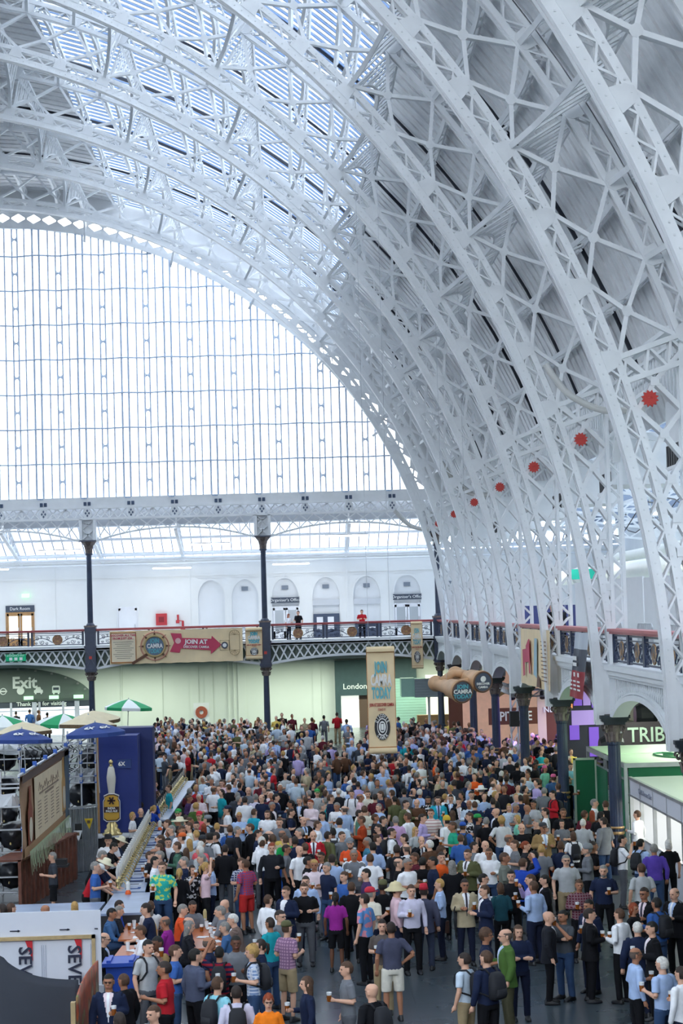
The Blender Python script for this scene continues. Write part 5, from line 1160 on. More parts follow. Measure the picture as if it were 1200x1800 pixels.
b.build('parchment_list', [mat('menu_parchment', hexc('e2cfb0'), .7, noise=.06), mat('menu_tan', hexc('a8825c'), .7), mat('menu_blue', hexc('4f6275'), .7), mat('sepia_ink', hexc('8a7666'), .7), mat('menu_dark_brown', hexc('5a473e'), .7)], t)
def bottle(y, z0, s, mi, b): b.tube([(xb+.09, y, z0), (xb+.09, y, z0+.9*s), (xb+.09, y, z0+1.15*s), (xb+.09, y, z0+1.6*s)], [.22*s, .22*s, .1*s, .08*s], 12, mi)
b = MB()
for (y, z0, s, mi) in ((49.4, 1.85, .8, 0), (56.6, 1.95, .85, 1)):
    b.prism([(y-.5*s, z0), (y+.5*s, z0), (y+.5*s, z0+1.0*s), (y+.2*s, z0+1.35*s), (y+.2*s, z0+1.8*s), (y-.2*s, z0+1.8*s), (y-.2*s, z0+1.35*s), (y-.5*s, z0+1.0*s)], lambda p, r, q: np.array([xb+.05+q, p, r]), 0, .01, mi)
    b.prism([(y+.35*s*math.cos(q*PI/8), z0+.45*s+.38*s*math.sin(q*PI/8)) for q in range(16)], lambda p, r, q: np.array([xb+.065+q, p, r]), 0, .01, 2)
b.build('bottle_prints', [mat('print_rust', hexc('8a3f26'), .6), mat('print_blond', hexc('c79a5c'), .6), mat('print_cream', hexc('dcd0bc'), .6)], t)
b = MB(); b.tube([(10.33, 47.6, 3.70), (10.33, 58.5, 3.70)], .035, 8); 
for y in (48.4, 50.6, 52.8, 55, 57.6): b.box((10.33, y, 3.76), (.1, .12, .12), 1)
b.build('top_pole', [alu, clipb], t)
b = MB(); rn = random.Random(2); y = 49.0
while y < 58.2:
    w_ = rn.uniform(.07, .14); L_ = rn.uniform(.35, .62); b.add([(xb+.08, y, 1.70), (xb+.08, y+w_, 1.70), (xb+.12, y+w_*.8, 1.70-L_), (xb+.14, y+w_*.1, 1.70-L_*.95)], [(0, 1, 2, 3)]); y += w_*1.05
tag(b.build('paper_fringe', mat('pale_green_paper', hexc('b4c4a0'), .8, noise=.1)), 'ragged pale green fabric fringe hanging under the menu banner', 'fringe')
wp = mat('reddish_wood_planks', hexc('6e4030'), .6, noise=.3, scale=4)
t = thing('wood_counter', 'reddish brown plank-fronted counter under the menu banner', 'counter', (10.2, 53.5, 0))
b = MB()
for i in range(14):
    y0 = 50.6+i*.43; x0 = 9.85+.10*i*.43*1.4; b.box2((x0, y0, 0), (x0+.08, y0+.41, 1.30+.02*(i % 2)))
b.build('planks', wp, t); b = MB(); b.prism([(9.2, 50.6), (9.95, 50.6), (10.75, 56.6), (10.0, 56.6)], lambda p, r, q: np.array([p, r, q]), 1.26, 1.31); b.build('top', wp, t)
b = MB(); b.box2((10.42, 53.4, .72), (10.8, 53.9, .78)); b.box2((10.45, 53.45, .78), (10.75, 53.85, .92), 1); tag(b.build('card_reader_tray', [blackp, blackp]), 'small black tray with gadgets fixed to the plank counter', 'tray')
# corrugated metal fence with bunting
t = thing('metal_fence', 'grey corrugated metal fence between the menu banner and the blue display', 'fence', (10.7, 57.5, 0)); b = MB()
G = [[(10.1+1.05*i/60, 57.6+.7*i/60+.03*math.sin(i*1.9), z) for i in range(61)] for z in (0, 1.85)]; b.grid(G); b.bar((10.1, 57.6, 1.86), (11.15, 58.3, 1.92), .04, .06, (0, 0, 1)); b.build('sheet', mat('galvanised_steel', (0.38, 0.40, 0.43), .4, .5, noise=.2), t)
b = MB(); b.box2((10.55, 57.6, 1.0), (10.75, 57.63, 1.45), 0); b.box2((10.30, 57.5, 1.35), (10.45, 57.53, 1.65), 1); b.build('posters', [blackp, whitep], t)
for i, (x, z, m_) in enumerate(((10.35, 1.15, 'y'), (10.66, 1.28, 'w'), (10.98, 1.62, 'y'))):
    b = MB(); b.prism([(x-.13, z), (x+.13, z), (x+.02, z-.32)], lambda p, r, q: np.array([p, 57.35+q, r]), 0, .005); b.box((x, 57.34, z-.1), (.09, .005, .09), 1); tag(b.build('bunting_flag', [mat('yellow_flag', hexc('e0c030'), .7) if m_ == 'y' else whitep, trimb]), '%s triangular bunting flag before the metal fence%s' % ('yellow' if m_ == 'y' else 'white', {0: ', lower left', 1: '', 2: ', upper right'}[i]), 'flag', 'bunting flags')
# blue display with giant hand pump
bluem = mat('deep_blue_display', hexc('1c2f78'), .6, noise=.04)
t = thing('blue_display', 'tall deep blue display box behind the bar with a small 6X plate', 'display', (11.7, 60.5, 0)); boxobj('front_box', (11.04, 60, .9), (12.24, 61.2, 3.84), bluem, t); boxobj('rear_box', (11.2, 61.25, 0), (12.62, 62.2, 4.0), mat('darker_blue_display', hexc('16265f'), .6), t); boxobj('white_shelf', (10.95, 59.2, .82), (12.0, 60.0, .88), whitep, t); boxobj('left_edge_batten', (10.98, 59.97, .9), (11.05, 60.03, 3.84), woodl, t); boxobj('shelf_front', (11.0, 59.3, 0), (11.95, 59.35, .82), blackp, t)
boxobj('plate', (11.62, 59.95, 2.85), (12.04, 60.0, 3.12), mat('plate_blue', hexc('16387a'), .4), t); text('6X', .17, (11.75, 59.94, 2.98), white_p, t, bold=.006)
t = thing('giant_hand_pump', 'giant model hand pump with white handle, INDIA PALE ALE clip and brass base', 'display prop', (11.46, 59.55, .88)); c0 = (11.46, 59.55, 0)
b = MB(); b.lathe([(.0, .88), (.30, .88), (.31, .93), (.24, .97), (.25, 1.02), (.17, 1.10), (.18, 1.17), (.11, 1.27), (.10, 1.38), (0, 1.38)], c0, 24); b.build('base', brass, t, smooth=True)
b = MB(); b.lathe([(0, 1.9), (.07, 1.9), (.09, 2.1), (.135, 2.5), (.14, 2.62), (.10, 2.88), (.065, 2.95), (0, 2.95)], c0, 24); b.build('handle', mat('ivory_handle', hexc('ddd8cc'), .4), t, smooth=True)
b = MB(); b.lathe([(.05, 2.95), (.075, 2.97), (.03, 3.0), (.06, 3.04), (.07, 3.09), (.04, 3.14), (0, 3.16)], c0, 16); b.build('finial', brass, t, smooth=True)
def badge(s, mi, y0, b): b.prism([(-.24*s, -.33*s), (-.15*s, -.40*s), (.15*s, -.40*s), (.24*s, -.33*s), (.24*s, .18*s), (.20*s, .26*s), (.22*s, .34*s), (.08*s, .40*s), (-.08*s, .40*s), (-.22*s, .34*s), (-.20*s, .26*s), (-.24*s, .18*s)], lambda p, r, q: np.array([11.47+p, y0+q, 1.72+r]), 0, .03, mi)
b = MB(); badge(1.08, 0, 59.38, b); badge(1.0, 1, 59.36, b); badge(.93, 2, 59.34, b); b.box((11.47, 59.33, 1.66), (.44, .02, .17), 1)
for q in range(6): a = q*PI/3; b.bar((11.47, 59.325, 1.93), (11.47+.12*math.cos(a), 59.325, 1.93+.12*math.sin(a)), .05, .01, (0, 1, 0), 1)
b.build('pump_clip', [white_p, mat('clip_dark', hexc('3c1f24'), .5), mat('clip_amber', hexc('d8a83c'), .5)], t); text('INDIA\nPALE ALE', .085, (11.47, 59.31, 1.66), white_p, t, bold=.004)

# ================================================================== BARS
barblue = mat('pale_blue_bar_top', hexc('8d9db8'), .35, noise=.12, scale=2); barfr = mat('black_bar_front', (0.015, 0.016, 0.02), .6)
def counter(lab, poly, z=1.0, cat='counter', topm=barblue, name='bar_counter'):
    t = thing(name, lab, cat, (poly[0][0], poly[0][1], 0)); b = MB(); b.prism(poly, lambda p, r, q: np.array([p, r, q]), z-.05, z); b.build('top', topm, t)
    cx = sum(p[0] for p in poly)/len(poly); cy = sum(p[1] for p in poly)/len(poly); q2 = [(p[0]+(cx-p[0])*.04, p[1]+(cy-p[1])*.01) for p in poly]
    b = MB(); b.prism(q2, lambda p, r, q: np.array([p, r, q]), 0, z-.05); b.build('front', barfr, t); return t
counter('long pale blue bar counter lined with hand pumps', [(12.62, 46.4), (13.42, 46.4), (12.95, 60.3), (12.35, 60.3)])
counter('far continuation of the bar beyond the blue-shirted staff', [(12.45, 62.3), (12.98, 62.3), (13.15, 76.5), (12.6, 76.5)])
counter('low end table of the bar with papers, nearest the diners', [(12.65, 43.2), (13.72, 43.2), (13.55, 46.3), (12.7, 46.3)], .98)
counter('cross counter in grey-blue sheeting behind the white boards', [(8.0, 43.4), (12.55, 43.4), (12.6, 45.2), (8.0, 45.2)], .95)
def pump_meshes():
    a, b, c = MB(), MB(), MB(); a.lathe([(.045, 0), (.05, .03), (.03, .06), (.032, .12), (.05, .15), (.03, .18), (.02, .2)], n=10); a.tube([(.02, 0, .12), (.12, 0, .15), (.16, 0, .1), (.16, 0, .03)], [.014]*4, 6); b.tube([(0, 0, .2), (-.01, 0, .32), (0, 0, .42)], [.014, .026, .018], 8); b.lathe([(.014, .42), (.022, .44), (0, .46)], n=8)
    c.prism([(-.05, -.07), (.05, -.07), (.06, .05), (0, .10), (-.06, .05)], lambda p, r, q: np.array([.045+q, p, .29+r]), 0, .012); return a, b, c
a, b, c = pump_meshes(); pm = a.mesh('base', brass), b.mesh('handle', mat('pump_handle_white', (.75, .75, .74), .4)), c.mesh('pump_clip', mat('clip_paper', hexc('cfc8b8'), .5)); pmb = b.mesh('handle', blackp)
for i in range(30):
    u = i/29; x = 12.74-.20*u; y = 46.8+13.2*u
    t = thing('hand_pump', 'brass hand pump with pale handle on the near bar, %s from the near end' % ORDW[i], 'hand pump', (x, y, 1.0), 0, 'hand pumps on the near bar'); t.scale = (1.25, 1.25, 1.25)
    for me in pm: o = bpy.data.objects.new(me.name, me); C.objects.link(o); o.parent = t
for i in range(22):
    u = i/21; x = 12.55+.14*u; y = 62.8+13.2*u
    t = thing('hand_pump', 'brass hand pump with black handle on the far bar, %s from its near end' % ORDW[i], 'hand pump', (x, y, 1.0), 0, 'hand pumps on the far bar'); t.scale = (1.25, 1.25, 1.25)
    for me in (pm[0], pmb, pm[2]): o = bpy.data.objects.new(me.name, me); C.objects.link(o); o.parent = t
twm = [mat('bar_towel_blue', hexc('3a5288'), .9), mat('bar_towel_white', hexc('c8ccd4'), .9), mat('bar_towel_navy', hexc('222c48'), .9)]
for i in range(22):
    u = i/21; x = 13.1-.36*u; y = 46.9+12.9*u; b = MB(); b.box((x, y, 1.008), (.36, .26, .012)); b.box((x, y, 1.016), (.22, .1, .006), 1); tag(b.build('bar_towel', [twm[i % 3], twm[(i+1) % 3]]), '%s bar towel on the near bar, %s from the near end' % (('blue', 'white', 'navy')[i % 3], ORDW[i]), 'towel', 'bar towels on the near bar')
orr = mat('orange_plastic', hexc('e8601c'), .5)
for i, (x, y, z) in enumerate(((13.05, 46.1, .98), (12.92, 59.3, 1.0))):
    t = thing('collection_bottle', 'clear bottle with an orange base on the bar, %s one' % ('near', 'far')[i], 'bottle', (x, y, z), 0, 'orange-based bottles'); b = MB(); b.lathe([(.07, 0), (.07, .04), (.04, .1), (0, .1)], (x, y, z), 10); b.build('base', orr, t); b = MB(); b.lathe([(.05, .1), (.055, .25), (.03, .30), (0, .30)], (x, y, z), 10); b.build('body', mat('cloudy_plastic', (.75, .75, .72), .3), t)
def table(lab, cx, cy, w_, d, rz, topm, h=.75, papers=4, ng=5, key=''):
    t = thing('trestle_table', lab, 'table', (cx, cy, 0), rz, 'trestle tables of the diners')
    b = MB(); b.box((0, 0, h-.02), (w_, d, .04)); b.build('top', topm, t, local=True)
    for sx in (-1, 1):
        for sy in (-1, 1): b = MB(); b.tube([(sx*(w_/2-.1), sy*(d/2-.15), 0), (sx*(w_/2-.16), sy*(d/2-.15), h-.04)], .02, 6); b.build('leg', blackp, t, local=True)
    rn = random.Random(int(cx*10))
    c, s_ = math.cos(rz), math.sin(rz)
    for i in range(papers):
        lx, ly = rn.uniform(-w_/2+.2, w_/2-.2), -d/2+.2+(d-.4)*i/max(1, papers-1); b = MB(); a = rn.uniform(0, 3); b.box((0, 0, 0), (.30, .21, .004), ax=[[math.cos(a), math.sin(a), 0], [-math.sin(a), math.cos(a), 0], [0, 0, 1]]); o = b.build('programme', whitep); o.location = (cx+lx*c-ly*s_, cy+lx*s_+ly*c, h+.006+.002*i); tag(o, 'white festival programme on the %s table, %s from its near end' % (key, ORDW[i]), 'booklet', 'programmes on the tables')
    for i in range(ng):
        lx, ly = rn.uniform(-w_/2+.12, w_/2-.12), -d/2+.12+(d-.24)*(i+.5)/ng; o = bpy.data.objects.new('beer_glass', pint0[i % 2]); C.objects.link(o); o.location = (cx+lx*c-ly*s_, cy+lx*s_+ly*c, h+.012); tag(o, 'pint glass standing on the %s table, %s from its near end' % (key, ORDW[i]), 'glass', 'beer glasses on the tables')
ale = mat('brown_ale', hexc('8a4a18'), 0.15); gls = mat('pint_glass', (0.75, 0.78, 0.8), 0.1)
pint0 = []
for am in (ale, gls):
    m = MB(); m.lathe([(.031, 0), (.041, .10), (.040, .102), (.0, .102)], n=12); m.lathe([(.0405, .102), (.044, .15), (.042, .15), (.039, .104)], n=12, mi=1); pint0.append(m.mesh('beer_glass', [am, gls]))
tor = mat('orange_varnished_table', hexc('b8683c'), .35, noise=.1)
table('long orange table between the seated diners at lower left, farther part', 13.62, 42.2, .75, 2.2, .0, tor, key='farther left')
table('orange table near the blue bin at lower left', 13.75, 39.4, .8, 1.9, -.05, tor, key='nearer left')
table('crowded table of diners in the middle of the lower left', 15.15, 41.3, .75, 3.2, .0, tor, papers=6, ng=7, key='middle')
b = MB(); b.lathe([(.04, 0), (.04, .28), (.02, .33), (0, .33)], (15.0, 42.6, .77), 10); tag(b.build('carton', mat('cream_carton', hexc('cdbb84'), .6)), 'tall cream carton standing on the middle table', 'carton')
t = thing('wheelie_bin', 'blue wheeled bin beside the white boards', 'bin', (13.62, 37.0, 0)); bb_ = mat('blue_bin_plastic', hexc('2a50b4'), .45)
b = MB(); b.prism([(13.4, 36.7), (13.95, 36.7), (13.95, 37.3), (13.4, 37.3)], lambda p, r, q: np.array([13.67+(p-13.67)*(.8+.2*q), 37+(r-37)*(.8+.2*q), q]), 0, 1.0); b.build('body', bb_, t); b = MB(); b.box2((13.34, 36.62, .98), (14.0, 37.36, 1.05)); b.tube([(13.4, 37.42, 1.02), (13.94, 37.42, 1.02)], .03, 6); b.box2((13.42, 36.7, 1.05), (13.5, 37.3, 1.09)); b.box2((13.84, 36.7, 1.05), (13.92, 37.3, 1.09)); b.build('lid', bb_, t)
for s_ in (13.42, 13.9): b = MB(); b.tube([(s_-.03, 37.3, .1), (s_+.03, 37.3, .1)], .1, 12); b.build('wheel', blackp, t)
# ================================================================== FOREGROUND BOARDS AND CLOTH
ply = mat('raw_timber', hexc('b39c72'), .7, noise=.15, scale=7); boardw = mat('white_foam_board', (0.66, 0.69, 0.77), .5, noise=.02)
t = thing('foam_board', 'big white board reading SEVEN sideways, framed in raw timber, at lower left', 'board', (12.4, 35, .3)); boxobj('sheet', (10.9, 35.0, .36), (13.50, 35.05, 2.285), boardw, t)
b = MB(); b.box2((10.9, 34.93, 1.80), (13.40, 35.0, 1.86)); b.box2((13.34, 34.93, .5), (13.40, 35.0, 1.86)); b.build('timber_frame', ply, t)
letn = mat('black_blue_letter', (0.015, 0.02, 0.05), .5); redt = mat('red_triangle_print', hexc('c4202c'), .5)
for x in (12.18, 13.05):
    text('SEVEN', .33, (x-.03, 34.95, 1.22), letn, t, rot=-PI/2, bold=.006, ext=.004)
    b = MB(); b.prism([(x-.02, 1.79), (x+.11, 1.79), (x+.11, 1.43)], lambda p, r, q: np.array([p, 34.96+q, r]), 0, .01); b.build('red_wedge', redt, t)
    b = MB()
    for q in range(3): b.box2((x+.26+q*.035, 34.985, .9), (x+.272+q*.035, 34.99, 1.7))
    b.build('small_print', mat('faint_print', (.42, .46, .55), .6), t)
for x in (11.97, 12.85, 13.72):
    if x > 13.5: x = 13.47; L_ = .06
    else: L_ = .16
    b = MB(); b.box2((x-.08, 34.985, 1.952), (x-.08+L_, 34.99, 1.972)); 
    if L_ > .1: b.prism([(x+.06, 1.94), (x+.06, 1.985), (x+.11, 1.962)], lambda p, r, q: np.array([p, 34.985+q, r]), 0, .005)
    b.build('printed_arrow', letn, t)
t = thing('foam_board', 'narrow bare white board standing just right of the framed one', 'board', (13.5, 34.7, 0)); boxobj('sheet', (13.40, 34.80, 0), (13.55, 34.84, 1.0), boardw, t)
# black cloth draped in front
b = MB(); Yc = 32.0; P = []
for i in range(31):
    u = i/30; x = 11.3+2.12*u; ztop = 2.50-.50*min(1, (x-11.3)/.95) if x < 12.25 else 1.97-.36*(1-math.exp(-(x-12.25)*2.2))/(1-math.exp(-1.29*2.2))*1.0
    row = []
    for j in range(12):
        v = j/11; row.append((x, Yc-.25*math.sin(v*1.4)+.04*math.sin(u*7+v*3), ztop*(1-v)+.15*v))
    P.append(row)
b.grid(P); o = b.build('black_cloth', mat('charcoal_cloth', hexc('2d323d'), .75, noise=.06, scale=2, bump=.1), smooth=True); m_ = o.modifiers.new('thick', 'SOLIDIFY'); m_.thickness = .012; tag(o, 'sheet of charcoal cloth sagging across the lower left corner', 'cloth')
t = thing('painted_panel', 'curved painted panel in rust and green leaning beside the black cloth', 'painting', (13.5, 32.5, 0)); b = MB(); P = []
for i in range(15):
    u = i/14; y = 34.75-3.6*u; x = 13.47-.06*math.sin(u*PI)+.03*u; zt = 1.44+.06*u
    P.append([(x, y, .1+(zt-.1)*v/6) for v in range(7)])
def paintmat():
    m = bpy.data.materials.new('painted_leaves'); m.use_nodes = True; q = m.node_tree; p = q.nodes['Principled BSDF']; tc = q.nodes.new('ShaderNodeTexCoord'); n = q.nodes.new('ShaderNodeTexNoise'); n.inputs['Scale'].default_value = 1.6; n.inputs['Detail'].default_value = 8; r = q.nodes.new('ShaderNodeValToRGB')
    e = r.color_ramp.elements; e[0].position = .32; e[0].color = (*hexc('7d8a4e'), 1); e[1].position = .72; e[1].color = (*hexc('d8c8a4'), 1)
    for ps, c in ((.42, '8f3a22'), (.52, 'b85a34'), (.6, '6e5a40')): k = e.new(ps); k.color = (*hexc(c), 1)
    q.links.new(tc.outputs['Object'], n.inputs['Vector']); q.links.new(n.outputs['Fac'], r.inputs['Fac']); q.links.new(r.outputs['Color'], p.inputs['Base Color']); p.inputs['Roughness'].default_value = .5; return m
b.grid(P); o = b.build('panel', paintmat(), t, smooth=True); m_ = o.modifiers.new('thick', 'SOLIDIFY'); m_.thickness = .03
b = MB(); b.box2((13.40, 31.0, .0), (13.47, 31.12, 1.45)); b.build('edge_batten', ply, t)
# ================================================================== PEOPLE
SKIN = mat('skin_light', hexc('d8a88e'), 0.6, noise=0.06, scale=6)
SKIN2 = mat('skin_tan', hexc('a87458'), 0.6, noise=0.06, scale=6)
SKIN3 = mat('skin_brown', hexc('6e4632'), 0.6, noise=0.06, scale=6)
eyem = mat('eye_dark', (0.03, 0.025, 0.025), 0.4); lipm = mat('lips', hexc('a0605a'), 0.5)
def interp_rings(mb, rings, n=20, pw=2.3, mi=0):
    # rings: (cx, cy, z, rx, ry)
    V = []
    for (cx, cy, z, rx, ry) in rings:
        for j in range(n):
            t = 2*PI*j/n; c, s = math.cos(t), math.sin(t)
            V.append((cx+rx*math.copysign(abs(c)**(2/pw), c), cy+ry*math.copysign(abs(s)**(2/pw), s), z))
    k = len(rings)
    Fc = [(i*n+j, i*n+(j+1) % n, (i+1)*n+(j+1) % n, (i+1)*n+j) for i in range(k-1) for j in range(n)]
    Fc += [tuple(range(n-1, -1, -1)), tuple(range((k-1)*n, k*n))]
    mb.add(V, Fc, mi)
def remesh(mb, vox, smooth=2, name='tmp'):
    me = mb.mesh(name, SKIN); o = bpy.data.objects.new('tmp', me); C.objects.link(o)
    m = o.modifiers.new('r', 'REMESH'); m.mode = 'VOXEL'; m.voxel_size = vox
    if smooth: s = o.modifiers.new('s', 'SMOOTH'); s.iterations = smooth; s.factor = 0.5
    dg = bpy.context.evaluated_depsgraph_get(); dg.update()
    r = bpy.data.meshes.new_from_object(o.evaluated_get(dg)); bpy.data.objects.remove(o); bpy.data.meshes.remove(me)
    r.name = name; r.materials.clear()
    r.polygons.foreach_set('use_smooth', [True]*len(r.polygons))
    return r
ARM = {'down': ((.262, .03, 1.14), (.262, -.05, .90)), 'glass': ((.245, .05, 1.15), (.13, -.24, 1.19)), 'cross': ((.25, -.03, 1.15), (-.05, -.21, 1.17)),
       'drink': ((.28, -.14, 1.23), (.07, -.21, 1.47)), 'hip': ((.37, .07, 1.17), (.20, -.03, 1.02)), 'pocket': ((.31, .06, 1.14), (.20, -.05, .93)),
       'raise': ((.34, -.05, 1.50), (.20, -.10, 1.76)), 'reach': ((.21, -.25, 1.27), (.16, -.52, 1.22)), 'table': ((.25, -.16, 1.13), (.14, -.40, 1.10))}
POSES = {0: ('down', 'down', 'stand'), 1: ('glass', 'down', 'stand'), 2: ('glass', 'glass', 'stand'), 3: ('cross', 'cross', 'stand'), 4: ('drink', 'down', 'stand'),
         5: ('glass', 'pocket', 'stand'), 6: ('down', 'hip', 'stand'), 7: ('raise', 'glass', 'stand'), 8: ('reach', 'reach', 'stand'), 9: ('down', 'down', 'walk'),
         10: ('table', 'table', 'sit'), 11: ('glass', 'down', 'walk')}
LEGS = {'stand': lambda s: [(s*.095, .0, .92), (s*.115, -.015, .50), (s*.125, .02, .09)],
        'walk': lambda s: [(s*.09, 0, .92), (s*.10, -.16*s-.03, .50), (s*.10, -.26*s+.06, .10 if s > 0 else .13)],
        'sit': lambda s: [(s*.11, .05, .52+.40), (s*.14, -.38, .55+.40), (s*.13, -.36, .09+.40)]}
# seated figures are modelled at standing torso height and lowered by SITD
SITD = 0.40
def lean(p, ang, piv=0.95):
    x, y, z = p
    if z <= piv: return p
    c, s = math.cos(ang), math.sin(ang); dz = z-piv
    return (x, y*c-dz*s, piv+dz*c+y*s)
def body_mb(pose, part):
    a1, a2, lg = POSES[pose]; lg_f = LEGS[lg]
    ang = {8: 0.42, 10: 0.15}.get(pose, 0.02)
    L = lambda pts: [lean(p, ang) for p in pts]
    m = MB()
    def leanmb():
        for i in range(len(m.v)): m.v[i] = np.array([lean(tuple(p), ang) for p in m.v[i]])
    arms = [(s, ARM[a]) for s, a in ((-1, a1), (1, a2))]
    def sh(s): return (s*.178, .005, 1.405)
    if part == 'body':
        # head: skull, face, ears, nose
        hd = [(0, -.020, 1.515, .030, .030), (0, -.022, 1.53, .050, .055), (0, -.015, 1.555, .062, .078), (0, -.005, 1.60, .072, .093), (0, .002, 1.645, .077, .099), (0, .006, 1.69, .074, .097), (0, .008, 1.72, .058, .078), (0, .010, 1.742, .030, .042)]
        interp_rings(m, hd, 20, 2.1)
        m.tube([(0, -.095, 1.645), (0, -.112, 1.612), (0, -.122, 1.596)], [.008, .013, .016], 8)         # nose
        m.tube([(-.045, -.088, 1.652), (0, -.100, 1.655), (.045, -.088, 1.652)], .011, 6)                # brow
        m.tube([(-.022, -.095, 1.563), (.022, -.095, 1.563)], .011, 6)                                    # lips
        for s in (1, -1): m.box((s*.078, .012, 1.617), (.022, .035, .058))
        interp_rings(m, [(0, .012, 1.40, .080, .070), (0, .010, 1.45, .062, .062), (0, .004, 1.50, .056, .060), (0, -.002, 1.56, .055, .060)], 16, 2)
        interp_rings(m, [(0, .0, .86, .13, .09), (0, 0, .98, .13, .085), (0, 0, 1.10, .12, .08), (0, 0, 1.28, .15, .09), (0, 0, 1.38, .15, .08), (0, 0, 1.43, .10, .06)], 16, 2.2)
        for s, (e, w_) in arms:
            el = (s*e[0], e[1], e[2]); wr = (s*w_[0], w_[1], w_[2])
            S0 = np.array(sh(s)); E = np.array(el); W_ = np.array(wr)
            m.tube([S0, S0*.5+E*.5, E], [.048, .044, .038], 10)
            m.tube([E, E*.7+W_*.3, W_*.92+E*.08, W_], [.040, .041, .027, .025], 10)
            d = W_-E; d /= np.linalg.norm(d)
            up = np.array([0, 0, 1.0]) if abs(d[2]) < .8 else np.array([0, -1.0, 0])
            sd = np.cross(d, up); sd /= np.linalg.norm(sd); nr = np.cross(sd, d)
            p1 = W_+d*.085
            m.tube([W_, W_+d*.03, W_+d*.07, p1], [.026, .035, .038, .034], 10)
            grip = 1.0 if (e, w_) not in (ARM['down'],) else 0.35
            inward = -np.sign(s)*np.array([1.0, 0, 0]) if grip == 1 else nr*0
            for q, ln in zip((-1.5, -.5, .5, 1.5), (.058, .068, .064, .048)):
                b = p1-d*.008+up*0+nr*(-q*.018) if grip == 1 else p1-d*.008+sd*(q*.018)
                cdir = inward if grip == 1 else np.array([0, -1.0, 0])
                k1 = b+d*ln*.5+cdir*.010; k2 = k1+(d*.35+cdir*.9)*ln*.45*grip+d*ln*.3*(1-grip); k3 = k2+(cdir*.8-d*.5)*ln*.3*grip+d*ln*.25*(1-grip)
                m.tube([b, k1, k2, k3], [.011, .0105, .0095, .008], 6)
            tb = W_+d*.028+(nr if grip == 1 else -sd*s)*.026
            m.tube([tb, tb+d*.03+(inward*.02 if grip == 1 else np.array([0, -.012, 0]))+(nr*.012), tb+d*.052+(inward*.035 if grip == 1 else np.array([0, -.02, 0]))], [.014, .0115, .009], 6)
        for s in (-1, 1):
            h, k, a = [np.array(p) for p in lg_f(s)]
            m.tube([h, h*.5+k*.5, k, k*.7+a*.3, k*.35+a*.65, a], [.082, .070, .052, .055, .043, .033], 10)
            m.tube([a+[0, .02, -.03], a+[0, -.06, -.055], a+[0, -.13, -.065]], [.036, .034, .026], 8)
        leanmb(); return m
    if part in ('tee', 'shirt', 'jacket'):
        th = {'tee': .0, 'shirt': .004, 'jacket': .014}[part]; hem = {'tee': .88, 'shirt': .90, 'jacket': .78}[part]
        if lg == 'sit': hem = .90
        fl = .022 if part == 'jacket' else 0
        interp_rings(m, [(0, .0, hem, .172+th+fl, .120+th+fl), (0, 0, .98, .165+th, .116+th), (0, -.004, 1.08, .158+th, .113+th), (0, -.006, 1.20, .172+th, .120+th), (0, -.004, 1.30, .186+th, .122+th),
                         (0, 0, 1.38, .180+th, .108+th), (0, .004, 1.425, .140+th, .086+th), (0, .008, 1.458, .088+th*.5, .070), (0, .008, 1.475, .068+th*.5, .064)], 22, 2.4)
        for s, (e, w_) in arms:
            S0 = np.array(sh(s)); E = np.array((s*e[0], e[1], e[2])); W_ = np.array((s*w_[0], w_[1], w_[2]))
            m.tube([S0-[s*.05, 0, 0], S0+[s*.012, 0, -.012]], [.062+th, .064+th], 12)
            if part == 'tee':
                m.tube([S0, S0*.5+E*.5, S0*.22+E*.78], [.064, .060, .062], 12)
            else:
                m.tube([S0, S0*.5+E*.5, E], [.064+th, .056+th, .050+th], 12); m.tube([E, E*.5+W_*.5, W_*.96+E*.04], [.050+th, .045+th, .037+th], 12)
        if part != 'tee': m.tube([(-.055, .045, 1.468), (0, .066, 1.478), (.055, .045, 1.468)], .020, 6); m.tube([(.058, .04, 1.468), (.04, -.05, 1.455), (.015, -.085, 1.43)], .016, 6); m.tube([(-.058, .04, 1.468), (-.04, -.05, 1.455), (-.015, -.085, 1.43)], .016, 6)
        leanmb(); return m
    if part in ('trousers', 'shorts'):
        interp_rings(m, [(0, 0, .83, .165, .115), (0, 0, .90, .172, .122), (0, 0, .97, .160, .112), (0, 0, 1.01, .155, .108)], 20, 2.4)
        for s in (-1, 1):
            h, k, a = [np.array(p) for p in lg_f(s)]
            if part == 'trousers': m.tube([h, h*.5+k*.5, k, k*.4+a*.6, a+[0, 0, -.02]], [.098, .088, .070, .064, .060], 12)
            else: m.tube([h, h*.5+k*.5, h*.05+k*.95], [.100, .098, .092], 12)
        return m
    if part == 'shoes':
        for s in (-1, 1):
            a = np.array(lg_f(s)[2])
            f = MB(); z0 = a[2]-.09
            interp_rings(m, [(a[0], a[1]-.05, z0, .046, .135), (a[0], a[1]-.05, z0+.02, .050, .140), (a[0], a[1]-.05, z0+.045, .046, .128), (a[0], a[1]-.01, z0+.075, .040, .075), (a[0], a[1]+.01, z0+.105, .036, .045)], 14, 2.4)
        return m
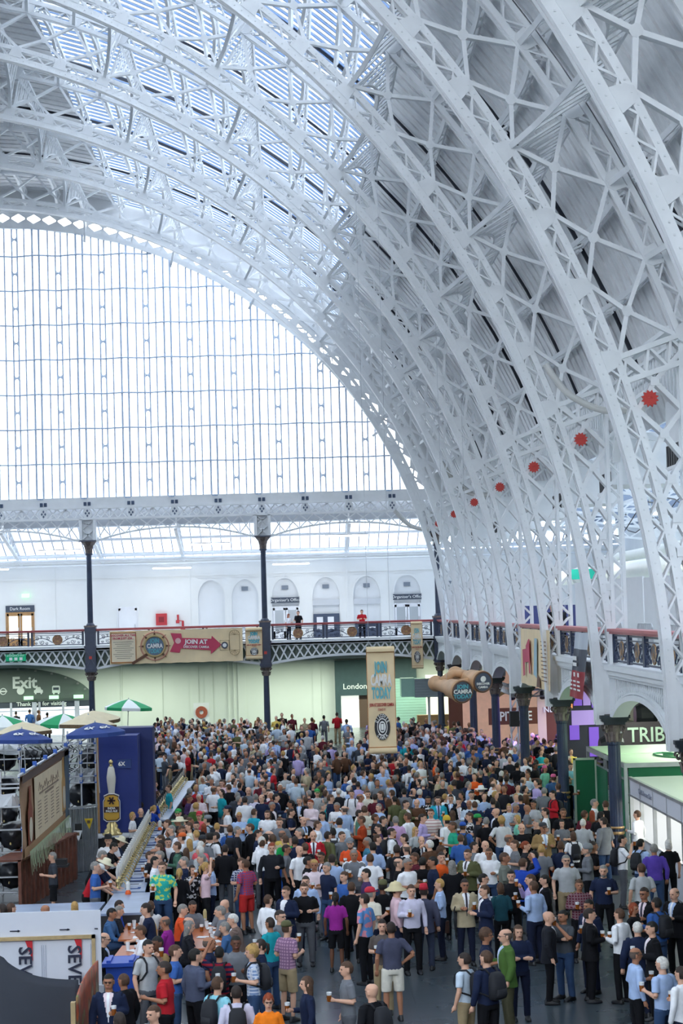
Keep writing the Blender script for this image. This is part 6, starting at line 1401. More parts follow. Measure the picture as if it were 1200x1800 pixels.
def cap_mesh(style):
    m = MB(); n, k = 26, 12
    def shell(zc, rx, ry, rz, test, cy=.006, thick=0.0, noise=0.0):
        V = []; idx = {}
        rnd = random.Random(3)
        for i in range(k+1):
            ph = PI*i/k*0.86
            for j in range(n):
                t = 2*PI*j/n; nn = 1+noise*(rnd.random()-.5)
                V.append((rx*math.sin(ph)*math.cos(t)*nn, cy+ry*math.sin(ph)*math.sin(t)*nn, zc+rz*math.cos(ph)*nn))
        Fc = []
        for i in range(k):
            for j in range(n):
                q = [i*n+j, i*n+(j+1) % n, (i+1)*n+(j+1) % n, (i+1)*n+j]
                c = np.mean([V[a] for a in q], axis=0)
                if test(c): Fc.append(tuple(reversed(q)))
        m.add(V, Fc)
    if style == 'short': shell(1.640, .086, .108, .118, lambda c: c[2] > 1.695 or (c[1] > -.035 and c[2] > 1.655) or (c[1] > .025 and c[2] > 1.565))
    elif style == 'balding': shell(1.640, .083, .106, .108, lambda c: c[1] > -.03 and 1.565 < c[2] < 1.69 and (c[1] > .02 or c[2] > 1.62))
    elif style == 'curly': shell(1.645, .100, .118, .128, lambda c: c[2] > 1.685 or (c[1] > -.04 and c[2] > 1.62) or (c[1] > .02 and c[2] > 1.55), noise=.16)
    elif style in ('long', 'bob', 'ponytail'):
        shell(1.642, .089, .110, .118, lambda c: c[2] > 1.69 or (c[1] > -.045 and c[2] > 1.58) or (c[1] > .02 and c[2] > 1.53))
        if style != 'ponytail':
            zb = 1.50 if style == 'bob' else 1.32
            rings = [(0, .045, zb, .075, .035), (0, .045, (zb+1.6)/2, .092, .055), (0, .025, 1.60, .090, .080), (0, .015, 1.66, .084, .09)]
            interp_rings(m, rings, 18, 2.2)
        else:
            m.tube([(0, .10, 1.66), (0, .15, 1.64), (0, .15, 1.55), (0, .13, 1.46)], [.028, .034, .030, .012], 8)
    return m
HATS = {}
def hat_mesh(kind):
    if kind in HATS: return HATS[kind]
    m = MB()
    if kind == 'cap':
        m.lathe([(.088, 1.67), (.092, 1.70), (.080, 1.745), (.045, 1.772), (.0, 1.778)], (0, .006, 0), 18, sy=1.2)
        m.prism([(-.07, -.08), (-.055, -.155), (0, -.178), (.055, -.155), (.07, -.08)], lambda a, b, t: np.array([a, b, t+(b+.08)*.15]), 1.672, 1.682)
    elif kind == 'sun':
        m.lathe([(.088, 1.665), (.19, 1.655), (.195, 1.662), (.092, 1.69), (.088, 1.74), (.070, 1.775), (.0, 1.785)], (0, .006, 0), 22, sy=1.1)
    elif kind == 'hat':
        m.lathe([(.088, 1.675), (.15, 1.68), (.155, 1.688), (.092, 1.695), (.086, 1.76), (.070, 1.785), (.0, 1.775)], (0, .006, 0), 20, sy=1.15)
    elif kind == 'fez':
        m.lathe([(.092, 1.68), (.070, 1.80), (.0, 1.803)], (0, .01, 0), 20, sy=1.12); m.tube([(0, .01, 1.803), (.04, .04, 1.81), (.075, .06, 1.76)], .006, 5)
    elif kind == 'pith':
        m.lathe([(.10, 1.64), (.185, 1.622), (.187, 1.634), (.108, 1.69), (.10, 1.74), (.072, 1.785), (.02, 1.80), (.02, 1.815), (0, 1.817)], (0, .006, 0), 24, sy=1.12)
    elif kind == 'beanie':
        m.lathe([(.092, 1.655), (.096, 1.68), (.090, 1.73), (.055, 1.785), (.0, 1.80)], (0, .008, 0), 18, sy=1.18)
    elif kind == 'kerchief':
        m.lathe([(.094, 1.66), (.096, 1.68), (.086, 1.73), (.050, 1.768), (.0, 1.772)], (0, .008, 0), 18, sy=1.2); m.tube([(0, .11, 1.67), (.03, .15, 1.60), (.02, .15, 1.5)], [.02, .03, .01], 6)
    me = m.mesh({'sun': 'sun_hat', 'pith': 'pith_helmet', 'fez': 'fez'}.get(kind, kind), SKIN, smooth=True); HATS[kind] = me; return me
_cache = {}
def shade_parts(me, fn, nslots):
    for m in range(nslots): me.materials.append(None)
    cs = np.empty(len(me.polygons)*3); me.polygons.foreach_get('center', cs); cs = cs.reshape(-1, 3)
    me.polygons.foreach_set('material_index', fn(cs).astype(np.int32))
def get_mesh(part, pose):
    a1, a2, lg = POSES[pose]
    key = (part, lg) if part in ('trousers', 'shorts', 'shoes') else (part, pose)
    if key in _cache: return _cache[key]
    if part == 'body':
        me = remesh(body_mb(pose, part), 0.0085, 1, 'body'); ang = {8: 0.42, 10: 0.15}.get(pose, 0.02)
        def fn(c):
            z = c[:, 2]; y = c[:, 1]; x = c[:, 0]; r = np.zeros(len(c))
            hc = np.array(lean((0, -.09, 1.63), ang)); lc = np.array(lean((0, -.10, 1.563), ang))
            d = np.minimum(np.linalg.norm((c-hc-[.031, 0, 0])/[1.0, 3, .55], axis=1), np.linalg.norm((c-hc+[.031, 0, 0])/[1.0, 3, .55], axis=1))
            r[d < .015] = 1
            d = np.linalg.norm((c-lc)/[1.0, 1.6, .35], axis=1); r[d < .024] = 2
            return r
        shade_parts(me, fn, 3)
    elif part in ('tee', 'shirt', 'jacket'):
        me = remesh(body_mb(pose, part), 0.014, 3, {'tee': 't_shirt', 'shirt': 'shirt', 'jacket': 'jacket'}[part])
        ang = {8: 0.42, 10: 0.15}.get(pose, 0.02)
        if part == 'jacket':
            def fn(c):
                p = np.array([lean(tuple(q), -ang) for q in c]); r = np.zeros(len(c))
                wv = np.clip((p[:, 2]-1.02)/0.42, 0, 1)*.075
                f_ = (p[:, 1] < -.05) & (np.abs(p[:, 0]) < wv) & (p[:, 2] > 1.02); r[f_] = 1
                r[f_ & (np.abs(p[:, 0]) < .016)] = 2
                return r
            shade_parts(me, fn, 3)
        elif part == 'shirt':
            def fn(c):
                r = np.zeros(len(c)); return r
            shade_parts(me, fn, 1)
        else: shade_parts(me, lambda c: np.zeros(len(c)), 1)
    elif part in ('trousers', 'shorts'):
        me = remesh(body_mb(pose, part), 0.016, 2, part); shade_parts(me, lambda c: np.zeros(len(c)), 1)
    elif part == 'shoes':
        me = body_mb(pose, part).mesh('shoes', blackp, smooth=True)
    _cache[key] = me; return me
_hair = {}
def hair_mesh(style, pose):
    ang = {8: 0.42, 10: 0.15}.get(pose, 0.02); key = (style, ang)
    if key not in _hair:
        m = cap_mesh(style)
        for i in range(len(m.v)): m.v[i] = np.array([lean(tuple(p), ang) for p in m.v[i]])
        _hair[key] = m.mesh('hair', SKIN, smooth=True)
    return _hair[key]
# ---- colours and words
TOPC = {'nv': ('1d2742', 'navy'), 'bk': ('14151a', 'black'), 'bk2': ('14151a', 'black'), 'lb': ('a9c0e6', 'light blue'), 'wh': ('eef0f6', 'white'), 'gy': ('74787f', 'grey'), 'dk': ('22242b', 'dark'),
        'be': ('b3a68a', 'beige'), 'gr': ('1d9a50', 'bright green'), 'pw': ('e0cfd6', 'pale pink'), 'pu': ('93298c', 'purple'), 'te': ('1e9aa6', 'teal'), 'tp': ('7d6a62', 'taupe'), 'dn': ('3f6390', 'denim blue'),
        'og': ('e2562c', 'orange'), 'or': ('e8622a', 'orange'), 'ob': ('f58220', 'bright orange'), 'bl': ('3a62a8', 'blue'), 'cy': ('8ed0e0', 'pale cyan'), 'pl': ('cfcce2', 'pale lilac'), 'pr': ('4b3560', 'dark purple'),
        'cr': ('ddd8c8', 'cream'), 'pk': ('e3c3cd', 'pink'), 'bg': ('484b60', 'blue-grey'), 'mr': ('5c1f2c', 'maroon'), 'ol': ('5d6040', 'olive'), 'hd': ('6f746c', 'grey-green hooded'), 'dt': ('1e4752', 'dark teal'),
        'gn': ('4c6b34', 'green'), 'wb': ('c2d2e2', 'pale blue-white'), 'bn': ('5b5350', 'brown-grey'), 'rb': ('2346a8', 'royal blue'), 'lg': ('b4b8bb', 'light grey'), 'li': ('b7a9d8', 'lilac'), 'gv': ('4a4f56', 'dark grey'),
        'vi': ('5b45a8', 'violet'), 'ch': ('3e434c', 'charcoal'), 'rd': ('b8232e', 'red'), 'mt': ('7fcab0', 'mint green'), 'ye': ('e0c566', 'yellow'), 'wg': ('ccced1', 'white-grey'), 'tn': ('9b7f55', 'tan'),
        'gg': ('55806c', 'grey-green'), 'sa': ('e0606a', 'salmon red'), 'tq': ('27a6bd', 'turquoise'), 'br': ('5c4030', 'brown'), 'ru': ('a8411f', 'rust orange'), 'ge': ('2aa583', 'sea green'), 'tb': ('3f7c97', 'teal blue'), 'lp': ('c9a4cc', 'pinkish lilac'),
        'hg': ('50576e', 'grey and navy'),
        'nc': (('26335c', 'c8cede'), 'navy and white checked', 'chk'), 'rc': (('c2383a', '3b4f8c'), 'red and blue checked', 'chk'), 'pc': (('b490a8', '6b4a72'), 'pink and purple checked', 'chk'), 'bc': (('7c93bb', 'e4e8f0'), 'blue and white checked', 'chk'),
        'mc': (('5a2030', '8a7078'), 'maroon checked', 'chk'), 'gc': (('8a95a0', 'c8d0d8'), 'grey checked', 'chk'), 'rs': (('8c1f30', '1c2140'), 'red and navy striped', 'str'), 'st': (('c9a9a4', 'e8e0dc'), 'pale striped', 'str'),
        'bw': (('1c1c20', 'd8d8dc'), 'black and white patterned', 'blo'), 'td': (('5f8fc8', 'd08898'), 'blue and pink tie-dyed', 'blo'), 'hw': (('2cb0a4', 'c8d86a'), 'turquoise flowery', 'blo')}
HAIRC = {'d': ('2c211c', 'dark-haired'), 'b': ('4e3626', 'brown-haired'), 'k': ('15120f', 'black-haired'), 'g': ('83807c', 'grey-haired'), 'w': ('cfccc6', 'white-haired'), 'y': ('b08c52', 'blond'), 'r': ('8a3c1c', 'red-haired'), 'n': ('6b5a50', 'bald'), 'N': ('5a4c44', 'balding')}
BOTC = {'n': ('1b2238', 'navy trousers'), 'k': ('121318', 'black trousers'), 'g': ('5c5f66', 'grey trousers'), 'j': ('33496b', 'blue jeans'), 't': ('a18f70', 'khaki trousers'), 'bg': ('343c50', 'dark blue-grey trousers'), 'ol': ('4c4a38', 'olive trousers'), 'jb': ('2c5fc0', 'bright blue trousers'),
        'R': ('b32b2b', 'red shorts'), 'w': ('d8d4c8', 'cream shorts')}
HATC = {'olive': '5c5c3c', 'red': 'c8283c', 'beige': 'd8cba0', 'white': 'e4e4e4', 'cream': 'e6dec0', 'black': '18181c', 'orange': 'e0682c', 'charcoal': '33373e', 'navy': '1d2742', 'green': '2a9a4c', 'grey': '80858a', 'blue': '2c56b0', 'yellow': 'd8b43c', 'pink': 'e86a9c'}
def cloth(code):
    k = 'cloth_'+code
    if k in MATS: return MATS[k]
    v = TOPC[code]
    if len(v) == 2: return mat(k, hexc(v[0]), 0.85, noise=0.10, scale=9, bump=0.25, spec=0.2)
    (c1, c2), _, pt = v; m = mat(k, hexc(c1), 0.85, spec=0.2); t = m.node_tree; p = t.nodes['Principled BSDF']
    tc = t.nodes.new('ShaderNodeTexCoord'); mx = t.nodes.new('ShaderNodeMix'); mx.data_type = 'RGBA'
    mx.inputs[6].default_value = (*hexc(c1), 1); mx.inputs[7].default_value = (*hexc(c2), 1)
    if pt == 'blo':
        n = t.nodes.new('ShaderNodeTexNoise'); n.inputs['Scale'].default_value = 14 if code != 'td' else 5; r = t.nodes.new('ShaderNodeMath'); r.operation = 'GREATER_THAN'; r.inputs[1].default_value = 0.53
        t.links.new(tc.outputs['Object'], n.inputs['Vector']); t.links.new(n.outputs['Fac'], r.inputs[0]); t.links.new(r.outputs[0], mx.inputs[0])
    else:
        sp = t.nodes.new('ShaderNodeSeparateXYZ'); t.links.new(tc.outputs['Object'], sp.inputs[0]); outs = []
        for ax in (('Z',) if pt == 'str' else ('X', 'Z')):
            mm = t.nodes.new('ShaderNodeMath'); mm.operation = 'MULTIPLY'; mm.inputs[1].default_value = 18.0 if pt == 'chk' else 12.0; f_ = t.nodes.new('ShaderNodeMath'); f_.operation = 'FRACT'
            g = t.nodes.new('ShaderNodeMath'); g.operation = 'GREATER_THAN'; g.inputs[1].default_value = 0.62 if pt == 'chk' else 0.5
            t.links.new(sp.outputs[ax], mm.inputs[0]); t.links.new(mm.outputs[0], f_.inputs[0]); t.links.new(f_.outputs[0], g.inputs[0]); outs.append(g)
        if len(outs) == 2:
            a = t.nodes.new('ShaderNodeMath'); a.operation = 'ADD'; a.use_clamp = True; t.links.new(outs[0].outputs[0], a.inputs[0]); t.links.new(outs[1].outputs[0], a.inputs[1]); outs = [a]
            d = t.nodes.new('ShaderNodeMath'); d.operation = 'MULTIPLY'; d.inputs[1].default_value = 0.75; t.links.new(a.outputs[0], d.inputs[0]); outs = [d]
        t.links.new(outs[0].outputs[0], mx.inputs[0])
    t.links.new(mx.outputs[2], p.inputs['Base Color'])
    return m
def gp(px, py, z):
    d = ROT@np.array([px-600.0, -(py-900.0), -F_PX]); return CAMPOS+d*((z-CAMPOS[2])/d[2])
def setmats(o, ms):
    for i, m in enumerate(ms):
        if i < len(o.material_slots): o.material_slots[i].link = 'OBJECT'; o.material_slots[i].material = m
FACE = {'F': 0, 'FL': -45, 'L': -90, 'BL': -135, 'B': 180, 'BR': 135, 'R': 90, 'FR': 45}
backm = mat('backpack_cloth', hexc('1b1d24'), 0.8, noise=0.2)
def backpack_mesh():
    m = MB()
    interp_rings(m, [(0, .185, 1.00, .10, .05), (0, .20, 1.03, .135, .085), (0, .205, 1.20, .14, .095), (0, .19, 1.36, .125, .08), (0, .17, 1.43, .08, .045)], 16, 3)
    interp_rings(m, [(0, .28, 1.05, .09, .03), (0, .29, 1.10, .10, .035), (0, .285, 1.18, .09, .03)], 12, 3)
    for s in (1, -1): m.tube([(s*.08, .14, 1.40), (s*.10, .07, 1.475), (s*.115, -.04, 1.465), (s*.12, -.125, 1.38), (s*.13, -.14, 1.25), (s*.17, -.05, 1.12), (s*.12, .14, 1.06)], .017, 6)
    return m.mesh('backpack', backm, smooth=True)
bp_me = backpack_mesh()
beer = mat('brown_ale', hexc('8a4a18'), 0.15, emis=None); glassy = mat('pint_glass', (0.75, 0.78, 0.8), 0.1)
darkbeer = mat('dark_ale', hexc('4a2410'), 0.15)
def pint_mesh():
    m = MB(); m.lathe([(.031, 0), (.041, .10), (.040, .102), (.0, .102)], n=12, mi=0); m.lathe([(.0405, .102), (.044, .15), (.042, .15), (.039, .104)], n=12, mi=1); m.lathe([(.040, .100), (.0405, .112), (0, .113)], n=12, mi=2)
    me = m.mesh('beer_glass', [beer, glassy, mat('beer_foam', (0.85, 0.8, 0.68), 0.8)]); return me
pint_me = pint_mesh()
garw = {'s': 't-shirt', 'l': 'long-sleeved shirt', 'j': 'jacket'}
haw = {'L': 'long ', 'B': 'bobbed ', 'P': 'tied-back ', 'C': 'curly '}
facew = {'F': 'facing the camera', 'FL': 'turned half left', 'L': 'in profile facing left', 'BL': 'seen from behind, turned left', 'B': 'seen from behind', 'BR': 'seen from behind, turned right', 'R': 'in profile facing right', 'FR': 'turned half right'}
posew = {0: '', 1: '', 2: 'both hands in front', 3: 'arms crossed', 4: 'drinking', 5: '', 6: 'hand on hip', 7: 'one arm raised', 8: 'reaching forward'}
SHIRTW = [cloth('wh'), cloth('lb'), cloth('pw')]
tiem = mat('tie_dark', hexc('2a2438'), 0.6)
people = []
rng = random.Random(11)
def add_person(px, py, face, pose, hair, top, bot, ex, z_floor=0.0, at=None, scl=None):
    fem = 'f' in ex; sit = 'sit' in ex
    code, gar = top.rsplit('-', 1)
    part = {'s': 'tee', 'l': 'shirt', 'j': 'jacket'}[gar]
    if sit: pose = 10
    elif pose == 0 and rng.random() < .35: pose = 0
    hatk = None; hc = None
    if ':' in hair:
        hatk, hatc = hair.split(':'); hs = 'short'; hcol = rng.choice('dbgk')
    else:
        hcol = hair[0]; hs = {'L': 'long', 'B': 'bob', 'P': 'ponytail', 'C': 'curly'}.get(hair[1:], 'short')
        if hcol == 'N': hs = 'balding'
    s = scl or ((0.94 if fem else 1.0)*rng.uniform(.97, 1.035))
    topz = {None: 1.757, 'fez': 1.81, 'pith': 1.815, 'sun': 1.785, 'cap': 1.778, 'hat': 1.785, 'beanie': 1.80, 'kerchief': 1.772}[hatk]
    wide = rng.uniform(.96, 1.14) if not fem else .93
    if gar == 'j': wide = max(wide, 1.0)
    H = topz*s
    if sit: H -= SITD*s
    if pose == 8: H -= .09*s
    if at is None:
        best = None
        for dt in (0, -.2, .2, -.4, .4, -.6, .6, -.8, .8):
            p = gp(px, py, H+z_floor); k = 1+dt/p[1]; q = CAMPOS+(p-CAMPOS)*k
            dmin = min([math.hypot(q[0]-o['wx'], q[1]-o['wy']) for o in people[-140:]] or [9])
            dcol = min(math.hypot(q[0]-XG, q[1]-kk*BAY)-.12 for kk in RIBK)
            sc_ = min(dmin, dcol)
            if best is None or sc_ > best[0]+.03: best = (sc_, q, q[2]/H)
            if sc_ > .42: break
        x, y = best[1][0], best[1][1]; s *= best[2]
    else: x, y = at
    ang = math.radians(FACE[face]+rng.uniform(-14, 14))
    if pose == 8 or sit:
        off = .25 if pose == 8 else .12; x -= math.sin(ang)*off*s; y += math.cos(ang)*off*s
    root = bpy.data.objects.new('person', get_mesh('body', pose)); C.objects.link(root)
    sk = SKIN
    if code in ('tn',) or (hcol == 'k' and rng.random() < .25): sk = SKIN3 if rng.random() < .4 else SKIN2
    elif rng.random() < .25: sk = SKIN2
    setmats(root, [sk, eyem, lipm])
    mir = -1 if rng.random() < .5 else 1
    root.location = (x, y, z_floor-(SITD*s if sit else 0)); root.rotation_euler = (0, 0, ang); root.scale = (s*wide*mir, s*wide, s)
    root['category'] = 'person'
    def child(me, name, ms):
        o = bpy.data.objects.new(name, me); C.objects.link(o); o.parent = root
        if ms: setmats(o, ms)
        return o
    sc = cloth(code)
    if part == 'jacket': child(get_mesh(part, pose), 'jacket', [sc, rng.choice(SHIRTW), tiem if rng.random() < .3 else rng.choice(SHIRTW)])
    else: child(get_mesh(part, pose), 't_shirt' if part == 'tee' else 'shirt', [sc])
    short = bot.endswith('S'); bk = bot[:-1] if short else bot
    bcol, bw = BOTC[bk]; bm = mat('cloth_legs_'+bk, hexc(bcol), 0.85, noise=0.12, scale=8, bump=0.2, spec=0.2)
    if short: bw = bw.replace('trousers', 'shorts')
    child(get_mesh('shorts' if short else 'trousers', pose), 'shorts' if short else 'trousers', [bm])
    child(get_mesh('shoes', pose), 'shoes', None)
    hm = mat('hair_'+hcol, hexc(HAIRC[hcol][0]), 0.75, noise=0.25, scale=30, bump=0.4)
    if hcol != 'n': child(hair_mesh(hs, pose), 'hair', [hm])
    if 'beard' in ex:
        b = MB(); interp_rings(b, [(0, -.050, 1.485, .022, .022), (0, -.042, 1.505, .042, .046), (0, -.026, 1.54, .060, .070), (0, -.018, 1.556, .062, .074)], 14, 2.2)
        child(b.mesh('beard', SKIN, smooth=True), 'beard', [hm])
    if 'glasses' in ex:
        b = MB()
        for sg in (1, -1):
            b.tube([(sg*.032+.021*math.cos(q*PI/5), -.108, 1.637+.016*math.sin(q*PI/5)) for q in range(11)], .003, 4); b.tube([(sg*.053, -.106, 1.64), (sg*.084, -.01, 1.638)], .003, 4)
        b.tube([(-.011, -.11, 1.64), (.011, -.11, 1.64)], .003, 4)
        ang_ = {8: 0.42, 10: 0.15}.get(pose, 0.02)
        for i in range(len(b.v)): b.v[i] = np.array([lean(tuple(q), ang_) for q in b.v[i]])
        child(b.mesh('spectacles', blackp), 'spectacles', None)
    if hatk:
        o = child(hat_mesh(hatk), {'sun': 'sun_hat', 'pith': 'pith_helmet'}.get(hatk, hatk), [mat('hat_'+hatc, hexc(HATC[hatc]), 0.85, noise=.08)])
        if pose == 8: o.location = (0, -.30, -.085); o.rotation_euler = (.42, 0, 0); o.location = (0, -0.0, 0); 
        if pose in (8, 10):
            a_ = {8: .42, 10: .15}[pose]; o.rotation_euler = (a_, 0, 0); o.location = (0, .95*math.sin(a_), .95-.95*math.cos(a_))
    # description
    hw = ''
    hatw = {'cap': 'cap', 'sun': 'wide sun hat', 'pith': 'pith helmet', 'fez': 'fez', 'hat': 'brimmed hat', 'beanie': 'woolly hat', 'kerchief': 'headscarf'}
    if hatk: hd = 'person in %s %s' % (hatc, hatw[hatk])
    else: hd = '%s person' % (haw.get(hair[1:], '')+HAIRC[hcol][1]).replace('long ', 'long-').replace('  ', ' ')
    gw = garw[gar] if code not in ('hd', 'ru') else {'hd': 'top', 'ru': 'padded jacket'}[code]
    base = '%s%s %s %s' % (hd, ' and' if hatk else ' in', TOPC[code][1], gw)
    people.append(dict(o=root, base=base, fw=facew[face], pw='seated' if sit else posew[pose], bw=bw, x=px, y=py, wx=x, wy=y, gl='glasses' in ex, bag='bag' in ex, code=code))
    # things carried
    c, s_ = math.cos(ang), math.sin(ang)
    def wpt(lx, ly, lz):
        lx *= s*wide*mir; ly *= s*wide; return (x+lx*c-ly*s_, y+lx*s_+ly*c, root.location[2]+lz*s)
    if 'bag' in ex:
        o = bpy.data.objects.new('backpack', bp_me); C.objects.link(o); o.location = root.location; o.rotation_euler = root.rotation_euler; o.scale = root.scale
        people[-1]['bagobj'] = o
    near = y < 66
    if near and pose in (1, 2, 4, 5) and rng.random() < .62:
        w_ = {4: (-.055, -.285, 1.50)}.get(pose, (-.115, -.325, 1.175)); a_ = .02
        wp = wpt(*lean(w_, .02)); o = bpy.data.objects.new('beer_glass', pint_me); C.objects.link(o); o.location = wp
        people[-1]['pint'] = o
    return root
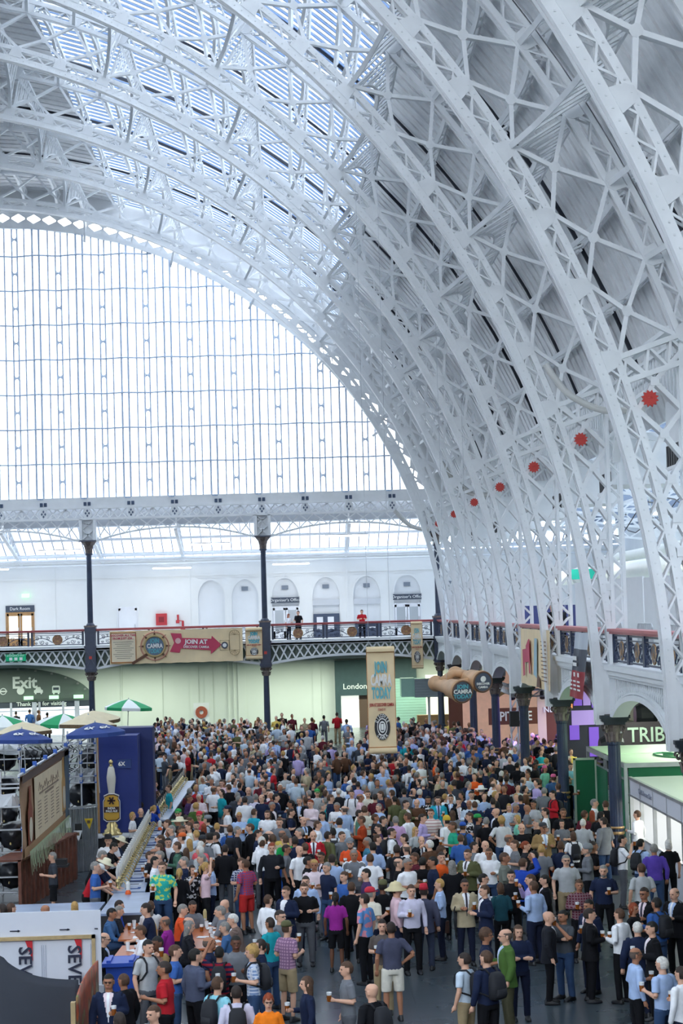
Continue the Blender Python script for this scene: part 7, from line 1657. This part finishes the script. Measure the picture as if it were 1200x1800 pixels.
TABLE = '''324 1505 L 2 g nv-s n
315 1526 B 2 yP bk-l k f
337 1520 FR 4 dL bw-s k f
360 1515 R 7 yP pk-s k f
371 1512 L 1 b lb-l n
355 1500 L 0 g bk-j k
423 1507 FR 1 b nc-s j
432 1510 BL 1 b rc-s RS
395 1484 B 0 d bk-j g
460 1474 B 5 b wh-l g
479 1466 B 1 b be-j t
501 1468 BL 1 b gr-s jb
518 1470 B 0 d nv-j n
540 1505 R 0 k bk-j k
552 1510 F 2 y pw-l g
565 1497 FL 2 d bk-j k glasses
575 1515 FL 1 g nv-s j
583 1501 B 1 d lb-l n
537 1539 F 0 d lb-l n
534 1551 F 2 b bk-s g
503 1557 FL 1 b nv-j n
589 1568 B 0 kP pu-s kS f
470 1572 BR 0 b wh-l k
491 1599 FR 1 d gy-s g glasses
475 1612 BL 1 d te-s j
503 1617 BR 2 cap:olive pc-s tS
394 1580 FL 6 n gy-s k sit
386 1591 L 2 g gy-s k sit
408 1605 L 2 w tp-j g sit
393 1619 L 2 g dn-l j sit
322 1588 R 2 g og-s k sit
339 1582 FR 2 d gy-s g sit
332 1611 R 2 N nv-l k sit
334 1617 R 2 gL dk-s k sit
366 1646 R 1 N nv-s k
414 1644 F 2 k gy-l k
385 1663 B 7 k rs-s k bag
341 1667 BR 1 k hg-l k
306 1660 R 2 b bl-s j
444 1660 L 1 yC bc-s j bag
459 1650 L 1 dP nv-s j f
381 1716 BR 1 b cy-s j bag
415 1732 B 2 d pl-l n bag
471 1747 F 0 rC ob-s k f glasses
540 1715 L 1 bL nv-l n
610 1689 L 1 b gy-s g
622 1493 F 1 g gy-s g
650 1500 B 2 b wh-s j
644 1526 L 2 k pr-s n
605 1531 FL 1 b bl-l n
617 1550 B 0 b bk-l k
641 1570 BL 0 d td-s k
650 1558 BR 1 cap:red cr-s n
672 1545 B 1 cap:olive bk-s k
695 1548 R 1 pith:beige pk-l n
722 1554 F 1 b pl-l k
744 1552 B 0 fez:red bg-j bg
773 1544 L 5 y lb-l n
699 1508 R 1 N bk-s k
715 1508 FR 2 g wh-s k glasses
729 1498 L 1 b mr-l k glasses
742 1506 B 2 k bk-s k
761 1505 L 1 k nv-s k
775 1497 F 4 d or-s k
794 1512 B 0 gL bk-j k
816 1544 F 2 d be-j n glasses
852 1555 L 2 b nv-j n
848 1535 R 2 k wh-l k glasses
822 1492 FL 2 b ol-j k
859 1490 F 1 b wh-l j
885 1498 R 3 b hd-l k
879 1551 B 2 bB dt-l k f
898 1529 F 2 k bk2-l k
852 1631 R 1 bC nv-s k glasses
889 1632 L 1 N gn-j ol glasses
855 1670 BL 1 b nv-l k bag
817 1674 BL 0 d wb-s t bag
687 1620 B 6 d bg-s wS
671 1615 F 1 d bn-s t
654 1728 BL 1 n bk-l k glasses bag
918 1508 BR 7 b rb-j j
938 1495 L 1 k bk-l k
955 1490 B 2 yL or-l k f
994 1502 F 0 g lg-s t glasses
1060 1520 F 1 g nv-s k beard
1017 1545 F 1 b mc-l k
933 1536 L 4 b li-l n
938 1548 BL 1 b lb-l n
958 1537 L 1 k bk-j k
962 1601 R 1 n dk-j k
990 1599 FL 4 k gv-s j
1035 1580 FL 1 k nv-j n
1034 1596 R 1 d bk-j k
1089 1596 BL 1 b wh-l k
1112 1586 FR 1 rB bk-s k f
1132 1559 FL 2 d bk-j k glasses
1154 1577 BL 1 k bl-l j bag
1185 1560 FL 1 N bk-j k
1120 1620 B 0 w nv-j n
1146 1619 L 2 k bk-j k
1115 1665 R 1 N lb-l k glasses
1164 1681 BL 1 w lb-s j
1197 1698 BL 1 d wh-l n
910 1625 F 3 bL nv-l n
1127 1517 B 1 b lg-s j
1092 1467 R 4 k wh-s g bag
1125 1474 BR 1 k lb-l j bag
1149 1483 B 0 g vi-l j
1174 1475 B 0 wB bk-s k
1040 1478 R 1 d bk-s j
93 1497 L 1 g ch-s kS
170 1520 R 8 cap:white rd-s k
183 1510 R 8 sun:cream nv-s t
166 1514 R 1 g bl-s g
176 1497 R 8 g bk-s k glasses
190 1466 F 1 hat:black wh-s k
211 1471 R 8 sun:cream nv-s k
197 1483 R 8 k bk-s k
232 1427 R 1 yB wh-s n f
247 1420 F 1 N nv-s k
270 1417 BR 8 yP rb-s k f
268 1399 FL 1 k rb-s k
276 1390 R 1 bL mt-s k f
270 1372 R 1 b pc-s k
247 1409 L 1 d gy-s k
297 1379 L 1 b te-s k
271 1505 R 5 k wh-l k
285 1514 F 1 b hw-s j
197 1595 R 2 k dn-l j sit
210 1591 R 2 g dk-s k sit
211 1581 R 2 d rb-s k sit
259 1595 L 2 g ye-s k sit glasses
265 1582 B 2 b wg-s k sit
255 1586 L 2 d nv-s k sit
288 1609 L 2 N pu-s k sit glasses
246 1625 L 2 b wh-l k sit
277 1645 FL 4 k tn-j k
259 1651 FR 4 k lg-s g bag
185 1638 R 2 N bk-j k sit glasses
191 1711 F 1 k nv-j n glasses
218 1711 BL 1 b bk-j k
290 1689 L 1 d rd-s k
271 1766 FL 1 b lg-s k
210 1779 B 1 dL dk-s k
80 1590 BL 1 n rc-s k
131 1584 B 1 yL wg-s k f
18 1587 BR 1 b wg-s k
4 1588 BL 1 d mr-s k
295 1440 L 1 b wh-s k
302 1450 L 1 g gy-l k
297 1457 L 1 bB dk-s k f
319 1451 FR 1 b wh-l k
333 1445 L 2 b cr-s k
345 1443 F 1 k bk-s k
358 1447 B 1 rL dt-l k f
320 1463 L 1 cap:orange wh-s k
345 1459 BL 1 y wb-l k
356 1467 B 1 cap:charcoal gy-j k
370 1463 BR 1 k wh-s k bag
283 1467 L 1 b mr-s k
295 1472 F 1 k wh-l k
283 1476 L 1 d bk-j k
312 1479 L 1 b gg-l k bag
333 1474 B 1 yL lg-s k f
352 1478 BR 1 w sa-s k
280 1482 L 1 b nv-l k
262 1496 R 1 b dk-s k
271 1491 L 1 N gy-s k
281 1495 L 1 g dn-l j
327 1490 B 1 bL gy-s k f
349 1395 F 1 w pw-l k
331 1397 R 2 b pr-l k
375 1381 BR 1 N wh-s k
389 1370 F 1 d pk-l k
400 1415 L 1 cap:navy wh-s g
449 1395 B 2 g pl-l n
446 1421 BR 1 b tq-s k
470 1424 F 1 bL wh-l n beard
477 1409 FR 2 g bk-j k
510 1421 R 1 d nv-s k bag
526 1400 F 1 g bk-j k
546 1405 FL 2 r pw-l k
557 1386 F 1 cap:green lg-s k
565 1411 R 1 g dk-s k
532 1435 FR 1 N bk-j k
557 1442 R 1 b wh-l k
550 1460 F 2 n rd-j k
527 1455 L 1 g nv-j k
567 1426 FL 1 k lb-l n
575 1461 BR 1 d ol-j k
585 1455 B 1 k wh-s k bag
495 1459 BR 1 N ye-s k
491 1437 F 1 b gy-s k
472 1460 R 1 N wh-l k
466 1465 B 2 k wh-l k
440 1447 L 1 b bk-j k
420 1427 F 1 y lb-l k
404 1450 B 1 b bl-s j bag
416 1452 R 0 g dk-s k
381 1446 B 1 y bc-l k
380 1462 L 1 d bk-j k
365 1464 BL 1 d wh-s k
312 1452 R 1 k bk-s k
311 1479 BR 1 b dk-l k
332 1436 R 1 b bk-j k
350 1425 F 1 cap:red sa-s k
365 1432 BL 1 cap:grey wb-l k bag
315 1435 L 1 sun:cream wh-s k
326 1432 B 1 d gy-s k
313 1421 F 1 cap:green gg-s k
344 1410 BR 1 y gn-s k
352 1486 BL 1 w lg-l k
452 1458 R 1 d nv-s k
459 1470 BR 1 w wh-l n
477 1481 F 1 r dk-l k
502 1484 R 1 d gy-s k glasses
536 1481 BL 1 b bk-j k
525 1486 FR 1 n wh-s k
512 1406 L 1 k bk-s k
484 1395 R 1 k nv-j k
430 1400 B 1 d wh-l k
417 1392 B 0 g ch-l k
402 1378 BL 1 b bk-s k
436 1383 F 1 N gy-l k
460 1396 FL 1 N nv-l k
472 1387 F 1 k dk-j k
605 1416 BL 1 N lb-l k
632 1395 R 1 N pk-l k
659 1395 B 1 d mr-s k
669 1390 L 1 b nv-s k
689 1388 BL 1 b br-j k
710 1386 B 1 k gy-j k
712 1406 FR 1 d ol-j k
732 1404 F 1 N br-l k
752 1399 F 1 kL bw-l k beard
769 1399 F 1 d tq-j k
792 1396 F 1 k bk-j k
806 1402 F 4 d bk-j k
824 1406 F 1 N wb-l k
828 1390 F 0 d wh-s k
845 1380 B 1 sun:white bk-s k
866 1402 B 1 d nv-s k
872 1420 L 1 n bk-j k
881 1434 B 6 yC wg-s j
854 1436 B 1 g bk-s k
839 1430 R 1 cap:green dk-s k
826 1428 L 1 b bw-s k
813 1444 B 1 cap:blue bl-s k bag
796 1444 L 1 b ge-s k
784 1432 BL 1 beanie:yellow wh-s k
757 1421 F 1 b st-s k
741 1430 R 1 d li-l k
729 1453 FR 1 yL lg-s k f glasses
717 1428 BL 1 b wh-s k
695 1434 B 2 g lp-l k
687 1455 R 2 d wh-l k bag glasses
666 1448 L 1 d pr-l k glasses
658 1430 R 1 b dk-s k
672 1434 R 1 d bk-s k
666 1412 FL 1 g lb-l k
636 1434 L 1 b ru-j k
630 1423 R 1 d gg-s k
640 1416 B 1 b cr-s k
615 1472 F 1 cap:grey og-s k beard
646 1471 L 1 g tb-s k
662 1466 R 1 b nv-l k
655 1480 B 1 k lb-l k
621 1491 F 1 n wh-s k
711 1465 L 1 d bk-j k
740 1469 F 4 N bk-j k
755 1476 BL 1 w br-j k
714 1483 BL 1 N wh-l k
697 1484 B 1 d dk-s k
774 1487 R 1 bC gy-s k
795 1424 B 1 bL gy-j k f
834 1408 B 1 b nv-j k
894 1412 F 1 yB wb-s k f
852 1477 F 1 n wh-s k
832 1479 R 1 d gy-s k
809 1466 B 1 b bl-l k
618 1388 F 1 d wh-s k bag
622 1366 B 0 d nv-j k
646 1389 F 1 b cr-s k
580 1396 R 1 b nv-s k
592 1410 FL 1 g wh-l k
596 1437 B 1 d wb-l k
600 1461 FR 1 b gy-l k
490 1375 B 1 k nv-j k
925 1414 R 1 n gy-s k
905 1411 FR 1 g gc-s k
909 1432 L 1 yB mt-s k f
916 1447 F 2 N bk-s k
944 1439 L 1 g bk-s k
954 1445 F 2 cap:charcoal tn-j k
959 1420 L 1 d wh-s k
938 1406 FL 1 k lg-s k
989 1420 F 1 b bk-s k
972 1389 L 2 k rd-l k bag
956 1384 B 0 g gy-j k
987 1440 F 2 kL gy-s k f
1007 1461 B 1 bB wh-s k f bag
985 1478 B 0 b nv-l k
1024 1439 B 1 w lg-l k
1026 1424 BR 1 b mr-l k
1043 1404 R 1 g wh-l k
1064 1407 B 1 b bk-s k
1040 1424 B 1 rL br-l k f
1055 1426 BR 1 k bk-s k
1061 1436 BL 1 d gy-j j
1032 1481 L 1 beanie:grey gy-l k beard
1120 1424 BL 1 b wh-l k
922 1478 R 1 r dk-s k
951 1484 B 1 y gy-s k
1002 1341 F 1 d cy-s j
996 1365 FR 1 d bk-s k
957 1345 FR 1 kerchief:pink mt-s k f
972 1360 B 1 cap:pink dn-l k
939 1340 FR 1 k bk-s k
905 1476 L 1 b gy-s k
893 1466 R 1 N wh-l k
'''
for ln in TABLE.strip().splitlines():
    f_ = ln.split(); add_person(float(f_[0]), float(f_[1]), f_[2], int(f_[3]), f_[4], f_[5], f_[6], f_[7:])
# people up on the galleries
add_person(509, 1076, 'FR', 1, 'rL', 'wh-s', 'k', ['f'], 5.75, at=(16.95, 119.5)); people[-1]['where'] = 'on the far gallery beside the man in black'
add_person(523, 1070, 'FL', 1, 'd', 'bk-s', 'k', [], 5.75, at=(17.55, 119.4)); people[-1]['where'] = 'standing at the far gallery rail'
add_person(636, 1068, 'F', 2, 'b', 'rd-s', 'k', [], 5.75, at=(21.45, 119.2)); people[-1]['where'] = 'alone at the far gallery rail under an arch'
add_person(877, 1080, 'F', 0, 'n', 'bk-s', 'k', [], 5.75, at=(27.3, 76.0)); people[-1]['where'] = 'on the right gallery before a blue panel'
add_person(888, 1083, 'FR', 1, 'd', 'dk-s', 'k', [], 5.75, at=(27.75, 76.6)); people[-1]['where'] = 'on the right gallery behind the bald one'
# ---- labels: look first, then stance, then neighbours
def wc(s): return len(s.split())
def finish_labels():
    from collections import Counter
    def uniq(fn):
        cn = Counter(fn(p) for p in people if 'label' not in p)
        used = set(p['label'] for p in people if 'label' in p)
        for p in people:
            if 'label' in p: continue
            t = fn(p)
            if cn[t] == 1 and t not in used and wc(t) <= 16: p['label'] = t
    for p in people:
        if 'where' in p: p['label'] = p['base']+' '+p['where']
    L1 = lambda p: p['base']+(' and glasses' if p['gl'] else '')+(' with a backpack' if p['bag'] else '')
    uniq(lambda p: L1(p)+((', '+p['pw']) if p['pw'] in ('seated', 'drinking') else ''))
    uniq(lambda p: L1(p)+', '+p['fw'])
    uniq(lambda p: L1(p)+((', '+p['pw']) if p['pw'] else '')+', '+p['fw'])
    marks = [p for p in people if 'label' in p and 'where' not in p and wc(p['base']) <= 6]
    cnt = Counter(p['base'] for p in people); marks = [m for m in marks if cnt[m['base']] == 1]
    used = set(p['label'] for p in people if 'label' in p)
    for rnd_ in range(2):
        for p in people:
            if 'label' in p: continue
            ms = sorted(marks, key=lambda m: (m['x']-p['x'])**2+(m['y']-p['y'])**2)[:14]
            for m in ms:
                dx, dy = p['x']-m['x'], p['y']-m['y']
                rel = ('left of' if dx < 0 else 'right of') if abs(dx) > abs(dy) else ('behind' if dy < 0 else 'in front of')
                mb_ = m['base'].replace(' person in ', ' one in ').replace('person in ', 'one in ')
                t = '%s, %s the %s' % (p['base'], rel, mb_)
                if rnd_: t = '%s, %s, %s the %s' % (p['base'], p['fw'].replace('seen from behind, turned', 'back turned').replace('in profile facing', 'facing'), rel, mb_)
                if wc(t) > 16: t = t.replace(' long-sleeved', '')
                if wc(t) <= 16 and t not in used: p['label'] = t; used.add(t); break
    for i, p in enumerate(people):
        if 'label' not in p: p['label'] = '%s at %d hundredths across the picture' % (p['base'], int(p['x']/12))
        p['o']['label'] = p['label']; p['o']['group'] = 'people standing about the festival floor' if 'seated' not in p['pw'] else 'people seated at the tables'
        if 'where' in p: p['o']['group'] = 'people on the gallery'
    bags = Counter()
    for p in people:
        if 'bagobj' in p:
            o = p['bagobj']; o['label'] = ('black backpack worn by the '+p['base'].replace(' person in ', ' one in ').replace('person in ', 'one in ')); bags[o['label']] += 1
            if bags[o['label']] > 1: o['label'] += ', '+p['fw']
            o['label'] = ' '.join(o['label'].split()[:16]); o['category'] = 'backpack'; o['group'] = 'backpacks worn in the crowd'
    seen = set()
    for p in people:
        if 'pint' in p:
            o = p['pint']; t = 'pint glass of ale held by the '+p['base'].replace(' person in ', ' one in ').replace('person in ', 'one in ')
            if t in seen: t += ', '+p['fw'].replace('seen from behind', 'back turned')
            if wc(t) > 16: t = t.replace(' long-sleeved', '').replace(' of ale', '')
            t = ' '.join(t.split()[:16])
            if t in seen: t = 'nearer '+' '.join(t.split()[:15])
            seen.add(t)
            o['label'] = t; o['category'] = 'glass'; o['group'] = 'beer glasses held in the crowd'
finish_labels()
# ------------------------------------------------------------------ the crowd beyond, past the 300 nearest people
def crowd():
    rnd = random.Random(5)
    pal = ['lb', 'wh', 'nv', 'bk', 'gy', 'dk', 'mr', 'bl', 'lg', 'pw', 'ch', 'te', 'rd', 'be', 'li', 'br', 'or', 'ye', 'wb', 'ol']
    wts = [11, 12, 13, 12, 5, 9, 3, 3, 6, 2, 7, 1, 2, 2, 3, 3, .6, .6, 5, 2]
    cols = []; 
    for c in pal: cols.append(cloth(c))
    base = len(cols); cols += [SKIN, SKIN2]; hb = len(cols)
    hcs = ['d', 'b', 'k', 'g', 'w', 'y', 'N', 'd', 'b', 'k', 'g']
    for h in hcs: cols.append(mat('hair_'+h, hexc(HAIRC[h][0]), 0.75, noise=0.25, scale=30, bump=0.4))
    lb_ = len(cols)
    for b in ('n', 'k', 'j', 'g', 't'): cols.append(mat('cloth_legs_'+b, hexc(BOTC[b][0]), 0.85, noise=0.12, scale=8, bump=0.2, spec=0.2))
    M = MB(); placed = []
    def person(x, y, col=None, hair=None, rz=None, s=None):
        m = MB(); ci = col if col is not None else rnd.choices(range(len(pal)), wts)[0]; sk = base+(rnd.random() < .25); hi = hb+(hair if hair is not None else rnd.randrange(len(hcs))); li = lb_+rnd.randrange(5)
        n = 10
        def rg(r, pw=2.3, mi=0, nn=n): interp_rings(m, r, nn, pw, mi)
        for sx in (-1, 1):
            m.tube([(sx*.095, 0, .92), (sx*.11, -.01, .5), (sx*.12, .02, .04)], [.095, .07, .058], 7, li)
            m.box((sx*.12, -.04, .035), (.09, .25, .07), li)
        rg([(0, 0, .86, .17, .12), (0, 0, 1.08, .165, .118), (0, 0, 1.28, .19, .125), (0, 0, 1.40, .185, .105), (0, 0, 1.46, .08, .065)], 2.4, ci)
        a1 = rnd.random() < .6; a2 = rnd.random() < .5
        for sx, up in ((-1, a1), (1, a2)):
            e = (sx*.25, .04, 1.15); w_ = (sx*.12, -.25, 1.18) if up else (sx*.25, -.05, .90)
            m.tube([(sx*.19, 0, 1.40), e], [.066, .054], 7, ci); mid = tuple(.45*a+.55*b for a, b in zip(w_, e))
            ls = rnd.random() < .5
            m.tube([e, w_], [.048, .034], 7, ci if ls else sk); d = np.array(w_)-np.array(e); d /= np.linalg.norm(d); m.tube([w_, np.array(w_)+d*.1], [.03, .025], 6, sk)
        rg([(0, 0, 1.44, .06, .06), (0, 0, 1.52, .05, .055)], 2, sk, 8)
        rg([(0, -.02, 1.515, .04, .04), (0, -.01, 1.56, .064, .08), (0, 0, 1.64, .078, .10), (0, .005, 1.70, .068, .09), (0, .008, 1.74, .03, .04)], 2, sk)
        if hcs[hi-hb] != 'N': rg([(0, .035, 1.57, .070, .068), (0, .030, 1.63, .085, .082), (0, .018, 1.68, .083, .095), (0, .01, 1.73, .055, .07), (0, .01, 1.757, .02, .03)], 2, hi)
        else: rg([(0, .035, 1.57, .070, .068), (0, .034, 1.63, .083, .078), (0, .030, 1.675, .078, .078)], 2, hi)
        r_ = rz if rz is not None else rnd.uniform(0, 2*PI); s_ = s or rnd.uniform(.93, 1.04); c, q = math.cos(r_), math.sin(r_)
        V = np.concatenate(m.v)*[s_*rnd.uniform(.95, 1.12), s_, s_]; V = np.c_[V[:, 0]*c-V[:, 1]*q+x, V[:, 0]*q+V[:, 1]*c+y, V[:, 2]]
        n0 = M.n; M.v.append(V); M.f += [tuple(i+n0 for i in f_) for f_ in m.f]; M.m += m.m; M.n += len(V); placed.append((x, y))
    taken = [(p['wx'], p['wy']) for p in people]
    tc_ = np.array(taken)
    # photo frame limits of the dense crowd
    def inside(x, y):
        d = ROT.T@(np.array([x, y, 1.7])-CAMPOS); px, py = 600+F_PX*d[0]/-d[2], 900-F_PX*d[1]/-d[2]
        if py > 1400 or py < 1262: return 0
        left = 268 if py < 1330 else 330-(py-1330)*.3
        if px < left or px > 1005: return 0
        # open floor patches seen in the photo
        if 470 < px < 640 and py < 1300: return 0.15 if px < 560 else 0.05
        if 505 < px < 545 and 1300 < py < 1345: return 0.25
        if 585 < px < 612 and 1300 < py < 1352: return 0.1
        if 930 < px and py > 1340: return 0.2
        if px > 930 and py < 1290: return 0.7
        if x > 27.5 and y > 60: return .5
        return 1.0
    tries = 0
    while tries < 60000 and len(placed) < 600:
        tries += 1; x = rnd.uniform(6, 34); y = rnd.uniform(52, 116)
        w_ = inside(x, y)
        if w_ == 0 or rnd.random() > w_: continue
        if min(((x-a)**2+(y-b)**2) for a, b in placed[-400:] or [(0, 0)]) < .42 or np.min((tc_[:, 0]-x)**2+(tc_[:, 1]-y)**2) < .3: continue
        if (12.2 < x < 13.5 and 61 < y < 78) or (x > 26 and 88.3 < y < 99) or (28.2 < x and 78.8 < y < 81): continue
        if any((x-XG)**2+(y-k*BAY)**2 < .5 for k in RIBK): continue
        person(x, y)
    def pc(c): return pal.index(c)
    for (px, py, c, h, rz) in ((592, 1252, 'rd', 0, 2.8), (569, 1257, 'gy', 2, 3.0), (499, 1281, 'lg', 1, 0.2), (358, 1268, 'ye', 5, 3.1), (424, 1261, 'or', 1, 0), (410, 1264, 'ol', 2, 1.0), (495, 1253, 'bk', 1, 0.1), (548, 1261, 'mr', 1, 3), (530, 1275, 'dk', 1, 0.2), (513, 1255, 'mr', 1, .3),
                               (383, 1283, 'te', 5, 3.1), (535, 1262, 'be', 5, 0), (485, 1258, 'ye', 4, 0), (465, 1272, 'br', 4, 3), (459, 1292, 'br', 1, 3), (440, 1270, 'wh', 1, 0), (950, 1278, 'bl', 1, 0), (955, 1297, 'ye', 5, 0), (1050, 1270, 'wh', 3, 1.6), (1097, 1285, 'or', 5, 3.6), (1045, 1291, 'ye', 5, 3), (1150, 1293, 'bl', 1, 3.3), (1163, 1290, 'bk', 3, 3),
                               (1020, 1295, 'gy', 2, 0.5), (1003, 1316, 'ye', 1, .3), (997, 1300, 'ol', 5, 3), (52, 1247, 'bl', 0, 3), (28, 1250, 'dk', 0, 3), (95, 1242, 'lb', 0, 3), (83, 1252, 'bk', 2, 3), (6, 1245, 'br', 0, 3), (68, 1248, 'br', 1, 2), (40, 1244, 'lb', 3, 1)):
        p = gp(px, py, 1.757)
        if px < 100: p = gp(px, py, 1.757); 
        person(p[0], min(p[1], 122.5) if px > 100 else p[1], pc(c), h, rz, 1.0)
    o = M.build('crowd', cols, smooth=True); o['kind'] = 'stuff'; o['label'] = 'dense far crowd of standing visitors filling the back of the hall'; o['category'] = 'crowd'
    return len(placed)
print('crowd', crowd(), 'people', len(people))

# ------------------------------------------------------------------ things carried by people near the camera
def near_person(px, py): return min(people, key=lambda p: (p['x']-px)**2+(p['y']-py)**2)
def carried(px, py, build, name, mats, lab, cat):
    p = near_person(px, py); b = MB(); build(b); o = b.build(name, mats, smooth=False); r = p['o']
    o.location = r.location; o.rotation_euler = r.rotation_euler; o.scale = r.scale; tag(o, lab, cat); return o
carried(816, 1544, lambda b: (b.tube([(.21, -.12, 1.18), (.24, -.12, 1.22), (.26, -.12, 1.15), (.24, -.12, .55)], [.012, .012, .014, .008], 6), b.tube([(.245, -.12, 1.08), (.243, -.12, .95), (.241, -.12, .6)], [.02, .038, .012], 10)), 'folded_umbrella', blackp, 'black folded umbrella carried by the person in the beige jacket', 'umbrella')
def tote(b):
    b.prism([(-.17, .55), (.17, .55), (.19, .92), (-.19, .92)], lambda p, r, q: np.array([.30+q, p, r]), 0, .05)
    for s in (-.08, .08): b.tube([(.31, s, .92), (.29, s*.7, 1.15), (.22, s*.3, 1.44), (.29, s*.2, 1.1)], .009, 5)
carried(910, 1625, tote, 'tote_bag', mat('canvas', hexc('d6cfb8'), .9, noise=.05), 'cream canvas tote bag on the shoulder of the long-haired person in navy', 'bag')
carried(744, 1552, lambda b: (b.box((.27, -.07, .80), (.03, .26, .32)), b.box((.288, -.07, .80), (.004, .2, .12), 1)), 'magazine', [mat('magazine_brown', hexc('5a3a30'), .5, noise=.3, scale=20), whitep], 'brown printed magazine held low by the person in the red fez', 'magazine')
carried(773, 1544, lambda b: (b.box((.29, -.03, .66), (.09, .36, .26)), b.tube([(.29, -.1, .79), (.29, -.1, .85), (.29, .04, .85), (.29, .04, .79)], .01, 6)), 'leather_bag', mat('brown_leather', hexc('4a2c22'), .4), 'dark brown leather bag hanging beside the blond one in light blue', 'bag')
carried(1040, 1478, lambda b: (b.box((.29, -.05, .70), (.04, .26, .32)), b.tube([(.29, -.1, .86), (.28, -.05, .92), (.29, .0, .86)], .008, 5)), 'carrier_bag', whitep, 'white carrier bag hanging from a hand near the second nearest column', 'bag')
